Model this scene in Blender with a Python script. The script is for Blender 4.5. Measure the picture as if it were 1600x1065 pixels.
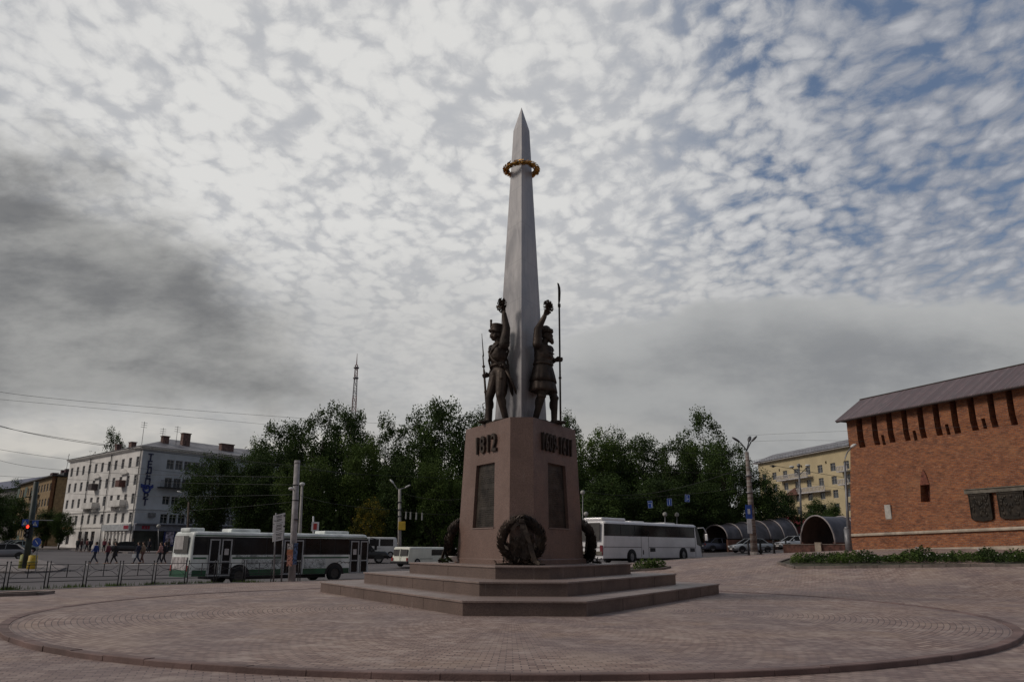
import bpy, bmesh, math, random
import numpy as np
from mathutils import Vector, Matrix, noise as mnoise

for o in list(bpy.data.objects):
    bpy.data.objects.remove(o)
SC = bpy.context.scene
COL = SC.collection
R = math.radians
PI = math.pi

# ------------------------------------------------------------------ camera
F = 1196.0; PITCH = R(15.165); ROLL = R(0.30); EYE = 1.65
cd = bpy.data.cameras.new('camera'); cam = bpy.data.objects.new('camera', cd); COL.objects.link(cam)
cd.sensor_width = 36; cd.lens = F / 1600 * 36; cd.clip_end = 5000; cd.clip_start = 0.1
cam.matrix_world = Matrix.Translation((0, 0, EYE)) @ Matrix.Rotation(R(90) + PITCH, 4, 'X') @ Matrix.Rotation(ROLL, 4, 'Z')
SC.camera = cam
SC.view_settings.view_transform = 'Standard'
SC.view_settings.look = 'None'
SC.view_settings.exposure = 0.2
SC.view_settings.gamma = 1

def at(px, py, Y):
    "point at forward distance Y that the photograph shows at this pixel"
    x, y = px - 800, py - 532.5
    c, s = math.cos(ROLL), math.sin(ROLL)
    x, y = c * x + s * y, -s * x + c * y
    d = Vector((x, F * math.cos(PITCH) + y * math.sin(PITCH), F * math.sin(PITCH) - y * math.cos(PITCH)))
    return Vector((0, 0, EYE)) + d * (Y / d.y)

# ------------------------------------------------------------------ sky and sun
SUN_AZ = R(-98); SUN_EL = R(36)      # azimuth from +Y, negative = left
sd = Vector((math.sin(SUN_AZ) * math.cos(SUN_EL), math.cos(SUN_AZ) * math.cos(SUN_EL), math.sin(SUN_EL)))
sl = bpy.data.lights.new('sun', 'SUN'); so = bpy.data.objects.new('sun', sl); COL.objects.link(so)
sl.energy = 1.35; sl.angle = R(18); sl.color = (1.0, 0.90, 0.80)
so.rotation_euler = sd.to_track_quat('Z', 'Y').to_euler()

class NT:
    "tiny shader maths helper"
    def __init__(s, tree):
        s.t = tree
    def n(s, typ, **kw):
        x = s.t.nodes.new(typ)
        for k, v in kw.items(): setattr(x, k, v)
        return x
    def put(s, sock, v):
        if isinstance(v, bpy.types.NodeSocket): s.t.links.new(v, sock)
        else: sock.default_value = v
    def m(s, op, a, b=None, c=None):
        x = s.n('ShaderNodeMath', operation=op)
        s.put(x.inputs[0], a)
        if b is not None: s.put(x.inputs[1], b)
        if c is not None: s.put(x.inputs[2], c)
        return x.outputs[0]
    def step(s, v, lo, hi, a=0.0, b=1.0, smooth=True):
        x = s.n('ShaderNodeMapRange', interpolation_type='SMOOTHSTEP' if smooth else 'LINEAR')
        s.put(x.inputs['Value'], v); s.put(x.inputs['From Min'], lo); s.put(x.inputs['From Max'], hi)
        s.put(x.inputs['To Min'], a); s.put(x.inputs['To Max'], b)
        return x.outputs[0]
    def mix(s, f, a, b, blend='MIX'):
        x = s.n('ShaderNodeMix', data_type='RGBA', blend_type=blend)
        s.put(x.inputs[0], f)
        for k, v in ((6, a), (7, b)):
            if not isinstance(v, bpy.types.NodeSocket): v = tuple(v) + (1,) if len(v) == 3 else v
            s.put(x.inputs[k], v)
        return x.outputs[2]
    def comb(s, x, y, z=0.0):
        q = s.n('ShaderNodeCombineXYZ')
        for i, v in enumerate((x, y, z)): s.put(q.inputs[i], v)
        return q.outputs[0]
    def sep(s, v):
        q = s.n('ShaderNodeSeparateXYZ'); s.put(q.inputs[0], v); return q.outputs
    def noise(s, vec, scale=5, detail=4, rough=0.5, dist=0.0, color=False):
        q = s.n('ShaderNodeTexNoise'); s.put(q.inputs['Vector'], vec)
        q.inputs['Scale'].default_value = scale; q.inputs['Detail'].default_value = detail
        q.inputs['Roughness'].default_value = rough; q.inputs['Distortion'].default_value = dist
        return q.outputs['Color' if color else 'Fac']

def build_sky():
    w = bpy.data.worlds.new('World'); SC.world = w; w.use_nodes = True
    t = w.node_tree; t.nodes.clear(); N = NT(t)
    out = N.n('ShaderNodeOutputWorld'); bg = N.n('ShaderNodeBackground')
    t.links.new(bg.outputs[0], out.inputs[0]); bg.inputs[1].default_value = 0.1
    sky = N.n('ShaderNodeTexSky', sky_type='NISHITA')
    sky.sun_disc = False; sky.sun_elevation = SUN_EL; sky.sun_rotation = SUN_AZ; sky.air_density = 1.2; sky.dust_density = 0.6
    g = N.n('ShaderNodeNewGeometry')
    # Incoming points from the sky to the eye: direction looked at is its negative
    vm = N.n('ShaderNodeVectorMath', operation='SCALE'); t.links.new(g.outputs['Incoming'], vm.inputs[0]); vm.inputs['Scale'].default_value = -1
    x, y, z = N.sep(vm.outputs[0])
    zc = N.m('MAXIMUM', z, 0.02)
    ym = N.m('MAXIMUM', y, 0.08)
    U = N.m('DIVIDE', x, ym); V = N.m('DIVIDE', zc, ym)
    U = N.m('MAXIMUM', N.m('MINIMUM', U, 3.0), -3.0); V = N.m('MINIMUM', V, 4.0)
    zp = N.m('ADD', zc, 0.13)
    P = N.comb(N.m('DIVIDE', x, zp), N.m('DIVIDE', y, zp), 0.0)
    UV = N.comb(U, V, 0.0)
    # broad warps
    wz = N.m('SUBTRACT', N.noise(UV, 5.0, 5, 0.55), 0.5)
    wz2 = N.m('SUBTRACT', N.noise(UV, 13.0, 4, 0.55), 0.5)
    # --- mackerel clouds
    wc = N.noise(P, 3.2, 4, 0.6, color=True)
    wv = N.n('ShaderNodeVectorMath', operation='MULTIPLY_ADD')
    t.links.new(wc, wv.inputs[0]); wv.inputs[1].default_value = (0.13, 0.13, 0); t.links.new(P, wv.inputs[2])
    mp = N.n('ShaderNodeMapping'); t.links.new(wv.outputs[0], mp.inputs[0]); mp.inputs['Rotation'].default_value = (0, 0, R(20)); mp.inputs['Scale'].default_value = (1.0, 0.80, 1)
    Pw = mp.outputs[0]
    def cell(scale, smooth, rnd=1.0):
        v = N.n('ShaderNodeTexVoronoi', feature='SMOOTH_F1'); t.links.new(Pw, v.inputs['Vector'])
        v.inputs['Scale'].default_value = scale; v.inputs['Smoothness'].default_value = smooth; v.inputs['Randomness'].default_value = rnd
        return N.m('SUBTRACT', 0.40, v.outputs['Distance'])
    ca = cell(13.0, 0.20); cb = cell(29.0, 0.18)
    n0 = N.noise(P, 1.7, 3, 0.5); n1 = N.noise(Pw, 17.0, 6, 0.68); n4 = N.noise(P, 4.5, 3, 0.5)
    low_ = N.m('MULTIPLY', N.m('SUBTRACT', n0, 0.5), 0.34)
    tex = N.m('ADD', N.m('MULTIPLY', ca, 0.62), N.m('ADD', N.m('MULTIPLY', cb, 0.62), N.m('MULTIPLY', N.m('SUBTRACT', n1, 0.5), 1.35)))
    cov = N.m('ADD', 0.66, N.m('MULTIPLY', U, -0.13))
    cov = N.m('ADD', cov, N.m('ADD', low_, N.m('MULTIPLY', N.m('SUBTRACT', n4, 0.5), 0.35)))
    cov = N.m('SUBTRACT', cov, N.m('MULTIPLY', N.step(V, 0.50, 1.0), N.step(U, -0.1, 0.6, 0.0, 0.14)))
    dens = N.m('ADD', cov, tex)
    clear = N.step(dens, -0.02, 0.52)
    du, dv = N.m('ADD', U, 0.30), N.m('SUBTRACT', V, 0.60)
    glow = N.step(N.m('ADD', N.m('MULTIPLY', du, du), N.m('MULTIPLY', N.m('MULTIPLY', dv, dv), 0.6)), 0.0, 0.85, 1.0, 0.0)
    bright = N.step(dens, N.m('MULTIPLY_ADD', glow, -0.16, 0.36), N.m('MULTIPLY_ADD', glow, -0.22, 0.98))
    puff = N.mix(bright, (2.35, 2.55, 3.02), (3.95, 4.05, 4.35))
    puff = N.mix(glow, puff, N.mix(bright, (4.55, 4.60, 4.72), (6.15, 6.12, 6.0)))
    blue = N.mix(0.80, sky.outputs[0], (0.92, 1.32, 2.15))
    blue = N.mix(N.step(N.m('ADD', glow, N.m('MULTIPLY', low_, 0.6)), 0.42, 0.95), blue, (4.1, 4.2, 4.4))
    c = N.mix(clear, blue, puff)
    # --- pale veil towards the horizon in the middle
    veil = N.step(N.m('ADD', V, N.m('MULTIPLY', wz, 0.10)), 0.20, 0.47, 1.0, 0.0)
    c = N.mix(N.m('MULTIPLY', veil, 0.80), c, N.mix(N.step(wz2, -.2, .2), (3.4, 3.45, 3.5), (4.5, 4.45, 4.35)))
    # --- dark grey sheet on the left
    l1 = N.m('SUBTRACT', 0.600, N.m('MULTIPLY', N.m('ADD', U, 0.755), 0.50))
    l2 = N.m('SUBTRACT', 0.420, N.m('MULTIPLY', N.m('ADD', U, 0.440), 0.95))
    e = N.m('SUBTRACT', N.m('MINIMUM', l1, l2), V)
    lp = N.noise(N.comb(N.m('MULTIPLY', U, 0.6), V, 2.2), 6.0, 6, 0.62)
    e = N.m('ADD', e, N.m('MULTIPLY', N.m('SUBTRACT', lp, 0.5), 0.34))
    mk = N.step(e, -0.07, 0.10)
    st = N.noise(N.comb(N.m('MULTIPLY', U, 0.42), V, 0.3), 9.0, 6, 0.62)
    low = N.step(N.m('ADD', V, N.m('MULTIPLY', wz2, 0.08)), 0.150, 0.205)
    mk = N.m('MULTIPLY', mk, low)
    dark = N.mix(N.step(st, 0.34, 0.68), (1.30, 1.33, 1.38), (2.95, 2.95, 2.88))
    c = N.mix(N.m('MULTIPLY', mk, 0.92), c, dark)
    # --- smooth grey sheet low on the right
    ed = N.m('MINIMUM', N.m('ADD', 0.262, N.m('MULTIPLY', U, 0.29)), 0.338)
    e2 = N.m('ADD', N.m('SUBTRACT', ed, V), N.m('ADD', N.m('MULTIPLY', wz2, 0.035), N.m('MULTIPLY', wz, 0.05)))
    mk2 = N.m('MULTIPLY', N.step(e2, -0.004, 0.016), N.step(U, -0.02, 0.12))
    st2 = N.noise(N.comb(N.m('MULTIPLY', U, 0.50), V, 1.7), 8.5, 6, 0.60)
    g2 = N.mix(N.step(st2, 0.32, 0.68), (2.05, 2.12, 2.22), (3.15, 3.2, 3.2))
    lit = N.m('MULTIPLY', N.step(e2, 0.0, 0.085, 1.0, 0.0), 0.75)
    g2 = N.mix(lit, g2, (4.1, 4.15, 4.15))
    c = N.mix(N.m('MULTIPLY', mk2, 0.94), c, g2)
    # --- warm pale band at the horizon on the left
    band = N.m('MULTIPLY', N.step(V, 0.11, 0.20, 1.0, 0.0), N.step(U, -0.05, 0.35, 1.0, 0.15))
    st3 = N.noise(N.comb(N.m('MULTIPLY', U, 0.35), V, 4.7), 22.0, 3, 0.55)
    c = N.mix(N.m('MULTIPLY', band, 0.80), c, N.mix(N.step(st3, 0.4, 0.62), (3.3, 3.25, 3.1), (5.2, 4.95, 4.5)))
    # --- the half of the sky behind the viewer: an even grey overcast
    nb = N.noise(P, 1.4, 4, 0.55)
    back = N.mix(N.step(nb, 0.3, 0.7), (1.0, 1.1, 1.3), (1.9, 1.95, 2.1))
    c = N.mix(N.step(y, 0.02, 0.25, 1.0, 0.0), c, back)
    t.links.new(c, bg.inputs[0])
build_sky()

# ------------------------------------------------------------------ terrain heights
def P2(px, py, Y):
    p = at(px, py, Y); return (p.x, p.y, p.z)
ANCH = [(0, 0, -.10), (-25, 0, -.10), (25, 0, -.08), (0, 11, -.10), (-12, 16, -.10), (12, 17, -.09), (-16.4, 27, -.05), (17, 27, -.01), (0, 45, -.01), (-9, 42, -.05), (12, 40, .12),
        (-22, 33, -.15), (-34, 25, -.15), (-15, 40, -.15), (-16.4, 46.3, -.32), (-21, 45, -.34), (-11.9, 51.3, -.27), (-8, 56, -.2), (-40, 42, -.2),
        P2(945, 879, 61.7), P2(1095, 871, 71.8), P2(150, 878, 66), P2(280, 880, 64), P2(640, 890, 58), P2(200, 860, 112), P2(93, 854, 136), P2(400, 858, 128),
        P2(1243, 877, 46), P2(1600, 880, 38), P2(1330, 859, 60), P2(1600, 858, 47), P2(1178, 866, 64), P2(1125, 860, 85), P2(1215, 857, 84),
        (40, 30, 1.0), (45, 55, 2.0), (0, 150, 1.6), (60, 150, 2.0), (-150, 200, 2.6), (150, 200, 3), (-60, 0, -.2), (70, 0, .6), (0, -20, -.1), (0, 95, 1.2), (-60, 90, .9)]
def tps_fit():
    A = np.array(ANCH); n = len(A); xy = A[:, :2] / 50
    d = np.linalg.norm(xy[:, None] - xy[None], axis=-1)
    K = np.where(d > 0, d * d * np.log(d + 1e-12), 0) + np.eye(n) * 0.004
    Pm = np.hstack([np.ones((n, 1)), xy]); M = np.zeros((n + 3, n + 3))
    M[:n, :n] = K; M[:n, n:] = Pm; M[n:, :n] = Pm.T
    s = np.linalg.solve(M, np.concatenate([A[:, 2], np.zeros(3)]))
    return xy, s
_XY, _S = tps_fit()
MC = Vector((0.352, 28.63))          # centre of the monument
DC = Vector((0.0, 23.9)); DR = 12.75  # centre and radius of the round platform
def g(x, y):
    xx = max(-160, min(160, x)); yy = max(-25, min(210, y))
    p = np.array([xx, yy]) / 50
    d = np.linalg.norm(_XY - p, axis=1)
    k = np.where(d > 1e-9, d * d * np.log(d + 1e-12), 0)
    z = float(k @ _S[:-3] + _S[-3] + _S[-2] * p[0] + _S[-1] * p[1])
    r = math.hypot(x - DC.x, y - DC.y)
    if r < DR + 14:
        fl = -.075 + .075 * max(0, min(1, (y - 14) / 20))
        k = max(0, min(1, (DR + 14 - r) / 13)); k = k * k * (3 - 2 * k)
        z = z * (1 - k) + fl * k
    return z
def on_ground(px, Y):
    "ground point in this pixel column at distance Y"
    z = 0
    for _ in range(4):
        a = at(px, 500, Y); b = at(px, 900, Y)
        tt = (z - a.z) / (b.z - a.z); x = a.x + (b.x - a.x) * tt
        z = g(x, Y)
    return Vector((x, Y, z))

# ------------------------------------------------------------------ materials
MATS = {}
def mat(name, col, rough=0.7, metal=0.0, var=0.12, vscale=2.0, bump=0.0, bscale=20.0, coat=0.0, spec=0.5, emit=None):
    if name in MATS: return MATS[name]
    m = bpy.data.materials.new(name); m.use_nodes = True; N = NT(m.node_tree)
    b = m.node_tree.nodes['Principled BSDF']
    tc = N.n('ShaderNodeTexCoord').outputs['Object']
    n = N.noise(tc, vscale, 5, 0.6)
    lo = tuple(c * (1 - var * 1.6) for c in col); hi = tuple(min(1, c * (1 + var * 1.6)) for c in col)
    c = N.mix(N.step(n, 0.3, 0.7), lo, hi)
    N.put(b.inputs['Base Color'], c)
    b.inputs['Roughness'].default_value = rough; b.inputs['Metallic'].default_value = metal
    b.inputs['Specular IOR Level'].default_value = spec
    b.inputs['Coat Weight'].default_value = coat
    if bump > 0:
        bn = N.n('ShaderNodeBump'); bn.inputs['Strength'].default_value = bump; bn.inputs['Distance'].default_value = 0.02
        N.put(bn.inputs['Height'], N.noise(tc, bscale, 4, 0.6)); N.put(b.inputs['Normal'], bn.outputs[0])
    if emit:
        b.inputs['Emission Color'].default_value = tuple(emit[0]) + (1,); b.inputs['Emission Strength'].default_value = emit[1]
    MATS[name] = m
    return m
def shader(name):
    m = bpy.data.materials.new(name); m.use_nodes = True; N = NT(m.node_tree)
    MATS[name] = m
    return m, N, m.node_tree.nodes['Principled BSDF'], N.n('ShaderNodeTexCoord').outputs['Object']

def m_granite(name, base, spot, streak=0.5, joints=None):
    m, N, b, tc = shader(name)
    v = N.n('ShaderNodeTexVoronoi'); N.put(v.inputs['Vector'], tc); v.inputs['Scale'].default_value = 55
    sp = N.sep(v.outputs['Color'])[0]
    fine = N.noise(tc, 90, 2, 0.6)
    c = N.mix(N.step(sp, 0.15, 0.9), base, spot)
    c = N.mix(N.step(fine, 0.42, 0.6, 0, 0.45), c, tuple(q * 1.45 for q in base))
    big = N.noise(tc, 0.9, 5, 0.6)
    c = N.mix(N.step(big, 0.35, 0.7, 0, 0.5), c, tuple(q * 0.55 for q in base))
    x, y, z = N.sep(tc)
    sv = N.noise(N.comb(N.m('MULTIPLY', x, 3.2), N.m('MULTIPLY', y, 3.2), N.m('MULTIPLY', z, 0.12)), 1.6, 5, 0.65)
    pa = N.noise(tc, 1.1, 3, 0.5)
    c = N.mix(N.m('MULTIPLY', N.m('MULTIPLY', N.step(sv, 0.60, 0.74), N.step(pa, 0.48, 0.62)), streak), c, (0.42, 0.38, 0.36))
    N.put(b.inputs['Base Color'], c)
    N.put(b.inputs['Roughness'], N.step(big, 0.3, 0.7, 0.38, 0.62))
    bn = N.n('ShaderNodeBump'); bn.inputs['Strength'].default_value = 0.25; bn.inputs['Distance'].default_value = 0.006
    N.put(bn.inputs['Height'], fine); N.put(b.inputs['Normal'], bn.outputs[0])
    return m
M_PED = m_granite('red_granite', (0.200, 0.128, 0.102), (0.105, 0.065, 0.054), 0.25)
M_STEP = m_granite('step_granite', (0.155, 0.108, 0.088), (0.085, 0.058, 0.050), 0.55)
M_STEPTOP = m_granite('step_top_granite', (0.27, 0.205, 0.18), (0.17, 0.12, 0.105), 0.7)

def m_obelisk():
    m, N, b, tc = shader('obelisk_metal')
    x, y, z = N.sep(tc)
    a = N.noise(N.comb(x, y, N.m('MULTIPLY', z, 0.5)), 1.1, 6, 0.6, 0.6)
    s = N.noise(N.comb(N.m('MULTIPLY', x, 4), N.m('MULTIPLY', y, 4), N.m('MULTIPLY', z, 0.3)), 2.0, 4, 0.6)
    c = N.mix(N.step(a, 0.3, 0.72), (0.33, 0.325, 0.335), (0.54, 0.53, 0.53))
    c = N.mix(N.step(s, 0.5, 0.75, 0, 0.4), c, (0.27, 0.25, 0.25))
    # patches of darker grey towards the foot, at the height of the figures
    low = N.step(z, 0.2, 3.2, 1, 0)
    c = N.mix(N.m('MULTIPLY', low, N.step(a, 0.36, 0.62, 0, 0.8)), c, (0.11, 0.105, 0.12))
    fr = N.m('LESS_THAN', N.m('FRACT', N.m('MULTIPLY', z, 0.62)), 0.008)
    c = N.mix(N.m('MULTIPLY', fr, 0.35), c, (0.06, 0.06, 0.07))
    N.put(b.inputs['Base Color'], c); b.inputs['Metallic'].default_value = 0.12
    N.put(b.inputs['Roughness'], N.step(a, 0.3, 0.7, 0.42, 0.6))
    return m
M_OB = m_obelisk()

def m_bronze():
    m, N, b, tc = shader('dark_bronze')
    a = N.noise(tc, 3.0, 6, 0.62); f = N.noise(tc, 26, 3, 0.6)
    c = N.mix(N.step(a, 0.35, 0.7), (0.030, 0.022, 0.018), (0.075, 0.054, 0.040))
    N.put(b.inputs['Base Color'], c); b.inputs['Metallic'].default_value = 0.4
    N.put(b.inputs['Roughness'], N.step(a, 0.3, 0.7, 0.72, 0.55))
    bn = N.n('ShaderNodeBump'); bn.inputs['Strength'].default_value = 0.5; bn.inputs['Distance'].default_value = 0.02
    N.put(bn.inputs['Height'], N.m('ADD', f, N.noise(tc, 8, 3, 0.5))); N.put(b.inputs['Normal'], bn.outputs[0])
    return m
M_BR = m_bronze()
M_GOLD = mat('gilded_leaf', (0.38, 0.21, 0.05), 0.42, 0.75, 0.45, 7, 0.4, 30)

def brick_node(N, vec, bw, rh, mortar, c1, c2, cm, scale=1.0, off=0.5):
    q = N.n('ShaderNodeTexBrick'); N.put(q.inputs['Vector'], vec)
    q.offset = off; q.inputs['Scale'].default_value = scale
    q.inputs['Brick Width'].default_value = bw; q.inputs['Row Height'].default_value = rh
    q.inputs['Mortar Size'].default_value = mortar; q.inputs['Mortar Smooth'].default_value = 0.3
    for k, v in (('Color1', c1), ('Color2', c2), ('Mortar', cm)): q.inputs[k].default_value = tuple(v) + (1,)
    return q

def m_pavers(name, polar):
    m, N, b, tc = shader(name)
    x, y, z = N.sep(tc)
    if polar:
        r = N.m('SQRT', N.m('ADD', N.m('MULTIPLY', x, x), N.m('MULTIPLY', y, y)))
        th = N.m('ARCTAN2', y, x)
        # scalloped rows: the rings are laid in shallow fans
        fan = N.m('MULTIPLY', N.m('ABSOLUTE', N.m('SINE', N.m('MULTIPLY', th, 26))), N.step(r, 11.2, 12.0, 0, 0.0))
        vec = N.comb(N.m('MULTIPLY', th, 11.3), N.m('ADD', r, fan), 0)
    else:
        vec = N.comb(N.m('ADD', N.m('MULTIPLY', x, 0.94), N.m('MULTIPLY', y, 0.34)), N.m('SUBTRACT', N.m('MULTIPLY', y, 0.94), N.m('MULTIPLY', x, 0.34)), 0)
    q = brick_node(N, vec, 0.22, 0.125, 0.010, (0.240, 0.158, 0.132), (0.455, 0.338, 0.282), (0.085, 0.066, 0.060))
    c = q.outputs['Color']
    big = N.noise(tc, 0.22, 5, 0.6); mid = N.noise(tc, 1.3, 4, 0.6)
    c = N.mix(N.step(big, 0.35, 0.65, 0.0, 0.60), c, (0.185, 0.145, 0.148))
    c = N.mix(N.step(mid, 0.50, 0.72, 0.0, 0.6), c, (0.47, 0.38, 0.335))
    c = N.mix(N.step(N.noise(tc, 0.35, 6, 0.7), 0.52, 0.62, 0.0, 0.35), c, (0.42, 0.33, 0.27))
    c = N.mix(N.step(N.noise(tc, 0.5, 3, 0.5), 0.55, 0.72, 0.0, 0.30), c, (0.36, 0.25, 0.17))
    c = N.mix(N.step(N.noise(tc, 0.8, 6, 0.7), 0.58, 0.72, 0.0, 0.5), c, (0.12, 0.09, 0.09))
    if polar:
        # darker bands of rings towards the rim
        ring = N.m('SINE', N.m('MULTIPLY', r, 3.1))
        msk = N.m('MULTIPLY', N.step(r, 10.5, 12.5), N.step(ring, 0.0, 0.7, 0, 0.30))
        c = N.mix(msk, c, (0.14, 0.105, 0.11))
    N.put(b.inputs['Base Color'], c); b.inputs['Roughness'].default_value = 0.75
    b.inputs['Specular IOR Level'].default_value = 0.35
    bn = N.n('ShaderNodeBump'); bn.inputs['Strength'].default_value = 0.6; bn.inputs['Distance'].default_value = 0.012
    N.put(bn.inputs['Height'], N.m('ADD', N.m('SUBTRACT', 1.0, q.outputs['Fac']), N.m('MULTIPLY', mid, 0.8))); N.put(b.inputs['Normal'], bn.outputs[0])
    return m
M_PAVE = m_pavers('plaza_pavers', False); M_RING = m_pavers('ring_pavers', True)

def m_brickwall(name='old_brick', light=1.0):
    m, N, b, tc = shader(name)
    x, y, z = N.sep(tc)
    wob = N.m('MULTIPLY', N.m('SUBTRACT', N.noise(tc, 0.9, 3, 0.5), 0.5), 0.10)
    vec = N.comb(N.m('ADD', x, y), N.m('ADD', z, wob), 0)
    q = brick_node(N, vec, 0.30, 0.105, 0.016, (0.43 * light, 0.140 * light, 0.045 * light), (0.24 * light, 0.072 * light, 0.030 * light), (0.30 * light, 0.205 * light, 0.15 * light))
    c = q.outputs['Color']
    cell = N.noise(N.comb(N.m('MULTIPLY', N.m('ADD', x, y), 2.6), N.m('MULTIPLY', z, 7.0), 0), 1.0, 5, 0.8)
    c = N.mix(N.step(cell, 0.36, 0.47, 0.85, 0.0), c, (0.115 * light, 0.048, 0.034))
    c = N.mix(N.step(cell, 0.54, 0.66, 0.0, 0.85), c, (0.56 * light, 0.29 * light, 0.165 * light))
    big = N.noise(tc, 0.45, 5, 0.6); mid = N.noise(tc, 1.7, 5, 0.7)
    c = N.mix(N.step(big, 0.5, 0.75, 0, 0.45), c, (0.37 * light, 0.19 * light, 0.10 * light))
    pt = N.noise(N.comb(N.m('MULTIPLY', N.m('ADD', x, y), 1.0), N.m('MULTIPLY', z, 2.4), 5.0), 1.3, 6, 0.75)
    c = N.mix(N.step(pt, 0.36, 0.48, 0.75, 0.0), c, (0.15 * light, 0.055, 0.032))
    c = N.mix(N.step(pt, 0.56, 0.64, 0.0, 0.55), c, (0.50 * light, 0.21 * light, 0.085 * light))
    c = N.mix(N.step(mid, 0.62, 0.8, 0, 0.5), c, (0.40 * light, 0.30 * light, 0.23 * light))
    c = N.mix(N.step(N.noise(tc, 0.8, 4, 0.6), 0.56, 0.74, 0, 0.5), c, (0.20 * light, 0.07, 0.04))
    N.put(b.inputs['Base Color'], c); b.inputs['Roughness'].default_value = 0.9
    bn = N.n('ShaderNodeBump'); bn.inputs['Strength'].default_value = 0.9; bn.inputs['Distance'].default_value = 0.03
    N.put(bn.inputs['Height'], N.m('ADD', N.m('SUBTRACT', 1.0, q.outputs['Fac']), cell)); N.put(b.inputs['Normal'], bn.outputs[0])
    return m
M_BRICK = m_brickwall(light=0.86)

def m_asphalt():
    m, N, b, tc = shader('asphalt')
    c = N.mix(N.step(N.noise(tc, 0.15, 5, 0.6), 0.3, 0.7), (0.088, 0.080, 0.084), (0.135, 0.123, 0.126))
    c = N.mix(N.step(N.noise(tc, 40, 2, 0.6), 0.4, 0.65, 0, 0.4), c, (0.17, 0.155, 0.155))
    c = N.mix(N.step(N.noise(tc, 0.6, 6, 0.7), 0.58, 0.70, 0, 0.45), c, (0.05, 0.048, 0.052))
    N.put(b.inputs['Base Color'], c); b.inputs['Roughness'].default_value = 0.85; b.inputs['Specular IOR Level'].default_value = 0.3
    return m
M_ASPH = m_asphalt()

def m_leaf(name, dark, light, yellow=None):
    m, N, b, tc = shader(name)
    oi = N.n('ShaderNodeObjectInfo').outputs['Random']
    n = N.noise(tc, 0.45, 3, 0.5); f = N.noise(tc, 5.0, 2, 0.5)
    c = N.mix(N.step(n, 0.36, 0.64), dark, light)
    c = N.mix(N.step(f, 0.45, 0.7, 0, 0.5), c, tuple(q * 1.7 for q in light))
    c = N.mix(N.m('MULTIPLY', oi, 0.35), c, tuple(q * 0.55 for q in dark))
    if yellow: c = N.mix(N.step(N.noise(tc, 0.9, 3, 0.6), 0.5, 0.62, 0, 0.8), c, yellow)
    N.put(b.inputs['Base Color'], c); b.inputs['Roughness'].default_value = 0.75; b.inputs['Specular IOR Level'].default_value = 0.15
    tr = N.n('ShaderNodeBsdfTranslucent'); N.put(tr.inputs['Color'], c)
    ms = N.n('ShaderNodeMixShader'); ms.inputs[0].default_value = 0.15
    t = m.node_tree; t.links.new(b.outputs[0], ms.inputs[1]); t.links.new(tr.outputs[0], ms.inputs[2])
    t.links.new(ms.outputs[0], t.nodes['Material Output'].inputs[0])
    return m
M_LEAF = m_leaf('leaves_dark', (0.030, 0.050, 0.018), (0.070, 0.112, 0.030))
M_LEAFL = m_leaf('leaves_light', (0.050, 0.080, 0.022), (0.110, 0.165, 0.038))
M_LEAFY = m_leaf('leaves_autumn', (0.05, 0.062, 0.016), (0.11, 0.12, 0.025), (0.34, 0.24, 0.03))
M_BARK = mat('bark', (0.06, 0.047, 0.036), 0.9, 0, 0.3, 6, 0.8, 18)

M_BLACK = mat('black_metal', (0.018, 0.018, 0.020), 0.5, 0.2)
M_GREY = mat('grey_metal', (0.20, 0.20, 0.21), 0.5, 0.4, 0.15, 3)
M_CONC = mat('concrete', (0.33, 0.31, 0.29), 0.85, 0, 0.2, 1.2, 0.4, 25)
M_CONCD = mat('dark_concrete', (0.17, 0.14, 0.125), 0.85, 0, 0.25, 1.2, 0.4, 25)
M_GLASS = mat('dark_glass', (0.010, 0.010, 0.012), 0.12, 0, 0.4, 0.9, spec=0.28)
M_WGLASS = mat('window_glass', (0.035, 0.040, 0.048), 0.12, 0, 0.6, 0.8, spec=0.6)
M_RUB = mat('tyre_rubber', (0.014, 0.014, 0.015), 0.85)
M_CHROME = mat('wheel_metal', (0.30, 0.30, 0.31), 0.35, 0.8, 0.2, 12)
M_WHITE = mat('white_paint', (0.55, 0.56, 0.58), 0.4, 0, 0.08, 0.8, coat=0.2)
M_RED = mat('red_plastic', (0.30, 0.02, 0.018), 0.4)
M_ORANGE = mat('orange_paint', (0.50, 0.16, 0.02), 0.5)
M_YEL = mat('yellow_paint', (0.50, 0.34, 0.03), 0.6)
M_BLUE = mat('blue_sign_paint', (0.015, 0.06, 0.30), 0.5)
M_SKIN = mat('skin', (0.38, 0.24, 0.18), 0.6)
M_HAIR = mat('hair', (0.035, 0.024, 0.018), 0.8)

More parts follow.
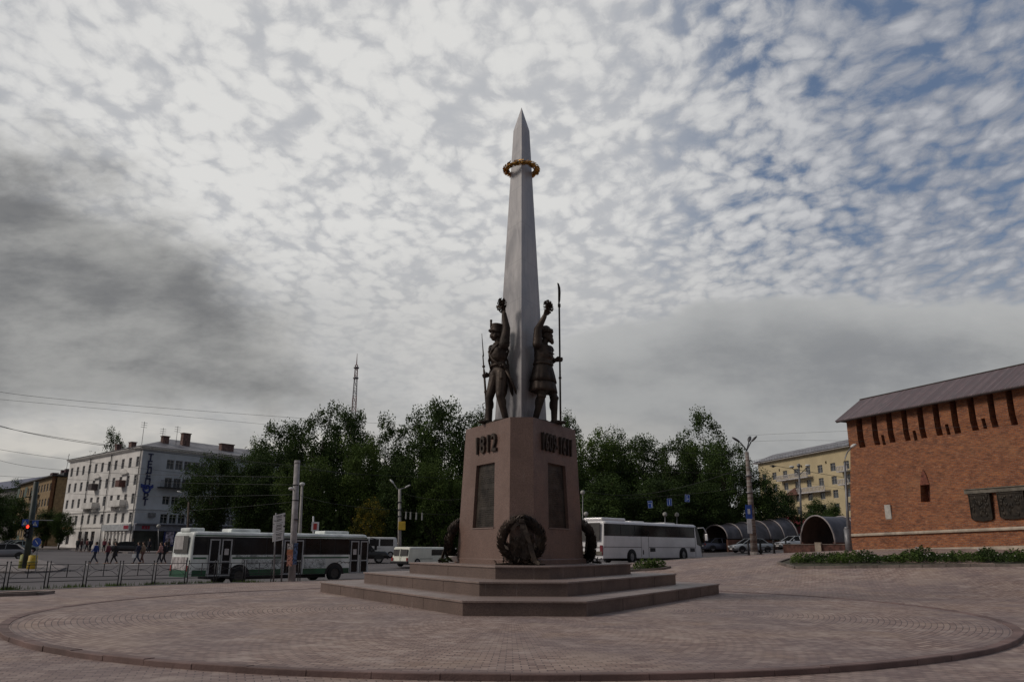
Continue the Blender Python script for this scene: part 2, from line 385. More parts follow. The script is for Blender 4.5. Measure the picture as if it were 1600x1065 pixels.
# ------------------------------------------------------------------ mesh helper
class B:
    def __init__(s): s.b = bmesh.new()
    def face(s, pts, mi=0):
        vs = [s.b.verts.new(p) for p in pts]
        f = s.b.faces.new(vs); f.material_index = mi; return f
    def box(s, c, d, mi=0, rz=0, bev=0, taper=None, rot=None):
        M = Matrix.Translation(c)
        if rot is not None: M = M @ rot
        elif rz: M = M @ Matrix.Rotation(rz, 4, 'Z')
        r = bmesh.ops.create_cube(s.b, size=1.0)
        vs = r['verts']
        for v in vs:
            v.co = Vector((v.co.x * d[0], v.co.y * d[1], v.co.z * d[2]))
            if taper and v.co.z > 0: v.co.x *= taper[0]; v.co.y *= taper[1]
        fs = list({f for v in vs for f in v.link_faces}); es = list({e for v in vs for e in v.link_edges})
        for f in fs: f.material_index = mi
        if bev:
            rr = bmesh.ops.bevel(s.b, geom=es, offset=bev, segments=2, affect='EDGES', profile=0.5)
            vs = list({v for v in rr['verts']} | {v for f in rr['faces'] for v in f.verts})
            allv = set(vs)
            for v in list(allv):
                for e in v.link_edges: allv.add(e.other_vert(v))
            vs = list(allv)
            for v in vs:
                for f in v.link_faces: f.material_index = mi
        for v in vs: v.co = M @ v.co
        return s
    def cyl(s, p0, p1, r0, r1=None, n=10, mi=0, caps=True):
        if r1 is None: r1 = r0
        p0, p1 = Vector(p0), Vector(p1); a = (p1 - p0)
        if a.length < 1e-7: return s
        q = a.to_track_quat('Z', 'Y')
        A = []; Bq = []
        for i in range(n):
            t = 2 * PI * i / n; d = q @ Vector((math.cos(t), math.sin(t), 0))
            A.append(s.b.verts.new(p0 + d * r0)); Bq.append(s.b.verts.new(p1 + d * r1))
        for i in range(n):
            j = (i + 1) % n; f = s.b.faces.new((A[i], A[j], Bq[j], Bq[i])); f.material_index = mi; f.smooth = n > 6
        if caps:
            f = s.b.faces.new(A[::-1]); f.material_index = mi
            f = s.b.faces.new(Bq); f.material_index = mi
        return s
    def tube(s, pts, r, n=6, mi=0, closed=False):
        pts = [Vector(p) for p in pts]; m = len(pts); rings = []
        rs = r if isinstance(r, (list, tuple)) else [r] * m
        up = Vector((0, 0, 1))
        for i in range(m):
            a = pts[(i - 1) % m] if (i > 0 or closed) else pts[i]
            c = pts[(i + 1) % m] if (i < m - 1 or closed) else pts[i]
            d = (c - a).normalized()
            ref = up if abs(d.z) < 0.95 else Vector((1, 0, 0))
            e1 = d.cross(ref).normalized(); e2 = d.cross(e1)
            rings.append([s.b.verts.new(pts[i] + (e1 * math.cos(2 * PI * k / n) + e2 * math.sin(2 * PI * k / n)) * rs[i]) for k in range(n)])
        for i in range(m if closed else m - 1):
            A, C = rings[i], rings[(i + 1) % m]
            for k in range(n):
                f = s.b.faces.new((A[k], A[(k + 1) % n], C[(k + 1) % n], C[k])); f.material_index = mi; f.smooth = True
        if not closed:
            f = s.b.faces.new(rings[0][::-1]); f.material_index = mi
            f = s.b.faces.new(rings[-1]); f.material_index = mi
        return s
    def sph(s, c, r, mi=0, seg=12, rings=8, rot=None):
        if not isinstance(r, (tuple, list, Vector)): r = (r, r, r)
        M = Matrix.Translation(c) @ (rot if rot is not None else Matrix.Identity(4)) @ Matrix.Diagonal((r[0], r[1], r[2], 1))
        q = bmesh.ops.create_uvsphere(s.b, u_segments=seg, v_segments=rings, radius=1.0, matrix=M)
        for f in {f for v in q['verts'] for f in v.link_faces}: f.material_index = mi; f.smooth = True
        return s
    def loft(s, rings, mi=0, closed=True, caps=True, smooth=True):
        "rings of equal point count"
        V = [[s.b.verts.new(p) for p in r] for r in rings]; n = len(V[0])
        for i in range(len(V) - 1):
            for k in range(n if closed else n - 1):
                f = s.b.faces.new((V[i][k], V[i][(k + 1) % n], V[i + 1][(k + 1) % n], V[i + 1][k])); f.material_index = mi; f.smooth = smooth
        if caps and closed:
            f = s.b.faces.new(V[0][::-1]); f.material_index = mi
            f = s.b.faces.new(V[-1]); f.material_index = mi
        return s
    def prism(s, poly, a, b, axis='Y', mi=0):
        "extrude a 2D polygon (x,z) from y=a to y=b, or (x,y) from z=a to z=b, or (y,z) along X"
        def P(p, t):
            return {'Y': (p[0], t, p[1]), 'Z': (p[0], p[1], t), 'X': (t, p[0], p[1])}[axis]
        A = [s.b.verts.new(P(p, a)) for p in poly]; C = [s.b.verts.new(P(p, b)) for p in poly]; n = len(poly)
        for i in range(n):
            j = (i + 1) % n; f = s.b.faces.new((A[i], A[j], C[j], C[i])); f.material_index = mi
        f = s.b.faces.new(A[::-1]); f.material_index = mi
        f = s.b.faces.new(C); f.material_index = mi
        return s
    def mesh(s, name, mats, fix=True):
        if fix: bmesh.ops.recalc_face_normals(s.b, faces=s.b.faces)
        me = bpy.data.meshes.new(name); s.b.to_mesh(me); s.b.free()
        for m in (mats if isinstance(mats, (list, tuple)) else [mats]): me.materials.append(m)
        return me
    def obj(s, name, mats, parent=None, fix=True):
        return mkobj(name, s.mesh(name, mats, fix), parent)

def mkobj(name, me, parent=None):
    o = bpy.data.objects.new(name, me); COL.objects.link(o)
    if parent is not None: o.parent = parent
    return o
def tag(o, label, cat, group=None, kind=None):
    o['label'] = label; o['category'] = cat
    if group: o['group'] = group
    if kind: o['kind'] = kind
    return o
def thing(name, label, cat, loc=(0, 0, 0), rz=0, group=None):
    o = bpy.data.objects.new(name, None); COL.objects.link(o); o.empty_display_size = 0.2
    o.location = loc; o.rotation_euler = (0, 0, rz)
    return tag(o, label, cat, group)
def struct(o):
    o['kind'] = 'structure'; return o
def copy_tree(o, parent=None):
    c = o.copy(); COL.objects.link(c)
    if parent is not None: c.parent = parent
    for ch in list(o.children): copy_tree(ch, c)
    return c

def fused(name, build, mats, parent=None, voxel=0.03, smooth=2):
    "build shapes, melt them into one continuous skin"
    b = B(); build(b); me0 = b.mesh(name + '_tmp', mats)
    o = bpy.data.objects.new(name, me0); COL.objects.link(o)
    md = o.modifiers.new('r', 'REMESH'); md.mode = 'VOXEL'; md.voxel_size = voxel; md.use_smooth_shade = True
    if smooth:
        ms = o.modifiers.new('s', 'SMOOTH'); ms.factor = 0.5; ms.iterations = smooth
    dg = bpy.context.evaluated_depsgraph_get()
    me = bpy.data.meshes.new_from_object(o.evaluated_get(dg)); me.name = name
    o.modifiers.clear(); o.data = me; bpy.data.meshes.remove(me0)
    if parent is not None: o.parent = parent
    if not me.materials:
        me.materials.append(mats if not isinstance(mats, (list, tuple)) else mats[0])
    return o

def cap(b, p0, p1, r0, r1, n=12):
    p0, p1 = Vector(p0), Vector(p1)
    b.cyl(p0, p1, r0, r1, n); b.sph(p0, r0, seg=n, rings=8); b.sph(p1, r1, seg=n, rings=8)

def text_mesh(txt, size, depth, name, m, align='CENTER', bold=0.0, xs=1.0):
    cu = bpy.data.curves.new(name, 'FONT'); cu.body = txt; cu.size = size; cu.extrude = depth / 2
    cu.align_x = align; cu.align_y = 'CENTER'; cu.offset = bold; cu.resolution_u = 2; cu.space_character = 1.0 + 0.08 * (depth > 0.08)
    o = bpy.data.objects.new(name, cu); COL.objects.link(o)
    dg = bpy.context.evaluated_depsgraph_get()
    me = bpy.data.meshes.new_from_object(o.evaluated_get(dg)); me.name = name
    bpy.data.objects.remove(o); bpy.data.curves.remove(cu)
    me.materials.clear(); me.materials.append(m)
    # stand upright: text x -> x, text y -> z, front faces -y
    for v in me.vertices: v.co = Vector((v.co.x * xs, -v.co.z, v.co.y))
    return me

def facade(b, u0, u1, z0, z1, ops, depth=0.25, y=0.0, mi=0, mr=None, fx=None):
    "front sheet in the plane y, facing -y, with real openings (x0,x1,z0,z1) and their reveals"
    mr = mi if mr is None else mr
    fx = fx or (lambda u, yy, z: (u, yy, z))
    us = sorted({round(v, 4) for v in [u0, u1] + [q for o in ops for q in o[:2]]})
    zs = sorted({round(v, 4) for v in [z0, z1] + [q for o in ops for q in o[2:4]]})
    for i in range(len(us) - 1):
        for k in range(len(zs) - 1):
            cx = (us[i] + us[i + 1]) / 2; cz = (zs[k] + zs[k + 1]) / 2
            if any(o[0] < cx < o[1] and o[2] < cz < o[3] for o in ops): continue
            b.face([fx(us[i], y, zs[k]), fx(us[i + 1], y, zs[k]), fx(us[i + 1], y, zs[k + 1]), fx(us[i], y, zs[k + 1])], mi)
    for (a, c, d, e) in ops:
        b.face([fx(a, y, d), fx(a, y, e), fx(a, y + depth, e), fx(a, y + depth, d)], mr)
        b.face([fx(c, y, e), fx(c, y, d), fx(c, y + depth, d), fx(c, y + depth, e)], mr)
        b.face([fx(a, y, e), fx(c, y, e), fx(c, y + depth, e), fx(a, y + depth, e)], mr)
        b.face([fx(c, y, d), fx(a, y, d), fx(a, y + depth, d), fx(c, y + depth, d)], mr)

# ================================================================== GROUND
def fs(a, b, st):
    n = max(1, int(round((b - a) / st))); return [a + (b - a) * i / n for i in range(n + 1)]
def build_ground():
    b = B()
    xs = [-1500, -600, -300] + fs(-150, 150, 3) + [300, 600, 1500]
    ys = [-400, -100] + fs(-24, 120, 2) + fs(125, 210, 8) + [300, 500, 900, 2500]
    V = [[b.b.verts.new((x, y, g(x, y) - 0.14 - (0.10 if math.hypot(x - DC.x, y - DC.y) < DR + 4 else 0))) for y in ys] for x in xs]
    for i in range(len(xs) - 1):
        for k in range(len(ys) - 1):
            f = b.b.faces.new((V[i][k], V[i + 1][k], V[i + 1][k + 1], V[i][k + 1])); f.smooth = True
    struct(b.obj('ground', M_ASPH))
build_ground()

EDGE = [(-900, 12), (-400, 24), (0, 31.5), (140, 35), (290, 39), (460, 45.5), (560, 50), (640, 54), (900, 57), (1060, 60.5), (1160, 66), (1240, 72), (1400, 74), (2600, 80)]
EP = [on_ground(px, Y) for px, Y in EDGE]
def edge_y(x):
    for a, c in zip(EP, EP[1:]):
        if a.x <= x <= c.x: return a.y + (c.y - a.y) * (x - a.x) / (c.x - a.x)
    return EP[0].y if x < EP[0].x else EP[-1].y
def build_plaza():
    # paving outside the round platform; a ring of radial strips meets the grid
    b = B(); n = 144
    rad = [DR + 0.0, DR + 1, DR + 2.2, DR + 3.6, DR + 5.5, DR + 8, DR + 11, DR + 15, DR + 20, DR + 28, DR + 40, DR + 60]
    V = []
    for i in range(n):
        t = 2 * PI * i / n; row = []
        for r in rad:
            x = DC.x + math.cos(t) * r; y = DC.y + math.sin(t) * r
            # pull back to the kerb line
            if y > edge_y(x):
                lo, hi = DR, r
                for _ in range(24):
                    mid = (lo + hi) / 2
                    if DC.y + math.sin(t) * mid > edge_y(DC.x + math.cos(t) * mid): hi = mid
                    else: lo = mid
                x = DC.x + math.cos(t) * lo; y = DC.y + math.sin(t) * lo
            row.append(b.b.verts.new((x, y, g(x, y))))
        V.append(row)
    for i in range(n):
        j = (i + 1) % n
        for k in range(len(rad) - 1):
            q = [V[i][k], V[i][k + 1], V[j][k + 1], V[j][k]]
            if (q[0].co - q[1].co).length < 1e-4 and (q[2].co - q[3].co).length < 1e-4: continue
            f = b.b.faces.new(q); f.smooth = True
    bmesh.ops.remove_doubles(b.b, verts=b.b.verts, dist=1e-4)
    struct(b.obj('plaza', M_PAVE))
    # kerb along the road
    k = B(); rg = random.Random(3)
    xs = fs(-60, 75, 1.0)
    for a, c in zip(xs, xs[1:]):
        ya, yc = edge_y(a), edge_y(c)
        za, zc = g(a, ya), g(c, yc); d = Vector((c - a, yc - ya)).normalized(); nn = Vector((-d.y, d.x)) * 0.16
        gp = 0.008
        p = [Vector((a + d.x * gp, ya + d.y * gp)), Vector((c - d.x * gp, yc - d.y * gp))]
        top = 0.03
        A = [(p[0].x, p[0].y, za + top), (p[1].x, p[1].y, zc + top), (p[1].x + nn.x, p[1].y + nn.y, zc + top), (p[0].x + nn.x, p[0].y + nn.y, za + top)]
        L = [(q[0], q[1], q[2] - 0.3) for q in A]
        vs = [k.b.verts.new(q) for q in A + L]
        for ix in ((0, 1, 2, 3), (0, 4, 5, 1), (1, 5, 6, 2), (2, 6, 7, 3), (3, 7, 4, 0)):
            k.b.faces.new([vs[q] for q in ix])
    struct(k.obj('road_kerb', M_CONC))
build_plaza()

def build_disc():
    b = B(); n = 160; rad = [0.5, 3, 6, 9, 11, DR - 0.2]
    V = [[b.b.verts.new((math.cos(2 * PI * i / n) * r, math.sin(2 * PI * i / n) * r, 0)) for r in rad] for i in range(n)]
    for i in range(n):
        for k in range(len(rad) - 1):
            b.b.faces.new((V[i][k], V[i][k + 1], V[(i + 1) % n][k + 1], V[(i + 1) % n][k]))
    o = struct(b.obj('round_paving', M_RING)); o.location = (DC.x, DC.y, 0.0)
    # kerb stones round it
    k = B(); m = 84
    for i in range(m):
        t0 = 2 * PI * (i + 0.004) / m; t1 = 2 * PI * (i + 0.996) / m
        rs = [(DR - 0.2, 0.012), (DR - 0.012, 0.016), (DR, 0.004), (DR, -0.3), (DR - 0.2, -0.3)]
        rg = random.Random(i); dz = rg.uniform(-.006, .006); dr = rg.uniform(-.008, .008)
        rings = []
        for t in (t0, (t0 + t1) / 2, t1):
            rings.append([(math.cos(t) * (r + dr), math.sin(t) * (r + dr), z + dz) for r, z in rs])
        k.loft(rings, smooth=False)
    o = struct(k.obj('round_kerb', mat('kerb_stone', (0.17, 0.110, 0.098), 0.8, 0, 0.22, 0.7, 0.5, 30))); o.location = (DC.x, DC.y, 0.0)
build_disc()

# ================================================================== MONUMENT
def tri(a, c, z):
    out = []
    for k in range(3):
        an = k * 2 * PI / 3; u = Vector((math.sin(an), -math.cos(an))); v = Vector((math.cos(an), math.sin(an)))
        L = 2 * a - c * math.sqrt(3)
        for s in (-1, 1):
            p = u * L + v * c * s; out.append(Vector((p.x, p.y, z)))
    return out
NL = Vector((-math.cos(R(30)), -0.5, 0)); NR = Vector((math.cos(R(30)), -0.5, 0))
ZP = 1.137; ZB = 1.32; ZT = 6.07
def build_monument():
    T = thing('monument', 'tall three-sided granite monument with a pointed grey obelisk, on three steps in the round paving', 'monument', (MC.x, MC.y, 0))
    lv = [(5.42, 1.584, 0.0, 0.371), (4.185, 1.24, 0.371, 0.757), (2.91, 0.83, 0.757, ZP)]
    for i, (a, c, z0, z1) in enumerate(lv):
        b = B(); ap, cp = a - 0.035, c - 0.012
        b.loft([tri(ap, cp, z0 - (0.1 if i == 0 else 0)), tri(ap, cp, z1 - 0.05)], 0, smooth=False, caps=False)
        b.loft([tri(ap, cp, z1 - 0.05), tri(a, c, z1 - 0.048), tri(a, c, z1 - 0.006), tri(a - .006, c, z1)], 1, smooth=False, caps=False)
        b.face(tri(a - .006, c, z1), 1)
        # slab joints: narrow dark grooves cut as real gaps on the riser
        P = tri(ap + 0.002, cp, 0)
        for s0, s1 in ((0, 1), (1, 2), (5, 0)):
            A, C = P[s0], P[s1]; L = (C - A).length; nj = max(1, int(L / 2.3))
            d = (C - A).normalized(); nn = Vector((d.y, -d.x, 0))
            for j in range(1, nj):
                q = A + d * (L * j / nj)
                b.box((q.x, q.y, (z0 + z1 - 0.05) / 2), (0.008, 0.006, z1 - z0 - 0.06), 2, rz=math.atan2(d.y, d.x))
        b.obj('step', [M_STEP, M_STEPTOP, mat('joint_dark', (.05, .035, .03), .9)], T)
    b = B()
    b.loft([tri(1.66, .43, ZP), tri(1.66, .43, ZB - .03), tri(1.625, .425, ZB)], 0, smooth=False)
    b.obj('plinth', M_PED, T)
    # pedestal with a recess for each plaque
    def sec(z):
        t = (z - ZB) / (ZT - ZB); return 1.59 + (1.444 - 1.59) * t, 0.41 + (0.394 - 0.41) * t
    a0, c0 = sec(ZB); a1, c1 = sec(ZT)
    lo, hi = tri(a0, c0, ZB), tri(a1, c1, ZT)
    b = B()
    rz0, rz1, wb, wt, dp = 2.36, 4.60, 0.80, 0.70, 0.14
    for s0, s1 in ((1, 2), (3, 4), (5, 0)):
        A0, A1, C0, C1 = lo[s0], lo[s1], hi[s0], hi[s1]
        mid0 = (A0 + A1) / 2; mid1 = (C0 + C1) / 2; d = (A1 - A0).normalized(); nn = Vector((d.y, -d.x, 0))
        def pt(u, z):
            t = (z - ZB) / (ZT - ZB); return mid0.lerp(mid1, t) + d * u
        q = [pt(-wb, rz0), pt(wb, rz0), pt(wt, rz1), pt(-wt, rz1)]
        ou = [A0, A1, C1, C0]
        for k in range(4): b.face([ou[k], ou[(k + 1) % 4], q[(k + 1) % 4], q[k]])
        inn = [p - nn * dp for p in q]
        for k in range(4): b.face([q[k], q[(k + 1) % 4], inn[(k + 1) % 4], inn[k]])
        b.face(inn)
        pb = B(); off = [p - nn * (dp - 0.03) for p in q]
        cen = sum(off, Vector()) / 4; off = [cen + (p - cen) * 0.975 for p in off]
        vs = [pb.b.verts.new(p) for p in off] + [pb.b.verts.new(p - nn * 0.02) for p in off]
        for ix in ((0, 1, 2, 3), (0, 4, 5, 1), (1, 5, 6, 2), (2, 6, 7, 3), (3, 7, 4, 0)): pb.b.faces.new([vs[i] for i in ix])
        # rows of raised lettering too small to read
        rg = random.Random(s0); rows = 27
        for r_ in range(rows):
            if r_ in (7, 8, 18): continue
            z = rz1 - 0.24 - r_ * 0.073
            hw = (wt + (wb - wt) * (rz1 - z) / (rz1 - rz0)) * 0.80 * rg.uniform(.82, 1)
            u = -hw
            while u < hw:
                w = rg.uniform(0.03, 0.11); e = min(hw, u + w)
                p = pt((u + e) / 2, z) - nn * (dp - 0.034)
                pb.box(p, (e - u, 0.012, 0.030), 0, rz=math.atan2(d.y, d.x)); u = e + 0.02
        pb.obj('bronze_plaque', mat('plaque_bronze', (0.060, 0.050, 0.041), 0.5, 0.6, 0.3, 2, 0.3, 30), T)
        sb = B(); p = pt(0, rz0 - 0.018) - nn * 0.035
        sb.box(p, (wb * 2 + 0.06, 0.13, 0.03), 0, rz=math.atan2(d.y, d.x)); sb.obj('plaque_sill', M_STEPTOP, T)
    for s0, s1 in ((0, 1), (2, 3), (4, 5)): b.face([lo[s0], lo[s1], hi[s1], hi[s0]])
    b.face(hi); b.face(lo[::-1])
    bmesh.ops.remove_doubles(b.b, verts=b.b.verts, dist=1e-4)
    b.obj('pedestal', M_PED, T)
    # year numerals
    for txt, N_, s0, s1, size, xs in (('1812', NL, 5, 0, 0.88, 0.90), ('1609-1611', NR, 1, 2, 0.88, 0.62)):
        me = text_mesh(txt, size, 0.10, 'year_numerals', M_BR, bold=0.012, xs=xs)
        o = mkobj('year_numerals', me, T)
        z = 5.27; t = (z - ZB) / (ZT - ZB)
        mid = ((lo[s0] + lo[s1]) / 2).lerp((hi[s0] + hi[s1]) / 2, t)
        if txt == '1812': mid = mid + Vector((-.5, .87, 0)) * -0.05
        o.location = mid + N_ * 0.045; o.rotation_euler = (R(1.8), 0, math.atan2(N_.x, -N_.y))
        o['label'] = 'raised bronze year ' + txt
    # obelisk: edge to the viewer
    def t3(s, z): # side length s
        r = s / math.sqrt(3)
        return [Vector((math.sin(k * 2 * PI / 3) * r, -math.cos(k * 2 * PI / 3) * r, z)) for k in range(3)]
    b = B(); OZ = ZT
    b.loft([t3(2.02, 0), t3(0.672, 18.62 - OZ)], 0, smooth=False, caps=False)
    top = t3(0.672, 18.62 - OZ); ap = (0, 0, 19.62 - OZ)
    for k in range(3): b.face([top[k], top[(k + 1) % 3], ap])
    bmesh.ops.remove_doubles(b.b, verts=b.b.verts, dist=1e-4)
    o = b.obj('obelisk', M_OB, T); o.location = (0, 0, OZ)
    bp = B(); bp.loft([t3(2.3, OZ), t3(2.26, OZ + 0.06)], 0, smooth=False); bp.obj('obelisk_base', M_PED, T)
    # gilded laurel ring
    b = B(); rg = random.Random(5); RR, zz = 0.63, 16.72
    b.tube([(math.cos(t) * RR, math.sin(t) * RR, zz) for t in [2 * PI * k / 40 for k in range(40)]], 0.055, 8, closed=True)
    for i in range(560):
        t = rg.uniform(0, 2 * PI); ph = rg.uniform(0, 2 * PI)
        er = Vector((math.cos(t), math.sin(t), 0)); et = Vector((-math.sin(t), math.cos(t), 0)); ez = Vector((0, 0, 1))
        d = er * math.cos(ph) + ez * math.sin(ph)
        c = er * RR + ez * zz + d * 0.055
        tipd = (et * 0.9 + d * 0.62).normalized(); w = tipd.cross(d).normalized()
        L = rg.uniform(.13, .18)
        b.face([c, c + tipd * L * .5 + w * .032 + d * .01, c + tipd * L, c + tipd * L * .5 - w * .032 + d * .01])
    for k in range(3):
        an = k * 2 * PI / 3; b.cyl((0, 0, zz), (math.sin(an) * RR, -math.cos(an) * RR, zz), 0.02, n=6)
    b.obj('golden_wreath', M_GOLD, T)
    # two dark floodlights clamped on the obelisk behind the figures
    for N_, dz in ((NL, 9.15), (NR, 9.15)):
        s = -1 if N_ is NL else 1
        b = B(); r = 0.50
        tang = Vector((-N_.y, N_.x, 0))
        p = N_ * 0.42 + tang * (0.30 * s) * 1 + Vector((0, 0, dz)) + Vector((0, -0.12, 0))
        b.cyl(p, p + Vector((s * 0.30, -0.22, 0)), 0.035, n=8)
        b.box(p + Vector((s * 0.36, -0.28, 0)), (0.12, 0.20, 0.26), 0, bev=0.02)
        b.obj('floodlight', M_BLACK, T)
    return T
build_monument()

# bronze laurel wreaths leaning on the corners
def laurel(b, RR, r, n, rg, L=0.16, w=0.035, cz=0):
    b.tube([(math.cos(t) * RR, 0, cz + math.sin(t) * RR) for t in [2 * PI * k / 36 for k in range(36)]], r * 0.72, 8, closed=True)
    for i in range(n):
        t = rg.uniform(0, 2 * PI); ph = rg.uniform(0, 2 * PI)
        er = Vector((math.cos(t), 0, math.sin(t))); et = Vector((-math.sin(t), 0, math.cos(t))) * (1 if math.cos(t) > 0 else -1)
        ey = Vector((0, 1, 0)); d = er * math.cos(ph) + ey * math.sin(ph)
        c = er * RR + d * r * 0.68 + Vector((0, 0, cz)); tip = (et * 0.9 + d * 0.45).normalized(); ww = tip.cross(d).normalized()
        l = L * rg.uniform(.8, 1.15)
        b.face([c, c + tip * l * .5 + ww * w + d * .012, c + tip * l + d * .015, c + tip * l * .5 - ww * w + d * .012])
def corner_wreath(k, label):
    an = k * 2 * PI / 3; u = Vector((math.sin(an), -math.cos(an), 0))
    L = 2 * 1.66 - .43 * math.sqrt(3)
    base = Vector((MC.x, MC.y, ZP)) + u * (L + 0.25)
    T = thing('bronze_wreath', label, 'wreath', base, an)
    rg = random.Random(10 + k)
    b = B(); laurel(b, 0.63, 0.155, 900, rg, 0.20, 0.05, 0.80)
    o = b.obj('leaf_ring', M_BR, T); o.rotation_euler = (R(-9), 0, 0)
    r = B()
    def strip(pts, w):
        pts = [Vector(p) for p in pts]
        L_ = []; Rr = []
        for i, p in enumerate(pts):
            q = pts[min(i + 1, len(pts) - 1)] - pts[max(i - 1, 0)]; s = Vector((q.z, 0, -q.x)).normalized() * w / 2
            L_.append(p - s); Rr.append(p + s)
        th = Vector((0, 0.02, 0))
        rings = [[a, c, c + th, a + th] for a, c in zip(L_, Rr)]
        r.loft(rings, smooth=False)
    strip([(0, -.14, 1.38), (.02, -.22, 1.15), (.04, -.2, .8), (.10, -.22, .45), (.06, -.20, .20)], 0.15)
    strip([(0.02, -.15, 1.38), (.14, -.24, 1.0), (.30, -.28, .5), (.42, -.34, .12), (.55, -.40, 0.03)], 0.15)
    strip([(-.02, -.15, 1.36), (-.18, -.22, 1.28), (-.34, -.2, 1.08)], 0.12)
    r.box((0, -.16, 1.38), (.16, .10, .12), bev=.02)
    r.obj('ribbon', M_BR, T)
    if k == 0:
        pb = B()
        for i in range(150):
            a = rg.uniform(-PI * .95, -.05); q = rg.uniform(.15, .6); p = Vector((math.cos(a) * q * .85, rg.uniform(-.20, -.10), .78 + math.sin(a) * q)); d = Vector((rg.gauss(0, .5), rg.gauss(-.1, .2), rg.uniform(.3, 1))).normalized(); w = d.cross(Vector((0, 1, 0))).normalized() * .05
            pb.face([p, p + d * .12 + w, p + d * .26, p + d * .12 - w])
        pb.obj('palm_leaves', M_BR, T)
    bb = B()
    bb.cyl((-.85, -.12, .03), (-.3, -.14, .05), .03, .045, 6); bb.cyl((.2, -.2, .04), (.75, -.25, .03), .04, .02, 6)
    rg = random.Random(k)
    for i in range(70):
        x = rg.uniform(-.8, .6); p = Vector((x, rg.uniform(-.35, -.02), rg.uniform(.02, .14))); d = Vector((rg.uniform(-1, 1), rg.uniform(-.6, .2), rg.uniform(0, .5))).normalized()
        w = d.cross(Vector((0, 0, 1))).normalized() * .035
        bb.face([p, p + d * .09 + w, p + d * .18, p + d * .09 - w])
    bb.obj('fallen_branch', M_BR, T)
    return T
corner_wreath(0, 'bronze laurel wreath with ribbons leaning on the front corner of the pedestal')
corner_wreath(2, 'bronze wreath seen edge-on at the left corner of the pedestal, beside the flowers')
corner_wreath(1, 'bronze wreath seen edge-on at the right corner of the pedestal, before the white coach')
def flowers():
    p = at(703, 877, 29.3); base = Vector((p.x, p.y, ZP))
    T = thing('flower_bunch', 'small bunch of flowers in white wrap lying on the top step by the left wreath', 'flowers', base)
    b = B(); b.loft([[(math.cos(t) * r + .10 + dx, math.sin(t) * r, z) for t in [2 * PI * k / 8 for k in range(8)]] for r, z, dx in ((.02, .02, .25), (.1, .06, .12), (.15, .2, .02), (.17, .24, 0))])
    b.obj('wrapping_paper', mat('paper', (0.6, 0.58, 0.55), 0.8), T)
    b = B(); rg = random.Random(2)
    for i in range(40):
        p = Vector((rg.gauss(-.15, .1), rg.gauss(0, .07), rg.uniform(.02, .16)))
        d = Vector((rg.gauss(0, 1), rg.gauss(0, 1), rg.gauss(.4, .4))).normalized(); w = d.cross(Vector((0, .3, 1))).normalized() * .03
        b.face([p, p + d * .06 + w, p + d * .12, p + d * .06 - w])
    b.obj('leaves', M_LEAF, T)
flowers()

# ------------------------------------------------------------------ bronze figures (unit human scale 1.8 m, facing -Y; scaled up)
def hand(b, wrist, d, side, pin, open_=0.35, k=1.0):
    "palm + four bent fingers + thumb; d = pointing direction, side = thumb side, pin = palm normal (fingers curl that way)"
    d = Vector(d).normalized(); side = (Vector(side) - d * Vector(side).dot(d)).normalized(); pin = d.cross(side) if pin is None else Vector(pin).normalized()
    w = Vector(wrist); pc = w + d * 0.055 * k
    for t in (-.025, -.008, .008, .025):
        cap(b, w + d * .012 * k + side * t * .7 * k, w + d * 0.09 * k + side * t * 1.15 * k, .016 * k, .013 * k, 8)
    for i, L in enumerate((.068, .078, .073, .058)):
        s = side * (0.030 - i * 0.020) * k; p0 = w + d * 0.09 * k + s
        p1 = p0 + (d * math.cos(.5) + pin * math.sin(.5)) * L * .5 * k
        a = 0.5 + 2.0 * (1 - open_)
        p2 = p1 + (d * math.cos(a) + pin * math.sin(a)) * L * .34 * k
        p3 = p2 + (d * math.cos(a + .7) + pin * math.sin(a + .7)) * L * .28 * k
        cap(b, p0, p1, .0105 * k, .0098 * k, 8); cap(b, p1, p2, .0098 * k, .009 * k, 8); cap(b, p2, p3, .009 * k, .0078 * k, 8)
    t0 = w + d * .03 * k + side * .026 * k; t1 = t0 + (side * .7 + d * .6 + pin * .35).normalized() * .042 * k; t2 = t1 + (d * .7 + pin * .7).normalized() * .034 * k
    cap(b, t0, t1, .0135 * k, .0115 * k, 8); cap(b, t1, t2, .0115 * k, .009 * k, 8)

def head(b, c, yaw=0.0, tilt=0.0, beard=False, moust=False):
    M = Matrix.Translation(c) @ Matrix.Rotation(yaw, 4, 'Z') @ Matrix.Rotation(tilt, 4, 'X')
    def e(p, r, rot=None): b.sph(M @ Vector(p), r, seg=14, rings=10, rot=Matrix.Rotation(yaw, 4, 'Z') @ Matrix.Rotation(tilt, 4, 'X') @ (rot or Matrix.Identity(4)))
    e((0, .012, .03), (.077, .096, .088)); e((0, -.02, -.03), (.062, .078, .078)); e((0, -.045, -.082), (.038, .038, .032))
    e((0, -.098, -.012), (.013, .026, .028)); e((0, -.112, -.026), (.015, .014, .012))
    e((0, -.086, .026), (.055, .018, .012))
    e((.030, -.088, .006), (.013, .008, .009)); e((-.030, -.088, .006), (.013, .008, .009))
    e((0, -.094, -.058), (.024, .012, .006)); e((0, -.092, -.068), (.020, .012, .006))
    e((.076, .012, -.01), (.011, .02, .03)); e((-.076, .012, -.01), (.011, .02, .03))
    if beard:
        e((0, -.075, -.10), (.05, .05, .055)); e((0, -.095, -.14), (.032, .034, .05)); e((0, -.1, -.045), (.042, .014, .012))
    if moust:
        e((.024, -.1, -.046), (.03, .014, .010), Matrix.Rotation(R(18), 4, 'Y')); e((-.024, -.1, -.046), (.03, .014, .010), Matrix.Rotation(R(-18), 4, 'Y'))
        e((.068, -.04, -.03), (.016, .03, .045)); e((-.068, -.04, -.03), (.016, .03, .045))
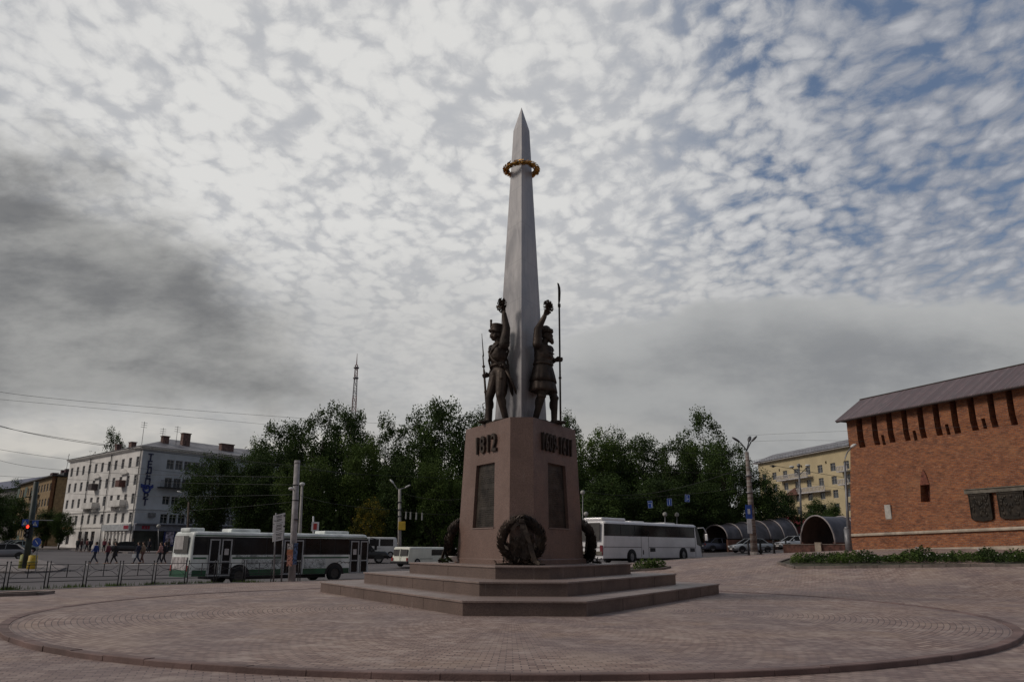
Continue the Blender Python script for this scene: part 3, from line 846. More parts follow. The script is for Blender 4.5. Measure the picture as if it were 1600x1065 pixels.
def foot(b, an, yaw=0.0, k=1.0):
    an = Vector(an); M = Matrix.Rotation(yaw, 3, 'Z')
    b.sph(an + M @ Vector((0, .025, -.04)), (.042 * k, .055 * k, .045 * k))
    cap(b, an + M @ Vector((0, .0, -.03)), an + M @ Vector((.005, -.13, -.048)), .042 * k, .034 * k)
    b.sph(an + M @ Vector((.005, -.15, -.05)), (.045 * k, .065 * k, .030 * k))

def soldier():
    T = thing('bronze_statue', 'bronze soldier in a tall peaked shako with a long musket, above the year 1812', 'statue', Vector((MC.x, MC.y, ZT)) + NL * 0.98, R(-60))
    T.scale = (2.28, 2.26, 2.05)
    def body(b):
        hR, kR, aR = (-.095, 0, .93), (-.13, -.10, .50), (-.13, -.10, .09)
        hL, kL, aL = (.10, .01, .93), (.14, -.05, .50), (.145, .06, .09)
        for h, kn, an, yw in ((hR, kR, aR, .15), (hL, kL, aL, -.35)):
            cap(b, h, kn, .108, .070); cap(b, kn, an, .068, .052)
            m = Vector(kn).lerp(Vector(an), .3); b.sph((m.x, m.y + .02, m.z), (.058, .062, .12))
            foot(b, an, yw, 1.05)
        b.sph((0, .02, .98), (.165, .125, .125)); b.sph((0, .005, 1.10), (.148, .108, .13)); b.sph((0, -.02, 1.28), (.188, .150, .18)); b.sph((0, .0, 1.40), (.190, .13, .12))
        b.sph((-.08, -.075, 1.33), (.09, .07, .10)); b.sph((.08, -.075, 1.33), (.09, .07, .10))
        cap(b, (0, .0, 1.46), (-.01, -.015, 1.57), .064, .057)
        # raised left arm
        S, E_, W = (.18, .0, 1.46), (.20, .03, 1.75), (.17, .0, 2.03)
        cap(b, S, E_, .090, .066); cap(b, E_, W, .066, .044); b.sph((.18, 0, 1.45), (.098, .09, .095))
        hand(b, W, (-.05, -.12, 1), (-1, -.3, 0), (0, -1, 0), 0.05, 1.15)
        # right arm down and forward to the musket
        S, E_, W = (-.195, .0, 1.45), (-.25, .05, 1.17), (-.215, -.04, 0.96)
        cap(b, S, E_, .074, .056); cap(b, E_, W, .054, .035); b.sph(S, (.085, .08, .08))
        hand(b, W, (-.05, -1, -.3), (0, 0, 1), (-1, 0, 0), 0.05, 1.1)
        head(b, (-.02, -.035, 1.67), R(-12), R(-6), moust=True)
    fused('body', body, M_BR, T, 0.0105, 2)
    # uniform details
    def coat(b):
        b.box((0, .11, 1.06), (.30, .03, .10), bev=.01)
        for s in (-1, 1):
            b.loft([[(s * .02, .10, 1.08), (s * .16, .06, 1.08), (s * .17, .09, 1.08), (s * .02, .13, 1.08)],
                    [(s * .02, .15, .85), (s * .17, .10, .85), (s * .18, .13, .85), (s * .02, .18, .85)],
                    [(s * .06, .21, .52), (s * .15, .18, .52), (s * .155, .20, .52), (s * .06, .235, .52)]])
        for s in (-1, 1):
            e_ = B(); e_.sph((s * .20, 0, 1.515), (.085, .065, .022))
            for k in range(9):
                t = k / 8 * PI; e_.cyl((s * (.2 + .08 * math.sin(t)), .06 * math.cos(t), 1.515), (s * (.2 + .095 * math.sin(t)), .07 * math.cos(t), 1.46), .010, n=5)
            e_.obj('epaulette', M_BR, T)
        b.tube([(math.cos(t) * .152, math.sin(t) * .118 + .0, 1.085 + .0 * t) for t in [2 * PI * k / 24 for k in range(24)]], .018, 6, closed=True)
        b.tube([(math.cos(t) * .076, math.sin(t) * .076, 1.50) for t in [2 * PI * k / 16 for k in range(16)]], .026, 6, closed=True)
    b = B(); coat(b); b.obj('coat_tails', M_BR, T)
    b = B()
    for s in (-1, 1):
        b.tube([(s * .13, .05, 1.50), (s * .12, -.09, 1.46), (s * .05, -.165, 1.34), (-s * .06, -.155, 1.18), (-s * .15, -.07, 1.06), (-s * .17, .03, 1.02)], .019, 6)
        b.tube([(s * .13, .05, 1.50), (s * .08, .135, 1.36), (-s * .06, .135, 1.18), (-s * .15, .09, 1.04)], .019, 6)
    b.obj('cross_belts', M_BR, T)
    b = B()
    b.cyl((.21, .02, .98), (.27, .25, .42), .026, .014, 8); b.cyl((.19, -.03, 1.08), (.21, .02, .97), .018, .024, 8); b.box((.195, -.02, 1.04), (.04, .13, .03), bev=.008)
    b.box((.205, -.06, .86), (.07, .05, .12), bev=.012)
    b.obj('sabre', M_BR, T)
    # shako
    M = Matrix.Translation((-.02, -.03, 1.735)) @ Matrix.Rotation(R(-12), 4, 'Z') @ Matrix.Rotation(R(-6), 4, 'X')
    def ring(r, z, n=20, dy=0): return [M @ Vector((math.cos(2 * PI * k / n) * r, math.sin(2 * PI * k / n) * r * 1.12 + dy, z)) for k in range(n)]
    b = B(); b.loft([ring(.090, -.02), ring(.094, .0), ring(.090, .012), ring(.096, .08), ring(.106, .125), ring(.105, .138), ring(.085, .150)])
    b.prism([(math.cos(t) * .095, math.sin(t) * .085 - .055) for t in [PI + PI * k / 10 for k in range(11)]], 0, 0.014, 'Z')
    for v in list(b.b.verts)[-22:]: v.co = M @ (Matrix.Rotation(R(-16), 4, 'X') @ v.co + Vector((0, -.015, -.03)))
    b.cyl(M @ Vector((0, -.115, .07)), M @ Vector((0, -.125, .19)), .016, .020, 8); b.sph(M @ Vector((0, -.126, .20)), .022)
    b.sph(M @ Vector((0, -.108, .06)), (.035, .012, .04))
    b.obj('shako', M_BR, T)
    # musket with bayonet
    b = B(); base = Vector((-.235, -.06, 0.0)); top = Vector((-.245, -.17, 1.30))
    d = (top - base).normalized()
    def q(t, dx=0, dy=0): return base + d * t + Vector((dx, dy, 0))
    b.loft([[q(t, -w, -h), q(t, w, -h), q(t, w, h), q(t, -w, h)] for t, w, h in ((.0, .028, .055), (.05, .028, .06), (.22, .022, .03), (.33, .018, .018))])
    b.cyl(q(.28), q(1.05), .022, .018, 8); b.cyl(q(.9), q(1.33), .014, .011, 8)
    b.cyl(q(1.3, .018), q(1.74, .018), .011, .004, 6)
    for t in (.62, .9, 1.1): b.cyl(q(t), q(t + .03), .027, n=8)
    b.tube([q(.30, 0, -.03), q(.33, 0, -.075), q(.40, 0, -.075), q(.43, 0, -.03)], .007, 5)
    b.obj('musket', M_BR, T)
    b = B(); rg = random.Random(4); laurel(b, .062, .034, 150, rg, .055, .016, 0)
    o = b.obj('hand_wreath', M_BR, T); o.location = (.155, -.045, 2.215)
    b = B(); b.box((.03, .0, .010), (.46, .40, .020), bev=.006); b.obj('footing', M_BR, T)
soldier()

def archer():
    T = thing('bronze_statue', 'bearded bronze warrior in belted coat with tall pole blade, above the years 1609-1611', 'statue', Vector((MC.x, MC.y, ZT)) + NR * 0.98, R(60))
    T.scale = (2.28, 2.26, 2.05)
    def body(b):
        hL, kL, aL = (.095, 0, .93), (.12, -.13, .50), (.13, -.12, .09)
        hR, kR, aR = (-.10, .01, .93), (-.135, -.03, .50), (-.13, .09, .09)
        for h, kn, an, yw in ((hR, kR, aR, .3), (hL, kL, aL, -.1)):
            cap(b, h, kn, .10, .066); cap(b, kn, an, .066, .050)
            m = Vector(kn).lerp(Vector(an), .3); b.sph((m.x, m.y + .02, m.z), (.062, .068, .13))
            b.cyl(Vector(kn) + Vector((0, 0, -.03)), Vector(kn) + Vector((0, 0, .02)), .074, .080, 14)
            foot(b, an, yw, 1.12)
        b.sph((0, .02, .98), (.17, .135, .13)); b.sph((0, .0, 1.12), (.158, .125, .13)); b.sph((0, -.015, 1.28), (.182, .145, .17)); b.sph((0, .0, 1.41), (.185, .118, .11))
        cap(b, (0, .0, 1.46), (.01, -.02, 1.57), .066, .060)
        S, E_, W = (-.18, .02, 1.46), (-.18, .01, 1.74), (-.13, -.09, 1.99)
        cap(b, S, E_, .084, .068); cap(b, E_, W, .064, .042); b.sph(S, (.09, .085, .09))
        hand(b, W, (.1, -.25, 1), (1, -.2, 0), (0, -1, 0), 0.05, 1.15)
        S, E_, W = (.195, .0, 1.45), (.265, .05, 1.20), (.225, -.085, 1.24)
        cap(b, S, E_, .082, .066); cap(b, E_, W, .064, .042); b.sph(S, (.09, .085, .085))
        hand(b, W, (.05, -1, .05), (0, 0, 1), (1, 0, 0), 0.05, 1.15)
        head(b, (.015, -.045, 1.665), R(5), R(-4), beard=True)
    fused('body', body, M_BR, T, 0.0105, 2)
    def skirt(z0, z1, r0, r1, n=48, fold=.012, y0=.01):
        rings = []
        for t in (0, .25, .5, .75, 1):
            z = z0 + (z1 - z0) * t; r = r0 + (r1 - r0) * t ** .8
            rings.append([((r * 1.18 + fold * t * math.sin(k * 2 * PI / n * 14)) * math.cos(2 * PI * k / n), (r * .92 + fold * t * math.sin(k * 2 * PI / n * 14)) * math.sin(2 * PI * k / n) + y0, z) for k in range(n)])
        return rings
    b = B(); b.loft(skirt(1.12, .78, .150, .225)); b.loft(skirt(.80, .60, .205, .232, fold=.016))
    b.loft(skirt(1.45, 1.10, .158, .150, fold=0)[::-1], caps=False)
    b.obj('coat_skirt', M_BR, T)
    b = B()
    b.tube([(math.cos(t) * .182, math.sin(t) * .143 + .01, 1.115) for t in [2 * PI * k / 26 for k in range(26)]], .024, 6, closed=True)
    b.box((0, -.15, 1.115), (.07, .03, .06), bev=.01)
    for z in (1.38, 1.31, 1.24): b.box((0, -.158, z), (.15, .018, .018), bev=.004)
    b.obj('belt', M_BR, T)
    M = Matrix.Translation((.015, -.035, 1.73)) @ Matrix.Rotation(R(5), 4, 'Z') @ Matrix.Rotation(R(-4), 4, 'X')
    def ring(r, z, n=20): return [M @ Vector((math.cos(2 * PI * k / n) * r, math.sin(2 * PI * k / n) * r * 1.12, z)) for k in range(n)]
    b = B(); b.loft([ring(.088, -.02), ring(.108, -.005), ring(.112, .022), ring(.100, .045), ring(.088, .05), ring(.072, .09), ring(.04, .125), ring(.01, .135)])
    rg = random.Random(9)
    for i in range(120):
        t = rg.uniform(0, 2 * PI); p = M @ Vector((math.cos(t) * .105, math.sin(t) * .118, rg.uniform(-.01, .04))); b.sph(p, rg.uniform(.008, .017), seg=5, rings=4)
    b.obj('fur_hat', M_BR, T)
    b = B(); x, y = .235, -.185
    b.cyl((x, y, 0), (x, y, 2.30), .017, .016, 8); b.sph((x, y, .02), (.03, .03, .03)); b.cyl((x, y, 2.27), (x, y, 2.33), .026, .026, 8); b.cyl((x, y, .88), (x, y, .91), .026, n=8)
    prof = [(.0, 2.31), (.020, 2.40), (.028, 2.55), (.022, 2.66), (-.004, 2.745), (-.034, 2.76), (-.022, 2.70), (-.016, 2.60), (-.018, 2.42), (-.014, 2.31)]
    b.prism([(y + (-p[0]), p[1]) for p in prof], x - .007, x + .007, 'X')
    b.obj('pole_blade', M_BR, T)
    b = B(); rg = random.Random(6); laurel(b, .062, .034, 150, rg, .055, .016, 0)
    o = b.obj('hand_wreath', M_BR, T); o.location = (-.105, -.15, 2.175)
    b = B(); b.box((0, .0, .010), (.46, .40, .020), bev=.006); b.obj('footing', M_BR, T)
archer()

# ================================================================== VEGETATION
def crown_mesh(name, seed, m, H=13.0, W=10.0, clumps=95, leaves=95, size=0.34, gap=0.0, base=0.0):
    rg = random.Random(seed); co = []; fc = []
    cl = []
    for i in range(clumps):
        while True:
            p = Vector((rg.uniform(-1, 1), rg.uniform(-1, 1), rg.uniform(-1, 1)))
            if p.length <= 1: break
        p = p.normalized() * (p.length ** 0.45)
        n = 0.72 + 0.55 * mnoise.noise(Vector((p.x * 1.9 + seed * 7.3, p.y * 1.9, p.z * 1.9)))
        if gap and mnoise.noise(p * 2.6 + Vector((seed, 3, 1))) > gap: continue
        z = p.z * n; xyw = 1.0 if z > -0.4 else 0.8
        cl.append((Vector((p.x * n * W / 2 * xyw, p.y * n * W / 2 * xyw, H * (0.5 + z * 0.5))), rg.uniform(0.65, 1.35)))
    for c, r in cl:
        for j in range(int(leaves * r * 1.5)):
            d = Vector((rg.gauss(0, 1), rg.gauss(0, 1), rg.gauss(0, .8))).normalized() * r * (rg.random() ** 0.6) * 1.12
            p = c + d; s = size * rg.uniform(.50, 1.05)
            a = Vector((rg.gauss(0, 1), rg.gauss(0, 1), rg.gauss(0, .6))).normalized()
            e = a.cross(Vector((rg.gauss(0, 1), rg.gauss(0, 1), rg.gauss(0, 1)))).normalized()
            k = len(co); co += [p - a * s * .5, p + e * s * .32, p + a * s * .5, p - e * s * .32]; fc.append((k, k + 1, k + 2, k + 3))
    me = bpy.data.meshes.new(name); me.from_pydata([tuple(v) for v in co], [], fc); me.materials.append(m)
    return me, cl
def trunk_mesh(name, seed, H, cl, r0=0.32):
    rg = random.Random(seed + 50); b = B(); z0 = -3.0
    pts = [Vector((rg.gauss(0, .12), rg.gauss(0, .12), z0 + (H * .60 - z0) * t)) for t in (0, .2, .4, .6, .8, 1)]
    b.tube(pts, [r0 * (1 - .82 * t) for t in (0, .2, .4, .6, .8, 1)], 8)
    for c, r in rg.sample(cl, min(22, len(cl))):
        t = max(0.12, min(.8, (c.z / H) * .65)); a = pts[0].lerp(pts[-1], t)
        mid = a.lerp(c, .5) + Vector((rg.gauss(0, .3), rg.gauss(0, .3), rg.uniform(0, .6)))
        b.tube([a, mid, c], [r0 * .34 * (1 - t * .5), r0 * .2 * (1 - t * .5), .03], 5)
    return b.mesh(name, M_BARK)
KINDS = {}
def kind(key, seed, m, **kw):
    me, cl = crown_mesh('crown', seed, m, **kw); KINDS[key] = (me, trunk_mesh('trunk', seed, kw.get('H', 13.0), cl), kw.get('H', 13.0), kw.get('W', 10.0))
kind('a', 1, M_LEAF, clumps=185, size=.31); kind('b', 2, M_LEAF, clumps=180, W=9.0, size=.31); kind('c', 3, M_LEAFL, clumps=175, size=.31); kind('d', 4, M_LEAF, clumps=115, gap=0.18)
kind('e', 5, M_LEAFL, clumps=95, gap=0.05, size=.30, leaves=70); kind('s', 6, M_LEAF, clumps=60, leaves=45, gap=0.08, size=.26); kind('y', 7, M_LEAFY, clumps=100, W=9)
def tree(px, ytop, wpx, Y, k, label, group=None, low=0.10, cat='tree'):
    base = on_ground(px, Y); top = at(px, ytop, Y).z; Ht = top - base.z
    me, tr, H, W = KINDS[k]
    Wm = wpx / F * Y * 1.08; zb = Ht * low
    T = thing('tree', label, cat, (base.x, base.y, base.z), random.Random(px).uniform(0, 6), group)
    sx, sz = Wm / W, (Ht - zb) / H / 0.91
    for nm, mm in (('crown', me), ('trunk', tr)):
        o = mkobj(nm, mm, T); o.location = (0, 0, zb); o.scale = (sx, sx, sz)
        if nm == 'trunk': o.scale = (sx * .9, sx * .9, sz); o.location = (0, 0, zb)
    return T
G = 'park trees behind the square'
for t in [
    (322, 712, 100, 96, 'a', 'round dark green street tree before the white corner building'),
    (392, 676, 66, 112, 'e', 'loose pale tree top rising left of the big park trees'),
    (385, 712, 84, 94, 'b', 'dark tree just right of the street tree at the white building'),
    (432, 660, 92, 104, 'a', 'tall dark tree left of the concrete pole'),
    (486, 646, 96, 102, 'd', 'tall tree with a ragged top just left of the television mast'),
    (528, 640, 84, 106, 'a', 'tall tree right under the television mast'),
    (470, 720, 100, 90, 'c', 'lower light green tree behind the concrete pole'),
    (560, 690, 96, 94, 'c', 'lighter rounded tree behind the front of the green bus'),
    (600, 664, 84, 104, 'd', 'sparse see-through tree between two dense crowns'),
    (640, 655, 86, 104, 'd', 'dark tree with sky gaps left of the highest park tree'),
    (690, 628, 100, 100, 'a', 'highest dense tree in the park, left of the monument'),
    (620, 718, 90, 90, 'b', 'low dark tree behind the white minibus'),
    (680, 726, 84, 89, 'c', 'low lighter tree behind the cream van'),
    (742, 652, 60, 108, 'd', 'thin-leaved tree top beside the left edge of the pedestal'),
    (748, 668, 90, 98, 'b', 'dark tree partly hidden by the left side of the pedestal'),
    (815, 668, 100, 100, 'a', 'tree hidden almost wholly behind the pedestal'),
    (893, 656, 62, 108, 'd', 'sparse tree top beside the right edge of the pedestal'),
    (885, 690, 80, 96, 'd', 'dark tree partly hidden by the right side of the pedestal'),
    (930, 680, 88, 99, 'c', 'light green tree right of the pedestal, behind the coach'),
    (965, 676, 76, 103, 'b', 'tree with a narrow top left of the first blue lane sign'),
    (1012, 684, 92, 99, 'a', 'broad dark tree above the first two blue lane signs'),
    (1056, 692, 76, 96, 'd', 'dark tree above the rightmost blue lane sign'),
    (1110, 650, 92, 101, 'd', 'tall sparse tree sticking out above the right of the park'),
    (1092, 680, 80, 98, 'e', 'loose tree crown under the tall sparse tree'),
    (1140, 692, 84, 93, 'a', 'dense dark tree left of the three-armed street lamp'),
    (950, 745, 100, 88, 'b', 'low dark tree right behind the rear of the coach'),
    (1040, 750, 110, 88, 'a', 'low dark tree right behind the front of the coach'),
    (1110, 755, 80, 89, 'b', 'low dark tree behind the black parked sedan'),
    (1192, 738, 74, 92, 'b', 'mid-height tree right of the three-armed street lamp'),
    (1226, 772, 62, 96, 'a', 'small dark tree above the long arched canopy'),
    ]:
    tree(*t, group=G)
tree(574, 776, 60, 86, 'y', 'young tree turning yellow above the front of the green bus')
tree(1282, 780, 58, 120, 'b', 'small dark tree before the yellow building', low=.05)
tree(1308, 786, 40, 112, 'b', 'small dark tree beside the slim street lamp at the brick wall', low=.05)
tree(158, 681, 52, 190, 'd', 'dense tree top behind the roof of the white corner building')
tree(124, 694, 56, 185, 's', 'bare-looking thin tree behind the left end of the white building')
tree(10, 778, 60, 120, 'a', 'dark tree at the far left edge of the street')
tree(-34, 760, 80, 110, 'b', 'dark tree cut by the left edge')
tree(66, 796, 46, 128, 'b', 'low dark tree before the tan apartment block')
tree(92, 800, 36, 124, 'a', 'low dark tree at the left end of the white building')
tree(96, 748, 30, 190, 's', 'bare-looking tree above the roof of the tan block')
tree(20, 756, 50, 205, 'd', 'dark tree behind the left end of the tan block')

def undergrowth():
    "dark shrub layer and far wood behind the park trees: nobody could count it"
    rg = random.Random(77); co = []; fc = []
    for i in range(26000):
        px = rg.uniform(395, 1235); back = rg.random() < .5
        Y = rg.uniform(100, 104) if not back else rg.uniform(112, 120)
        x = (px - 800) / F * Y; h = (5.0 + 2.5 * mnoise.noise(Vector((x * .18, 3, 0)))) if not back else (9.5 + 3.5 * mnoise.noise(Vector((x * .1, 8, 0))))
        h *= max(0.15, 1 - max(0, px - 1090) / 160)
        z = g(x, Y) + h * rg.random() ** .8; s = rg.uniform(.5, .95)
        a = Vector((rg.gauss(0, 1), rg.gauss(0, .5), rg.gauss(0, 1))).normalized(); e = a.cross(Vector((rg.gauss(0, .4), 1, rg.gauss(0, .4)))).normalized()
        p = Vector((x, Y, z)); k = len(co); co += [p - a * s * .5, p + e * s * .4, p + a * s * .5, p - e * s * .4]; fc.append((k, k + 1, k + 2, k + 3))
    me = bpy.data.meshes.new('undergrowth'); me.from_pydata([tuple(v) for v in co], [], fc); me.materials.append(M_LEAF)
    tag(mkobj('undergrowth', me), 'dark undergrowth filling the park below the tree crowns', 'undergrowth', kind='stuff')
undergrowth()

# shrubs
def shrub_mesh(seed, H, W, n, size, m, flowers=0):
    rg = random.Random(seed); b = B()
    for i in range(n):
        t = rg.uniform(0, 2 * PI); r = W / 2 * rg.random() ** .5; z = H * (rg.random() ** .7) * (1 - .5 * (r / (W / 2)) ** 2) * (.75 + .35 * mnoise.noise(Vector((math.cos(t) * 2, math.sin(t) * 2, seed))))
        p = Vector((math.cos(t) * r, math.sin(t) * r, z)); s = size * rg.uniform(.6, 1.2)
        a = Vector((math.cos(t) * .5 + rg.gauss(0, .6), math.sin(t) * .5 + rg.gauss(0, .6), rg.uniform(-.2, 1))).normalized(); e = a.cross(Vector((rg.gauss(0, 1), rg.gauss(0, 1), .3))).normalized()
        b.face([p - a * s * .5, p + e * s * .3, p + a * s * .5, p - e * s * .3])
    for i in range(flowers):
        t = rg.uniform(0, 2 * PI); r = W / 2 * rg.random() ** .5; p = (math.cos(t) * r, math.sin(t) * r, H * rg.uniform(.5, .8)); b.sph(p, .035, 1, 6, 4)
    return b.mesh('shrub', [m, mat('flower_petal', (.6, .55, .55), .7)])
SH = [shrub_mesh(1, .8, 1.3, 520, .13, M_LEAFL), shrub_mesh(2, .65, 1.5, 480, .12, M_LEAF, 4), shrub_mesh(3, .95, 1.1, 420, .13, M_LEAF, 2)]
rgs = random.Random(12)
pA, pB = on_ground(1250, 45.2), on_ground(1600, 38.6); dAB = (pB - pA)
words = ['first', 'second', 'third', 'fourth', 'fifth', 'sixth', 'seventh', 'eighth', 'ninth', 'tenth', 'eleventh', 'twelfth', 'thirteenth', 'fourteenth', 'fifteenth', 'sixteenth']
for i in range(16):
    for row in range(2):
        p = pA + dAB * ((i + .35 * row + rgs.uniform(-.15, .15)) / 15.0)
        y = p.y + row * 1.15 + rgs.uniform(-.15, .15); x = p.x + row * .3
        o = mkobj('shrub', SH[(i * 2 + row * 3 + i // 4) % 3]); o.location = (x, y, g(x, y) + .02); o.rotation_euler = (0, 0, rgs.uniform(0, 6)); s = rgs.uniform(.75, 1.05); o.scale = (s, s, s * rgs.uniform(.62, .95))
        tag(o, 'rose bush, %s from the left, %s row of the bed by the brick wall' % (words[i], ['front', 'back'][row]), 'shrub', 'rose bushes in the bed by the brick wall')
for n, (px, Y, k, s, lb) in enumerate([(932, 50, 0, .85, 'small leafy plant nearest the pedestal in the bed behind the steps'), (948, 49.6, 1, .8, 'low plant in the bed behind the steps, before the coach rear wheel'), (966, 50.2, 0, .75, 'small plant at the middle of the bed behind the steps'), (1008, 49.6, 0, 1.15, 'big bright leafy plant in the bed behind the steps'), (1024, 49.8, 0, 1.05, 'second big leafy plant near the right end of the bed behind the steps')]):
    p = on_ground(px, Y); o = mkobj('garden_plant', SH[k]); o.location = p; o.scale = (s, s, s * .9); o.rotation_euler = (0, 0, n); tag(o, lb, 'plant')
def bed(name, pts, m=None):
    "soil bed with a stone kerb following the ground"
    soil = mat('bed_soil', (.06, .055, .035), .95, 0, .4, 3, .6, 12)
    b = B(); b.face([(x, y, g(x, y) + .03) for x, y in pts]); struct(b.obj(name + '_soil', soil))
    k = B()
    for i in range(len(pts)):
        a, c = Vector(pts[i]), Vector(pts[(i + 1) % len(pts)]); L = (c - a).length; n = max(1, int(L / 1.0)); d = (c - a) / n
        for j in range(n):
            p, q = a + d * j, a + d * (j + .98); w = Vector((-d.y, d.x)).normalized() * .07
            top = [(p.x - w.x, p.y - w.y, g(p.x, p.y) + .10), (q.x - w.x, q.y - w.y, g(q.x, q.y) + .10), (q.x + w.x, q.y + w.y, g(q.x, q.y) + .10), (p.x + w.x, p.y + w.y, g(p.x, p.y) + .10)]
            bot = [(t[0], t[1], t[2] - .25) for t in top]; vs = [k.b.verts.new(t) for t in top + bot]
            for ix in ((0, 1, 2, 3), (0, 4, 5, 1), (1, 5, 6, 2), (2, 6, 7, 3), (3, 7, 4, 0)): k.b.faces.new([vs[z] for z in ix])
    struct(k.obj(name + '_kerb', m or M_CONCD))
a, c = on_ground(1243, 43.6), on_ground(1640, 36.6)
bed('rose_bed', [(a.x, a.y), (c.x, c.y), (c.x + 2.2, c.y + 3.6), (a.x + 1.2, a.y + 4.4), (a.x - .1, a.y + 2.5)])
a, c = on_ground(905, 48.4), on_ground(1050, 48.6)
bed('plant_bed', [(a.x, a.y), (c.x - .6, c.y), (c.x, c.y + .6), (c.x - .2, c.y + 2.2), (a.x, a.y + 2.2)])
a = on_ground(-30, 27.5); c = on_ground(57, 28.6)
bed('edge_bed', [(a.x, a.y), (c.x, c.y), (c.x - .1, c.y + 1.2), (a.x, a.y + 1.2)])
def tufts():
    rg = random.Random(8); b = B(); base = on_ground(0, 33)
    for i in range(2600):
        t = rg.random(); px = rg.uniform(-40, 470); Y = 33.3 + (px / 466) * 11.2 + rg.gauss(0, .12)
        if mnoise.noise(Vector((px * .03, 0, 0))) < .02: continue
        p = on_ground(px, Y) if i % 8 == 0 else Vector((base.x + rg.gauss(0, .3), base.y + rg.gauss(0, .08), base.z))
        if i % 8 == 0: base = p
        h = rg.uniform(.06, .22); w = rg.uniform(.01, .02); dx = rg.gauss(0, .05)
        b.face([p + Vector((-w, 0, 0)), p + Vector((w, 0, 0)), p + Vector((dx, 0, h))])
    tag(b.obj('grass_tufts', M_LEAFL, fix=False), 'weeds growing along the foot of the railing', 'grass', kind='stuff')
tufts()

# ================================================================== FRAMES: a vertical plane through two ground points
class Frame:
    def __init__(s, px0, Y0, px1, Y1, py=850):
        s.a = at(px0, py, Y0); s.c = at(px1, py, Y1); d = s.c - s.a; s.L = math.hypot(d.x, d.y); s.rz = math.atan2(d.y, d.x)
        s.o = Vector((s.a.x, s.a.y, 0)); s.u = Vector((math.cos(s.rz), math.sin(s.rz), 0)); s.n = Vector((math.sin(s.rz), -math.cos(s.rz), 0))
    def uv(s, px, py, off=0.0):
        d = at(px, py, 1.0) - Vector((0, 0, EYE)); o = s.o - s.n * off
        E0 = Vector((0, 0, EYE)); t = (o - E0).dot(s.n) / d.dot(s.n); p = E0 + d * t
        return (p - o).dot(s.u), p.z
    def M(s): return Matrix.Translation(s.o) @ Matrix.Rotation(s.rz, 4, 'Z')
    def world(s, u, y, z=0): return s.o + s.u * u - s.n * y + Vector((0, 0, z))
def put(o, T, fr, shift=None):
    "child o of thing T placed in frame fr"
    Tm = Matrix.Translation(T.location) @ Matrix.Rotation(T.rotation_euler.z, 4, 'Z')
    M = Tm.inverted() @ fr.M()
    if shift is not None: M = M @ Matrix.Translation(shift)
    o.location = M.to_translation(); o.rotation_euler = M.to_euler(); return o

# ---- windows
WM = {}
def win_mesh(w, h, frame_m, cross=True):
    k = (round(w, 2), round(h, 2), frame_m.name)
    if k in WM: return WM[k]
    b = B(); f = .07
    b.box((0, .03, f / 2 - h / 2), (w, .06, f)); b.box((0, .03, h / 2 - f / 2), (w, .06, f))
    for s in (-1, 1): b.box((s * (w / 2 - f / 2), .03, 0), (f, .06, h - 2 * f))
    b.box((0, .03, 0), (.06, .05, h - 2 * f)); 
    if cross: b.box((0, .034, h * .2), (w - 2 * f, .045, .05))
    fm = b.mesh('window', frame_m)
    b = B(); b.box((0, .075, 0), (w - .04, .02, h - .04)); pm = b.mesh('pane', M_WGLASS)
    WM[k] = (fm, pm); return WM[k]
M_WFR = mat('window_frame_paint', (.42, .41, .40), .6)
M_WFRD = mat('window_frame_brown', (.12, .08, .06), .6)
def add_window(T, fr, u0, u1, z0, z1, y, fm):
    f, p = win_mesh(u1 - u0 - .01, z1 - z0 - .01, fm)
    o = mkobj('window', f, T); put(o, T, fr, ((u0 + u1) / 2, y, (z0 + z1) / 2))
    q = mkobj('pane', p, o)
def part(b, name, m, T, fr):
    return put(b.obj(name, m, T), T, fr)

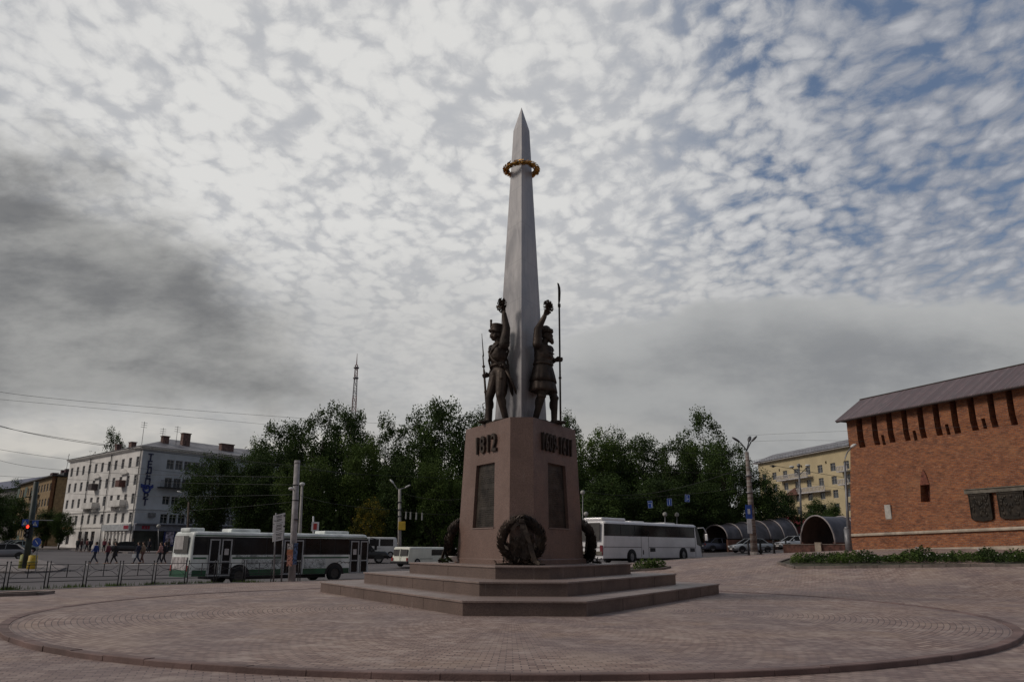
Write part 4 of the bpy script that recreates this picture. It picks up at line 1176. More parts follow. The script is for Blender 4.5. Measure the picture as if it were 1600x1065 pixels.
# ================================================================== FORTRESS WALL
def fortress():
    fr = Frame(1345, 60, 1622, 47.5)
    T = thing('fortress_wall', 'old red brick fortress wall with slit openings under a plank roof', 'wall', fr.o, fr.rz)
    L = fr.L + 14
    ze = fr.uv(1327, 657)[1]; zsb = 0
    ops = []
    slit = [(1343.5, 1353, 700.5), (1367.5, 1376, 697.5), (1391, 1400, 693), (1415, 1423.5, 689.5), (1440, 1449, 685.4), (1464.5, 1474, 681), (1492, 1502, 676.4), (1519.5, 1530, 672), (1551, 1561, 668), (1580.5, 1591, 663)]
    for x0, x1, yb in slit:
        u0 = fr.uv(x0, yb)[0]; u1 = fr.uv(x1, yb)[0]; z = fr.uv(x0, yb)[1]
        ops.append((u0, max(u1, u0 + .42), z, ze + .3))
    du = ops[-1][0] - ops[-2][0]
    for k in range(1, 8): ops.append((ops[9][0] + du * k, ops[9][0] + du * k + .45, ops[9][2], ze + .3))
    zs = sum(o[2] for o in ops[:10]) / 10
    ops = [(a, c, zs + .02 * (i % 3), e) for i, (a, c, d, e) in enumerate(ops)]
    for x, y0, y1 in ((1382, 679, 695), (1431.5, 672, 687.7), (1482.8, 662, 678.7), (1540, 653, 669.7)):
        u, z0 = fr.uv(x, y1); z1 = fr.uv(x, y0)[1]; ops.append((u - .13, u + .13, z0, z1))
    # pointed niche with a little arched slot
    un, zn0 = fr.uv(1455, 784); _, zn1 = fr.uv(1455, 757)
    ops.append((un - .38, un + .38, zn0, zn1))
    def warp(u, y, z):
        # battered face: the foot stands further out than the top, and the parapet flares a little
        t = max(0, min(1, (zs - z) / (zs - 1.5))); y2 = y - .92 * t - (.10 if z > zs + .3 else 0)
        return (u - .18 * t if u < .01 else u, y2, z)
    b = B()
    # subdivide by adding thin bands so that the batter is even
    zb = 0.6
    bands = [(0, L, zb, zs - .3)]
    facade(b, 0, L, zb, ze + .3, ops, 1.1, 0, 0, 0, warp)
    b.b.faces.ensure_lookup_table()
    # end face and back
    b.face([warp(0, 0, zb), warp(0, 0, zs), (0, 4.6, zs), (0, 5.2, zb)]); b.face([warp(0, 0, zs), warp(0, 0, zs + .31), warp(0, 0, ze + .3), (0, 4.6, ze + .3), (0, 4.6, zs)])
    b.box((L / 2, 1.75, (zs + ze) / 2), (L - .3, .9, ze - zs + .5)); b.box((L / 2, 4.4, (zb + ze) / 2 - .4), (L - .3, .5, ze - zb - .5))
    part(b, 'brickwork', M_BRICK, T, fr)
    # niche lining: pointed top
    b = B(); yb = -.30; r = .38
    pts = [(un - r, zn1), (un + r, zn1), (un + r * .55, zn1 + .62), (un, zn1 + 1.05), (un - r * .55, zn1 + .62)]
    yo = warp(un, 0, zn1)[1] - .012
    b.prism([(p[0], p[1]) for p in pts], yo - .01, yo + .05)
    part(b, 'niche_arch', mat('dark_brick_plain', (.17, .06, .04), .95, 0, .3, 5, .8, 20), T, fr)
    b = B(); b.box((un, .25, (zn0 + zn1) / 2), (.74, .1, zn1 - zn0)); part(b, 'niche_back', MATS['dark_brick_plain'], T, fr)
    b = B(); b.prism([(un - .17 + 0, zn0 + .15), (un + .17, zn0 + .15), (un + .17, zn0 + .7), (un + .09, zn0 + .88), (un, zn0 + .93), (un - .09, zn0 + .88), (un - .17, zn0 + .7)], .15, .19); part(b, 'niche_slot', M_BLACK, T, fr)
    # string course and stone plinth, both climbing with the ground
    def climb(b, p0, p1, h0, h1, proud, mi=0):
        u0, z0 = p0; u1, z1 = p1; sl = (z1 - z0) / (u1 - u0)
        zA = z0 + sl * (-.2 - u0); zB = z0 + sl * (L - u0)
        def yy(u, z): return warp(1, 0, z)[1]
        rings = []
        for u, z in ((-.25, zA), (L, zB)):
            rings.append([(u, yy(u, z - h0) - proud, z - h0), (u, yy(u, z) - proud * 1.25, z + (h1 - h0) * .5), (u, yy(u, z + h1) - proud, z + h1), (u, yy(u, z) + .4, z + h1), (u, yy(u, z) + .4, z - h0)])
        b.loft(rings, smooth=False)
    sc = B(); climb(sc, fr.uv(1340, 835.5, -.5), fr.uv(1590, 825, -.5), .09, .09, .10)
    part(sc, 'string_course', mat('pale_stone', (.42, .36, .29), .85, 0, .15, 2, .5, 20), T, fr)
    pl = B(); climb(pl, fr.uv(1340, 862, -.5), fr.uv(1590, 856.5, -.5), .9, .16, .06)
    part(pl, 'stone_plinth', MATS['pale_stone'], T, fr)
    # plank roof
    m, N, bs, tc = shader('plank_roof')
    x, y, z = N.sep(tc)
    pid = N.m('FLOOR', N.m('MULTIPLY', x, 5.2))
    wn = N.n('ShaderNodeTexWhiteNoise', noise_dimensions='1D'); N.put(wn.inputs['W'], pid)
    fr_ = N.m('FRACT', N.m('MULTIPLY', x, 5.2)); gapm = N.m('LESS_THAN', fr_, .14)
    c = N.mix(wn.outputs['Value'], (.120, .084, .094), (.215, .160, .172)); c = N.mix(N.step(N.noise(N.comb(N.m('MULTIPLY', x, 3), y, z), 1.5, 5, .65), .4, .7), c, (.12, .105, .115))
    c = N.mix(gapm, c, (.035, .028, .03)); N.put(bs.inputs['Base Color'], c); bs.inputs['Roughness'].default_value = .8
    yR = 2.3; ur, zr = fr.uv(1343.6, 624.6, yR); yE = -.75; ue, zeE = fr.uv(1304.5, 657.5, yE)
    zeE = fr.uv(1400, 633, yE)[1] if False else zeE
    b = B(); th = .06
    E0, E1 = Vector((ue, yE, zeE)), Vector((L + 1, yE, zeE)); R0, R1 = Vector((ur, yR, zr)), Vector((L + 1, yR, zr)); B0, B1 = Vector((ue, 2 * yR - yE, zeE)), Vector((L + 1, 2 * yR - yE, zeE))
    dn = Vector((0, 0, -th))
    for q in ([E0, E1, R1, R0], [R0, R1, B1, B0], [B0, E0, R0]):
        b.face(q); b.face([p + dn for p in q][::-1])
    for p, q in ((E0, E1), (B0, B1), (E0, B0), (E1, R1), (R1, B1)): b.face([p, q, q + dn, p + dn])
    part(b, 'plank_roof', m, T, fr)
    b = B(); b.cyl(R0 + Vector((0, 0, .02)), R1 + Vector((0, 0, .02)), .06, n=6); b.cyl(E0 + Vector((.1, .05, -.1)), E1 + Vector((0, .05, -.1)), .07, n=4); part(b, 'ridge_board', mat('dark_timber', (.05, .038, .036), .85), T, fr)
    b = B(); k = 0.2
    while k < L:
        b.cyl((k, yE + .05, zeE - .10), (k, .3, zeE + (0.3 - yE) * (zr - zeE) / (yR - yE) - .16), .045, n=4); k += .62
    part(b, 'rafters', MATS['dark_timber'], T, fr)
    # white plaque
    def plate(name, label, cat, poly, m, off, th):
        b = B(); b.prism(poly, off - th, off); o = b.obj(name, m); return o
    u0, z1 = fr.uv(1384.5, 788.5, -.45); u1, z0 = fr.uv(1396.5, 810.5, -.45)
    o = thing('wall_plaque', 'small blank whitish plaque on the fortress wall', 'plaque', fr.world((u0 + u1) / 2, warp(1, 0, z0)[1] + .02, 0), fr.rz)
    b = B(); w = (u1 - u0) / 2; b.box((0, 0, (z0 + z1) / 2), (2 * w, .07, z1 - z0), 0, bev=.01); b.obj('slab', mat('whitish_stone', (.50, .48, .44), .7, 0, .08, 3), o)
    b = B()
    for sx in (-1, 1):
        for zz in (z0 + .08, z1 - .08): b.sph((sx * (w - .07), -.04, zz), .018, seg=6, rings=4)
    b.obj('fixing_screw', M_GREY, o)
    # two dark relief panels hanging from a stone beam
    ub0, zbm = fr.uv(1509.5, 769, -.55); zb2 = fr.uv(1600, 762.5, -.55)[1]; zbm = (zbm + zb2) / 2
    o = thing('wall_beam', 'long grey stone ledge with bolts above the two relief panels', 'ledge', fr.world(ub0, warp(1, 0, zbm)[1] + .08, 0), fr.rz)
    b = B(); b.box((4.2, -.18, zbm), (8.4, .36, .24), bev=.015); b.box((4.2, -.2, zbm + .16), (8.4, .44, .05)); b.obj('beam', mat('grey_stone', (.16, .145, .12), .85, 0, .2, 2, .5, 20), o)
    b = B()
    for k in range(9): b.box((.5 + k * .95, -.22, zbm - .17), (.10, .25, .10))
    b.obj('bracket', M_BLACK, o)
    for i, (xa, xb, ybm) in enumerate(((1517, 1551, 814), (1561.5, 1604, 811))):
        u0 = fr.uv(xa, 771, -.5)[0]; u1 = fr.uv(xb, 771, -.5)[0]; zb_ = fr.uv((xa + xb) / 2, ybm, -.6)[1]; zt = zbm - .16
        w = (u1 - u0) / 2
        o = thing('relief_panel', ['dark bronze relief panel hanging under the left of the stone ledge', 'dark bronze relief panel hanging under the ledge, cut by the right edge'][i], 'relief', fr.world((u0 + u1) / 2, warp(1, 0, zb_)[1] + .06, 0), fr.rz, 'bronze relief panels on the fortress wall')
        b = B(); b.prism([(-w, zt), (w, zt), (w, zb_ + .18), (w * .8, zb_ + .06), (0, zb_), (-w * .8, zb_ + .06), (-w, zb_ + .18)], -.16, 0)
        mm = mat('relief_bronze', (.030, .024, .018), .55, .5, .4, 3, .9, 6); b.obj('panel', mm, o)
        b = B(); rg = random.Random(i)
        for k in range(26):
            x = rg.uniform(-w * .8, w * .8); z = rg.uniform(zb_ + .3, zt - .2); b.sph((x, -.16, z), (rg.uniform(.04, .12), .04, rg.uniform(.08, .2)), seg=8, rings=6)
        for sx in (-1, 1): b.box((sx * (w - .04), -.17, (zt + zb_) / 2 + .08), (.05, .05, zt - zb_ - .25))
        b.box((0, -.17, zt - .06), (2 * w, .06, .06)); b.obj('relief', mm, o)
fortress()

# ================================================================== WHITE CORNER BUILDING
def prof(b, fr_pts, z, out, h, mi=0): pass
def white_building():
    fl = Frame(90, 137.5, 204.5, 117); frr = Frame(204.5, 117, 398, 134)
    T = thing('corner_building', 'white five-storey corner building with grey roof and vertical shop lettering', 'building', fl.o, fl.rz)
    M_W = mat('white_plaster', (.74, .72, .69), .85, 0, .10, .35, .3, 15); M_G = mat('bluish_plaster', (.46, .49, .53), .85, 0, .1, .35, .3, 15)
    M_STN = mat('plaster_trim', (.66, .64, .61), .8, 0, .1, .6)
    LL, LR = fl.L, frr.L
    zt = (fl.uv(216, 700)[1] + fl.uv(103, 722)[1]) / 2; zb = .2
    rows = [fl.uv(163, y)[1] for y in (736.5, 763, 790, 817.5)]; hh = [fl.uv(163, y)[1] for y in (722, 748, 775, 802.5)]
    cols = [fl.uv(x, y)[0] for x, y in zip((114.7, 124.3, 134.7, 144.7, 153.8, 163.4, 173.5, 183, 193.7, 203.8, 214.2 - .6), [730] * 11)]
    c0, c1 = 1.5, LL - 1.5; cols = [c0 + (c1 - c0) * k / 10 for k in range(11)]
    ops = [(u - .55, u + .55, z0, z1) for z0, z1 in zip(rows, hh) for u in cols]
    gz0, gz1 = fl.uv(163, 853)[1], fl.uv(163, 829)[1]
    shop = [(u - .75, u + .75, gz0 + .3, gz1) for u in cols[0:2] + cols[3:6]] + [(cols[7] - .7, cols[7] + .7, gz0 - .6, gz1)]
    b = B(); facade(b, 0, LL, zb, zt, ops + shop, .22)
    b.face([(0, 0, zb), (0, 0, zt), (0, 14, zt), (0, 14, zb)])
    part(b, 'street_wall', M_W, T, fl)
    for o in ops: add_window(T, fl, *o, .12, M_WFR)
    for o in shop: add_window(T, fl, *o, .12, M_WFRD)
    # right face
    rr = [frr.uv(x, y)[1] for x, y in ((266, 733), (262.4, 761), (260, 788), (256, 817.5))]; rh = [frr.uv(x, y)[1] for x, y in ((266, 718), (262.4, 746), (260, 774.6), (256, 802.5))]
    u1_, u2_ = frr.uv(266.3, 725)[0], frr.uv(280, 725)[0]; sp = u2_ - u1_; cr = []
    u = u1_
    while u < LR - 1: cr.append(u); u += sp
    opr = [(u - .6, u + .6, z0, z1) for z0, z1 in zip(rr, rh) for u in cr]
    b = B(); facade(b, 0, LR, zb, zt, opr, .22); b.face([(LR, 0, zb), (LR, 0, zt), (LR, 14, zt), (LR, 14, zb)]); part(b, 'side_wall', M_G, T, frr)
    for o in opr: add_window(T, frr, *o, .12, M_WFR)
    # inner core so that no light leaks through
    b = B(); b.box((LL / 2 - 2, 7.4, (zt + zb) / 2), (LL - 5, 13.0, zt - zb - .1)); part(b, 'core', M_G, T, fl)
    # cornices
    for fr, L in ((fl, LL), (frr, LR)):
        b = B(); b.box((L / 2, -.22, zt + .12), (L + .9, .5, .22)); b.box((L / 2, -.12, zt - .12), (L + .4, .26, .20))
        k = .3
        while k < L: b.box((k, -.26, zt - .06), (.14, .3, .14)); k += .55
        part(b, 'cornice', M_STN, T, fr)
        z2 = (rows[2] - .55 if fr is fl else rr[2] - .5) - .25; z3 = fl.uv(163, 820)[1]
        b = B(); b.box((L / 2, -.07, z2), (L, .12, .22)); b.box((L / 2, -.06, rows[3] - .5), (L, .10, .25)); part(b, 'string_band', M_STN if fr is fl else M_G, T, fr)
        # down pipes
        for u in ([LL * .33, LL * .62, LL - .35] if fr is fl else [LR * .55]):
            b = B(); b.tube([(u, -.14, zb + .5), (u, -.14, zt - .2), (u + .25, -.4, zt + .1)], .07, 6)
            part(b, 'downpipe', M_GREY, T, fr)
    # roof
    M_RF = mat('grey_tin_roof', (.20, .195, .21), .6, .2, .2, .5)
    b = B(); o = fl.o; C = fl.world(LL, 0); D = frr.world(LR, 0)
    def W(p, z): return Vector((p.x, p.y, z)) - o
    Rm = Matrix.Rotation(-fl.rz, 3, 'Z')
    A = fl.world(-.5, -.6); C2 = fl.world(LL + .6, -.6); D2 = frr.world(LR + .5, -.6); A2 = fl.world(-.5, 14.5); D3 = frr.world(LR + .5, 14.5)
    rA, rC, rD = fl.world(3.5, 7), fl.world(LL - 7, 7), frr.world(LR - 3, 7); inn = fl.world(LL - 14.5, 14.5)
    z0, z1 = zt + .23, zt + 2.6
    def F(*q): b.face([Rm @ (Vector((p.x, p.y, zz)) - Vector((o.x, o.y, 0))) for p, zz in q])
    F((A, z0), (C2, z0), (rC, z1), (rA, z1)); F((C2, z0), (D2, z0), (rD, z1), (rC, z1)); F((A2, z0), (A, z0), (rA, z1)); F((A2, z0), (rA, z1), (rC, z1), (inn, z0)); F((inn, z0), (rC, z1), (rD, z1), (D3, z0)); F((D2, z0), (D3, z0), (rD, z1))
    F((A, z0 - .02), (A2, z0 - .02), (inn, z0 - .02), (C2, z0 - .02)); F((C2, z0 - .02), (inn, z0 - .02), (D3, z0 - .02), (D2, z0 - .02))
    b.obj('roof', M_RF, T)
    for fr, u, y, w, h in ((frr, 5.0, 3.2, 1.0, 1.0), (frr, 8.6, 3.4, 1.3, 1.9), (fl, 10, 4, .9, 1.0), (fl, 16, 4, 1.2, .9), (frr, 16, 3, 2.4, .9)):
        b = B(); b.box((u, y, zt + 1.2 + h / 2), (w, .8, h + .6)); b.box((u, y, zt + 1.2 + h + .3), (w + .2, 1.0, .12)); part(b, 'chimney', mat('chimney_brick', (.16, .10, .085), .9, 0, .3, 3), T, fr)
    for fr, u, h in ((frr, 1.2, 3.6), (frr, 4.4, 3.0), (frr, 6.8, 3.6)):
        b = B(); b.cyl((u, 3, zt + .8), (u, 3, zt + .8 + h), .035, n=5)
        for k in range(3): b.cyl((u - .5, 3, zt + .6 + h - k * .35), (u + .5, 3, zt + .6 + h - k * .35), .025, n=4)
        part(b, 'aerial', M_BLACK, T, fr)
    # window heads over two bays, balconies
    for k, (ci, bal) in enumerate(((4.5, 0), (8.5, 1))):
        u = c0 + (c1 - c0) * ci / 10
        b = B(); z = hh[1] + .35; b.box((u, -.16, z), (2.6, .34, .2)); b.prism([(u - 1.4, z + .1), (u + 1.4, z + .1), (u, z + .75)], -.3, 0); part(b, 'pediment', M_STN, T, fl)
        b = B(); z = rows[1] + .1; b.box((u, -.5, z - .15), (1.5, 1.0, .12))
        b.box((u, -.98, z + .35), (1.5, .05, .9)); 
        for s in (-1, 1): b.box((u + s * .73, -.5, z + .35), (.05, .95, .9))
        part(b, 'balcony', mat('balcony_brown', (.12, .05, .04), .7) if bal else mat('balcony_dark', (.07, .055, .055), .7), T, fl)
        b = B(); z = rows[2] - .15; b.box((u, -.55, z - .1), (4.4, 1.1, .16)); b.box((u, -1.05, z + .35), (4.4, .10, .85))
        for s in (-1, 1): b.box((u + s * 2.15, -.52, z + .35), (.10, .96, .85)); b.box((u + s * 1.7, -.4, z - .45), (.22, .7, .6))
        part(b, 'stone_balcony', M_STN, T, fl)
    b = B(); z = rr[1] + .05; ub = (frr.uv(251, 768)[0] + frr.uv(281, 768)[0]) / 2; wb_ = 4.4
    b.box((ub, -.5, z - .15), (wb_, 1.0, .16), 0)
    for k in range(23): b.cyl((ub - wb_ / 2 + k * .2, -.95, z - .1), (ub - wb_ / 2 + k * .2, -.95, z + .85), .025, n=4)
    b.box((ub, -.95, z + .87), (wb_, .06, .06)); part(b, 'balcony', M_BLACK, T, frr)
    b = B(); b.box((frr.uv(236, 804)[0], -.25, frr.uv(236, 804)[1]), (1.0, .5, .65), bev=.03); part(b, 'air_conditioner', M_GREY, T, frr)
    # shop fronts
    zf0, zf1 = frr.uv(230, 828.5)[1], frr.uv(230, 818.5)[1]; zf1 = min(zf1, zf0 + 1.1)
    b = B(); b.box((LR * .5, -.32, (zf0 + zf1) / 2), (LR, .34, zf1 - zf0)); b.box((LR * .5, -.5, zf1 + .05), (LR, .8, .12)); part(b, 'shop_fascia', mat('grey_fascia', (.22, .23, .28), .6), T, frr)
    b = B(); b.box((LL * .82, -.32, (zf0 + zf1) / 2), (LL * .34, .34, zf1 - zf0)); part(b, 'shop_fascia', mat('pale_fascia', (.40, .42, .44), .6), T, fl)
    b = B(); b.box((LR * .5, -.12, (zf0 + zb) / 2 - .1), (LR - .1, .16, zf0 - zb)); part(b, 'shop_front', mat('dark_shopfront', (.045, .048, .042), .35, 0, .4, .5), T, frr)
    b = B()
    for k in range(7): b.box((LR * k / 6 + (.1 if k == 0 else 0), -.23, (zf0 + zb) / 2), (.10, .06, zf0 - zb)); 
    part(b, 'shopfront_mullion', M_BLACK, T, frr)
    # illegible red lettering of the shop
    for fr, px0, px1 in ((frr, 219, 229.5), (fl, 198.5, 205)):
        u0, u1 = fr.uv(px0, 824)[0], fr.uv(px1, 824)[0]; b = B(); rg = random.Random(px0); u = u0
        while u < u1:
            w = rg.uniform(.28, .42); b.box((u + w / 2, -.52, (zf0 + zf1) / 2), (w, .05, .5)); u += w + .09
        part(b, 'red_lettering', mat('red_letters', (.30, .02, .045), .5), T, fr)
    u0, z = fl.uv(95, 824.5); b = B(); rg = random.Random(4); u = .4
    while u < 5.6: w = rg.uniform(.25, .5); b.box((u + w / 2, -.16, fl.uv(105, 824.5)[1]), (w, .06, .42)); u += w + .1
    part(b, 'orange_lettering', mat('orange_letters', (.42, .18, .05), .5), T, fl)
    up, zp = frr.uv(263, 840); b = B(); b.box((up, -.28, zp), (1.9, .1, 2.5)); part(b, 'poster_frame', mat('poster_blue', (.02, .03, .12), .5), T, frr)
    b = B(); b.box((up, -.335, zp), (1.3, .03, 1.9)); part(b, 'poster', mat('poster_print', (.32, .28, .34), .6, 0, .9, 2.2), T, frr)
    # pilasters of the old entrance
    for k in range(6):
        u = LL * .70 + k * 1.35; b = B(); b.box((u, -.12, (zf0 + zb) / 2), (.42, .24, zf0 - zb), bev=.03); b.box((u, -.16, zf0 - .25), (.55, .3, .2)); part(b, 'pilaster', M_STN, T, fl)
    # vertical lettering
    M_SG = mat('sign_navy', (.018, .022, .075), .5); pos = [(235, 714.5), (233.8, 725.5), (232.6, 735.5), (231.8, 744), (230.8, 752.5), (229, 763.5), (226.8, 775.5), (225.8, 784.5)]
    us = sum(frr.uv(*p)[0] for p in pos) / 8
    for ch, p in zip('ТЕЛЕПОРТ', pos):
        z = frr.uv(*p)[1]
        if ch == 'О':
            b = B(); b.tube([(math.cos(t) * .52, 0, math.sin(t) * .52) for t in [2 * PI * k / 20 for k in range(20)]], .15, 6, closed=True)
            b.prism([(-1.0, .75), (-.2, .55), (.15, .15), (-.1, -.1), (-.5, .1), (-.95, .2)], -.06, .06); b.prism([(.2, .2), (.9, .75), (1.0, .3), (.4, -.15)], -.06, .06)
            o = b.obj('sign_emblem', mat('emblem_blue', (.02, .04, .22), .5), T)
        else:
            o = mkobj('sign_letter', text_mesh(ch, 1.35, .08, 'sign_letter', M_SG, bold=.03), T)
        put(o, T, frr, (us, -.08, z))
white_building()

# block behind the white building (gable above its roof)
def rear_block():
    f2 = Frame(296, 165, 470, 178); T = thing('rear_building', 'pale building with grey gabled tin roof behind the white corner building', 'building', f2.o, f2.rz)
    zt = f2.uv(300, 712)[1]; b = B(); ops = [(u, u + 1.2, zt - 3 - k * 3.2, zt - 1.4 - k * 3.2) for u in (3, 6.5, 10, 13.5, 17, 20.5) for k in range(3)]
    facade(b, 0, f2.L, .5, zt, ops, .2); b.box((f2.L / 2, 6.3, zt / 2), (f2.L - .1, 12, zt - 1)); part(b, 'wall', MATS['bluish_plaster'], T, f2)
    for o in ops: add_window(T, f2, *o, .1, M_WFR)
    b = B(); b.prism([(-.8, zt), (12.8, zt), (12.8, zt + .2), (6, zt + 3.0), (-.8, zt + .2)], -.5, f2.L + .5, 'X'); part(b, 'roof', MATS['grey_tin_roof'], T, f2)
    b = B(); u = 4.6; b.prism([(u - 2.4, zt + 1.1), (u + 2.4, zt + 1.1), (u, zt + 2.7)], -.2, 3); b.box((u, 1, zt + .6), (4.0, 2.2, 1.2)); part(b, 'dormer', MATS['white_plaster'], T, f2)
rear_block()

def tan_block():
    fr = Frame(17, 176, 70, 151); fe = Frame(70, 151, 106, 162)
    T = thing('apartment_block', 'tan brick apartment block with cluttered balconies left of the white building', 'building', fr.o, fr.rz)
    M_T = mat('tan_brick', (.27, .19, .10), .9, 0, .15, 2); M_TB = mat('brown_gable_brick', (.16, .075, .035), .9, 0, .15, 1)
    zt = (fr.uv(78, 749)[1] + fr.uv(28, 757)[1]) / 2; L = fr.L; zs = [zt - 2.6 - k * 2.95 for k in range(5)]
    ops = [(u, u + 1.3, z, z + 1.5) for z in zs for u in [1.2 + k * 2.6 for k in range(int((L - 2) / 2.6))]]
    b = B(); facade(b, 0, L, .5, zt, ops, .2); b.box((L / 2, 6.4, zt / 2 + .2), (L - .05, 12, zt - .6)); part(b, 'street_wall', M_T, T, fr)
    for o in ops: add_window(T, fr, *o, .1, M_WFR)
    b = B(); b.face([(0, 0, .5), (fe.L, 0, .5), (fe.L, 0, zt), (0, 0, zt)]); b.box((fe.L / 2, .3, zt / 2 + .2), (fe.L - .1, .5, zt - .2)); part(b, 'gable_wall', M_TB, T, fe)
    b = B(); b.box((L / 2, 6, zt + .12), (L + 1, 13.4, .24)); b.box((L / 2, 6, zt + .5), (L - 1, 9, .7)); part(b, 'roof', M_BLACK, T, fr)
    rg = random.Random(3)
    for j, z in enumerate(zs):
        for ci in (1, 4, 7):
            u = 1.2 + ci * 2.6 + .65
            if u > L - 1: continue
            b = B(); b.box((u, -.5, z - .45), (2.6, 1.0, .12)); b.box((u, -.97, z + .02), (2.6, .06, .85))
            if rg.random() < .45: b.box((u, -.9, z + 1.0), (2.5, .08, 1.2)); 
            part(b, 'balcony', [mat('balcony_dark', (.07, .055, .055), .7), mat('balcony_pale', (.36, .36, .35), .7), mat('balcony_green', (.08, .11, .09), .7)][rg.randrange(3)], T, fr)
    for u, w in ((L * .35, 2.4), (L * .62, 1.2), (L * .72, 1.4), (L * .9, 1.8)):
        b = B(); b.box((u, 4, zt + 1.4), (w, 1.2, 1.8)); part(b, 'chimney', mat('chimney_dark', (.07, .035, .04), .9), T, fr)
    b = B(); u = L * .66; b.cyl((u, 4, zt + 1), (u + .5, 4, zt + 5.6), .04, n=5); b.cyl((u - .3, 4, zt + 5.2), (u + 1.2, 4, zt + 5.4), .03, n=4); part(b, 'aerial', M_BLACK, T, fr)
tan_block()
def far_block():
    fr = Frame(-60, 240, 18, 215); T = thing('far_building', 'distant building with dull blue roof at the far left edge', 'building', fr.o, fr.rz)
    zt = fr.uv(10, 764)[1]; b = B(); facade(b, 0, fr.L, 0, zt, [(u, u + 1.5, zt - 3, zt - 1.2) for u in (2, 6, 10, 14, 18, 22)], .2); b.box((fr.L / 2, 6.3, zt / 2), (fr.L - .1, 12, zt - .2)); part(b, 'wall', mat('dull_plaster', (.20, .19, .19), .9), T, fr)
    b = B(); b.prism([(-1, zt), (13, zt), (6, zt + 3.6)], -.5, fr.L + .5, 'X'); part(b, 'roof', mat('blue_tin_roof', (.10, .11, .17), .6), T, fr)
far_block()

def yellow_building():
    f0 = Frame(1194, 190, 1342, 157); fr = f0; L = f0.L * 1.55
    T = thing('office_building', 'yellow four-storey building with grey roof and long balcony, behind the brick wall', 'building', fr.o, fr.rz)
    M_Y = mat('yellow_plaster', (.50, .415, .255), .85, 0, .06, .3, .2, 10); M_WT = mat('white_stucco', (.48, .46, .46), .8)
    zt = (fr.uv(1186, 724)[1] + fr.uv(1325, 699)[1]) / 2
    px = (1193.5, 1210, 1227, 1244.5, 1263.5, 1282, 1302, 1323.5); us = [fr.uv(x, 735)[0] for x in px]; sp = (us[-1] - us[0]) / 7; us = [us[0] + sp * k for k in range(11)]
    r0 = [fr.uv(1282, y)[1] for y in (738.5, 759, 780, 801)]; h = fr.uv(1282, 726)[1] - fr.uv(1282, 738.5)[1]
    ops = [(u - .85, u + .85, z, z + h) for z in r0 for u in us if u < L - 1]
    att = [(us[k] - .25 + sp / 2, us[k] + .25 + sp / 2, zt - 2.6, zt - 2.0) for k in range(0, 10, 1) if k % 2 == 1]
    b = B(); facade(b, 0, L, 1, zt, ops + att, .25); b.box((L / 2, 7.5, zt / 2), (L - .1, 14, zt - .4)); b.face([(0, 0, 1), (0, 0, zt), (0, 14, zt), (0, 14, 1)]); part(b, 'wall', M_Y, T, fr)
    for o in ops: add_window(T, fr, *o, .12, M_WFR)
    b = B(); b.box((L / 2, -.4, zt + .12), (L + 1.6, 1.0, .24)); part(b, 'cornice', M_WT, T, fr)
    b = B(); b.prism([(-1.1, zt + .25), (15, zt + .25), (9, zt + 2.6), (5.0, zt + 2.6)], -1.0, L + .6, 'X'); part(b, 'roof', mat('grey_tin_roof', (.2, .2, .2)), T, fr)
    b = B(); k = 0.
    while k < L: b.cyl((k, -.9, zt + .25), (k, -.9, zt + .95), .03, n=4); k += 1.1
    b.cyl((0, -.9, zt + .9), (L, -.9, zt + .9), .03, n=4); part(b, 'roof_railing', M_GREY, T, fr)
    def balc(u0, u1, z, name='balcony'):
        b = B(); b.box(((u0 + u1) / 2, -.7, z), (u1 - u0, 1.4, .2)); n = max(2, int((u1 - u0) / .45))
        for k in range(n + 1): b.box((u0 + (u1 - u0) * k / n, -1.35, z + .55), (.16, .10, .9))
        b.box(((u0 + u1) / 2, -1.35, z + 1.05), (u1 - u0, .2, .12)); part(b, name, M_WT, T, fr)
    balc(us[2] - 1.6, us[4] + 1.6, r0[0] - .6); balc(us[7] - 1.5, us[7] + 1.8, r0[0] - .5); balc(us[7] - 1.5, us[7] + 1.8, r0[1] - .4); balc(us[3] - 2, us[6] - 1.6, r0[1] - 1.2, 'stucco_frieze')
    b = B(); b.prism([(us[3] - 3.4, r0[1] - 1.4), (us[3] + 2, r0[1] - 1.4), (us[3] + 1.2, r0[1] + .1)], -1.6, -.1); part(b, 'porch_gable', mat('porch_red', (.13, .06, .045), .8), T, fr)
yellow_building()

# ================================================================== VEHICLES
def wheel(T, x, y, r, w, side, dz=0.0, hub=M_CHROME):
    b = B(); n = 20
    prof = [(r * .62, w / 2), (r * .94, w / 2), (r, w * .32), (r, -w * .32), (r * .94, -w / 2), (r * .62, -w / 2)]
    b.loft([[(math.cos(2 * PI * k / n) * q, d, math.sin(2 * PI * k / n) * q) for k in range(n)] for q, d in prof], caps=False)
    t = b.obj('wheel', M_RUB, T); t.location = (x, y, r + dz)
    h = B(); h.cyl((0, side * w * .28, 0), (0, side * w * .36, 0), r * .62, r * .60, 20); h.cyl((0, side * w * .3, 0), (0, side * w * .46, 0), r * .2, r * .16, 10)
    for k in range(6): a = k * PI / 3; h.box((math.cos(a) * r * .36, side * w * .37, math.sin(a) * r * .36), (r * .12, .02, r * .12))
    h.obj('rim', hub, t)
def bus_place(T, fr, u, zoff=0.0):
    "stand a vehicle on the sloping road: pitch it along the frame"
    pass

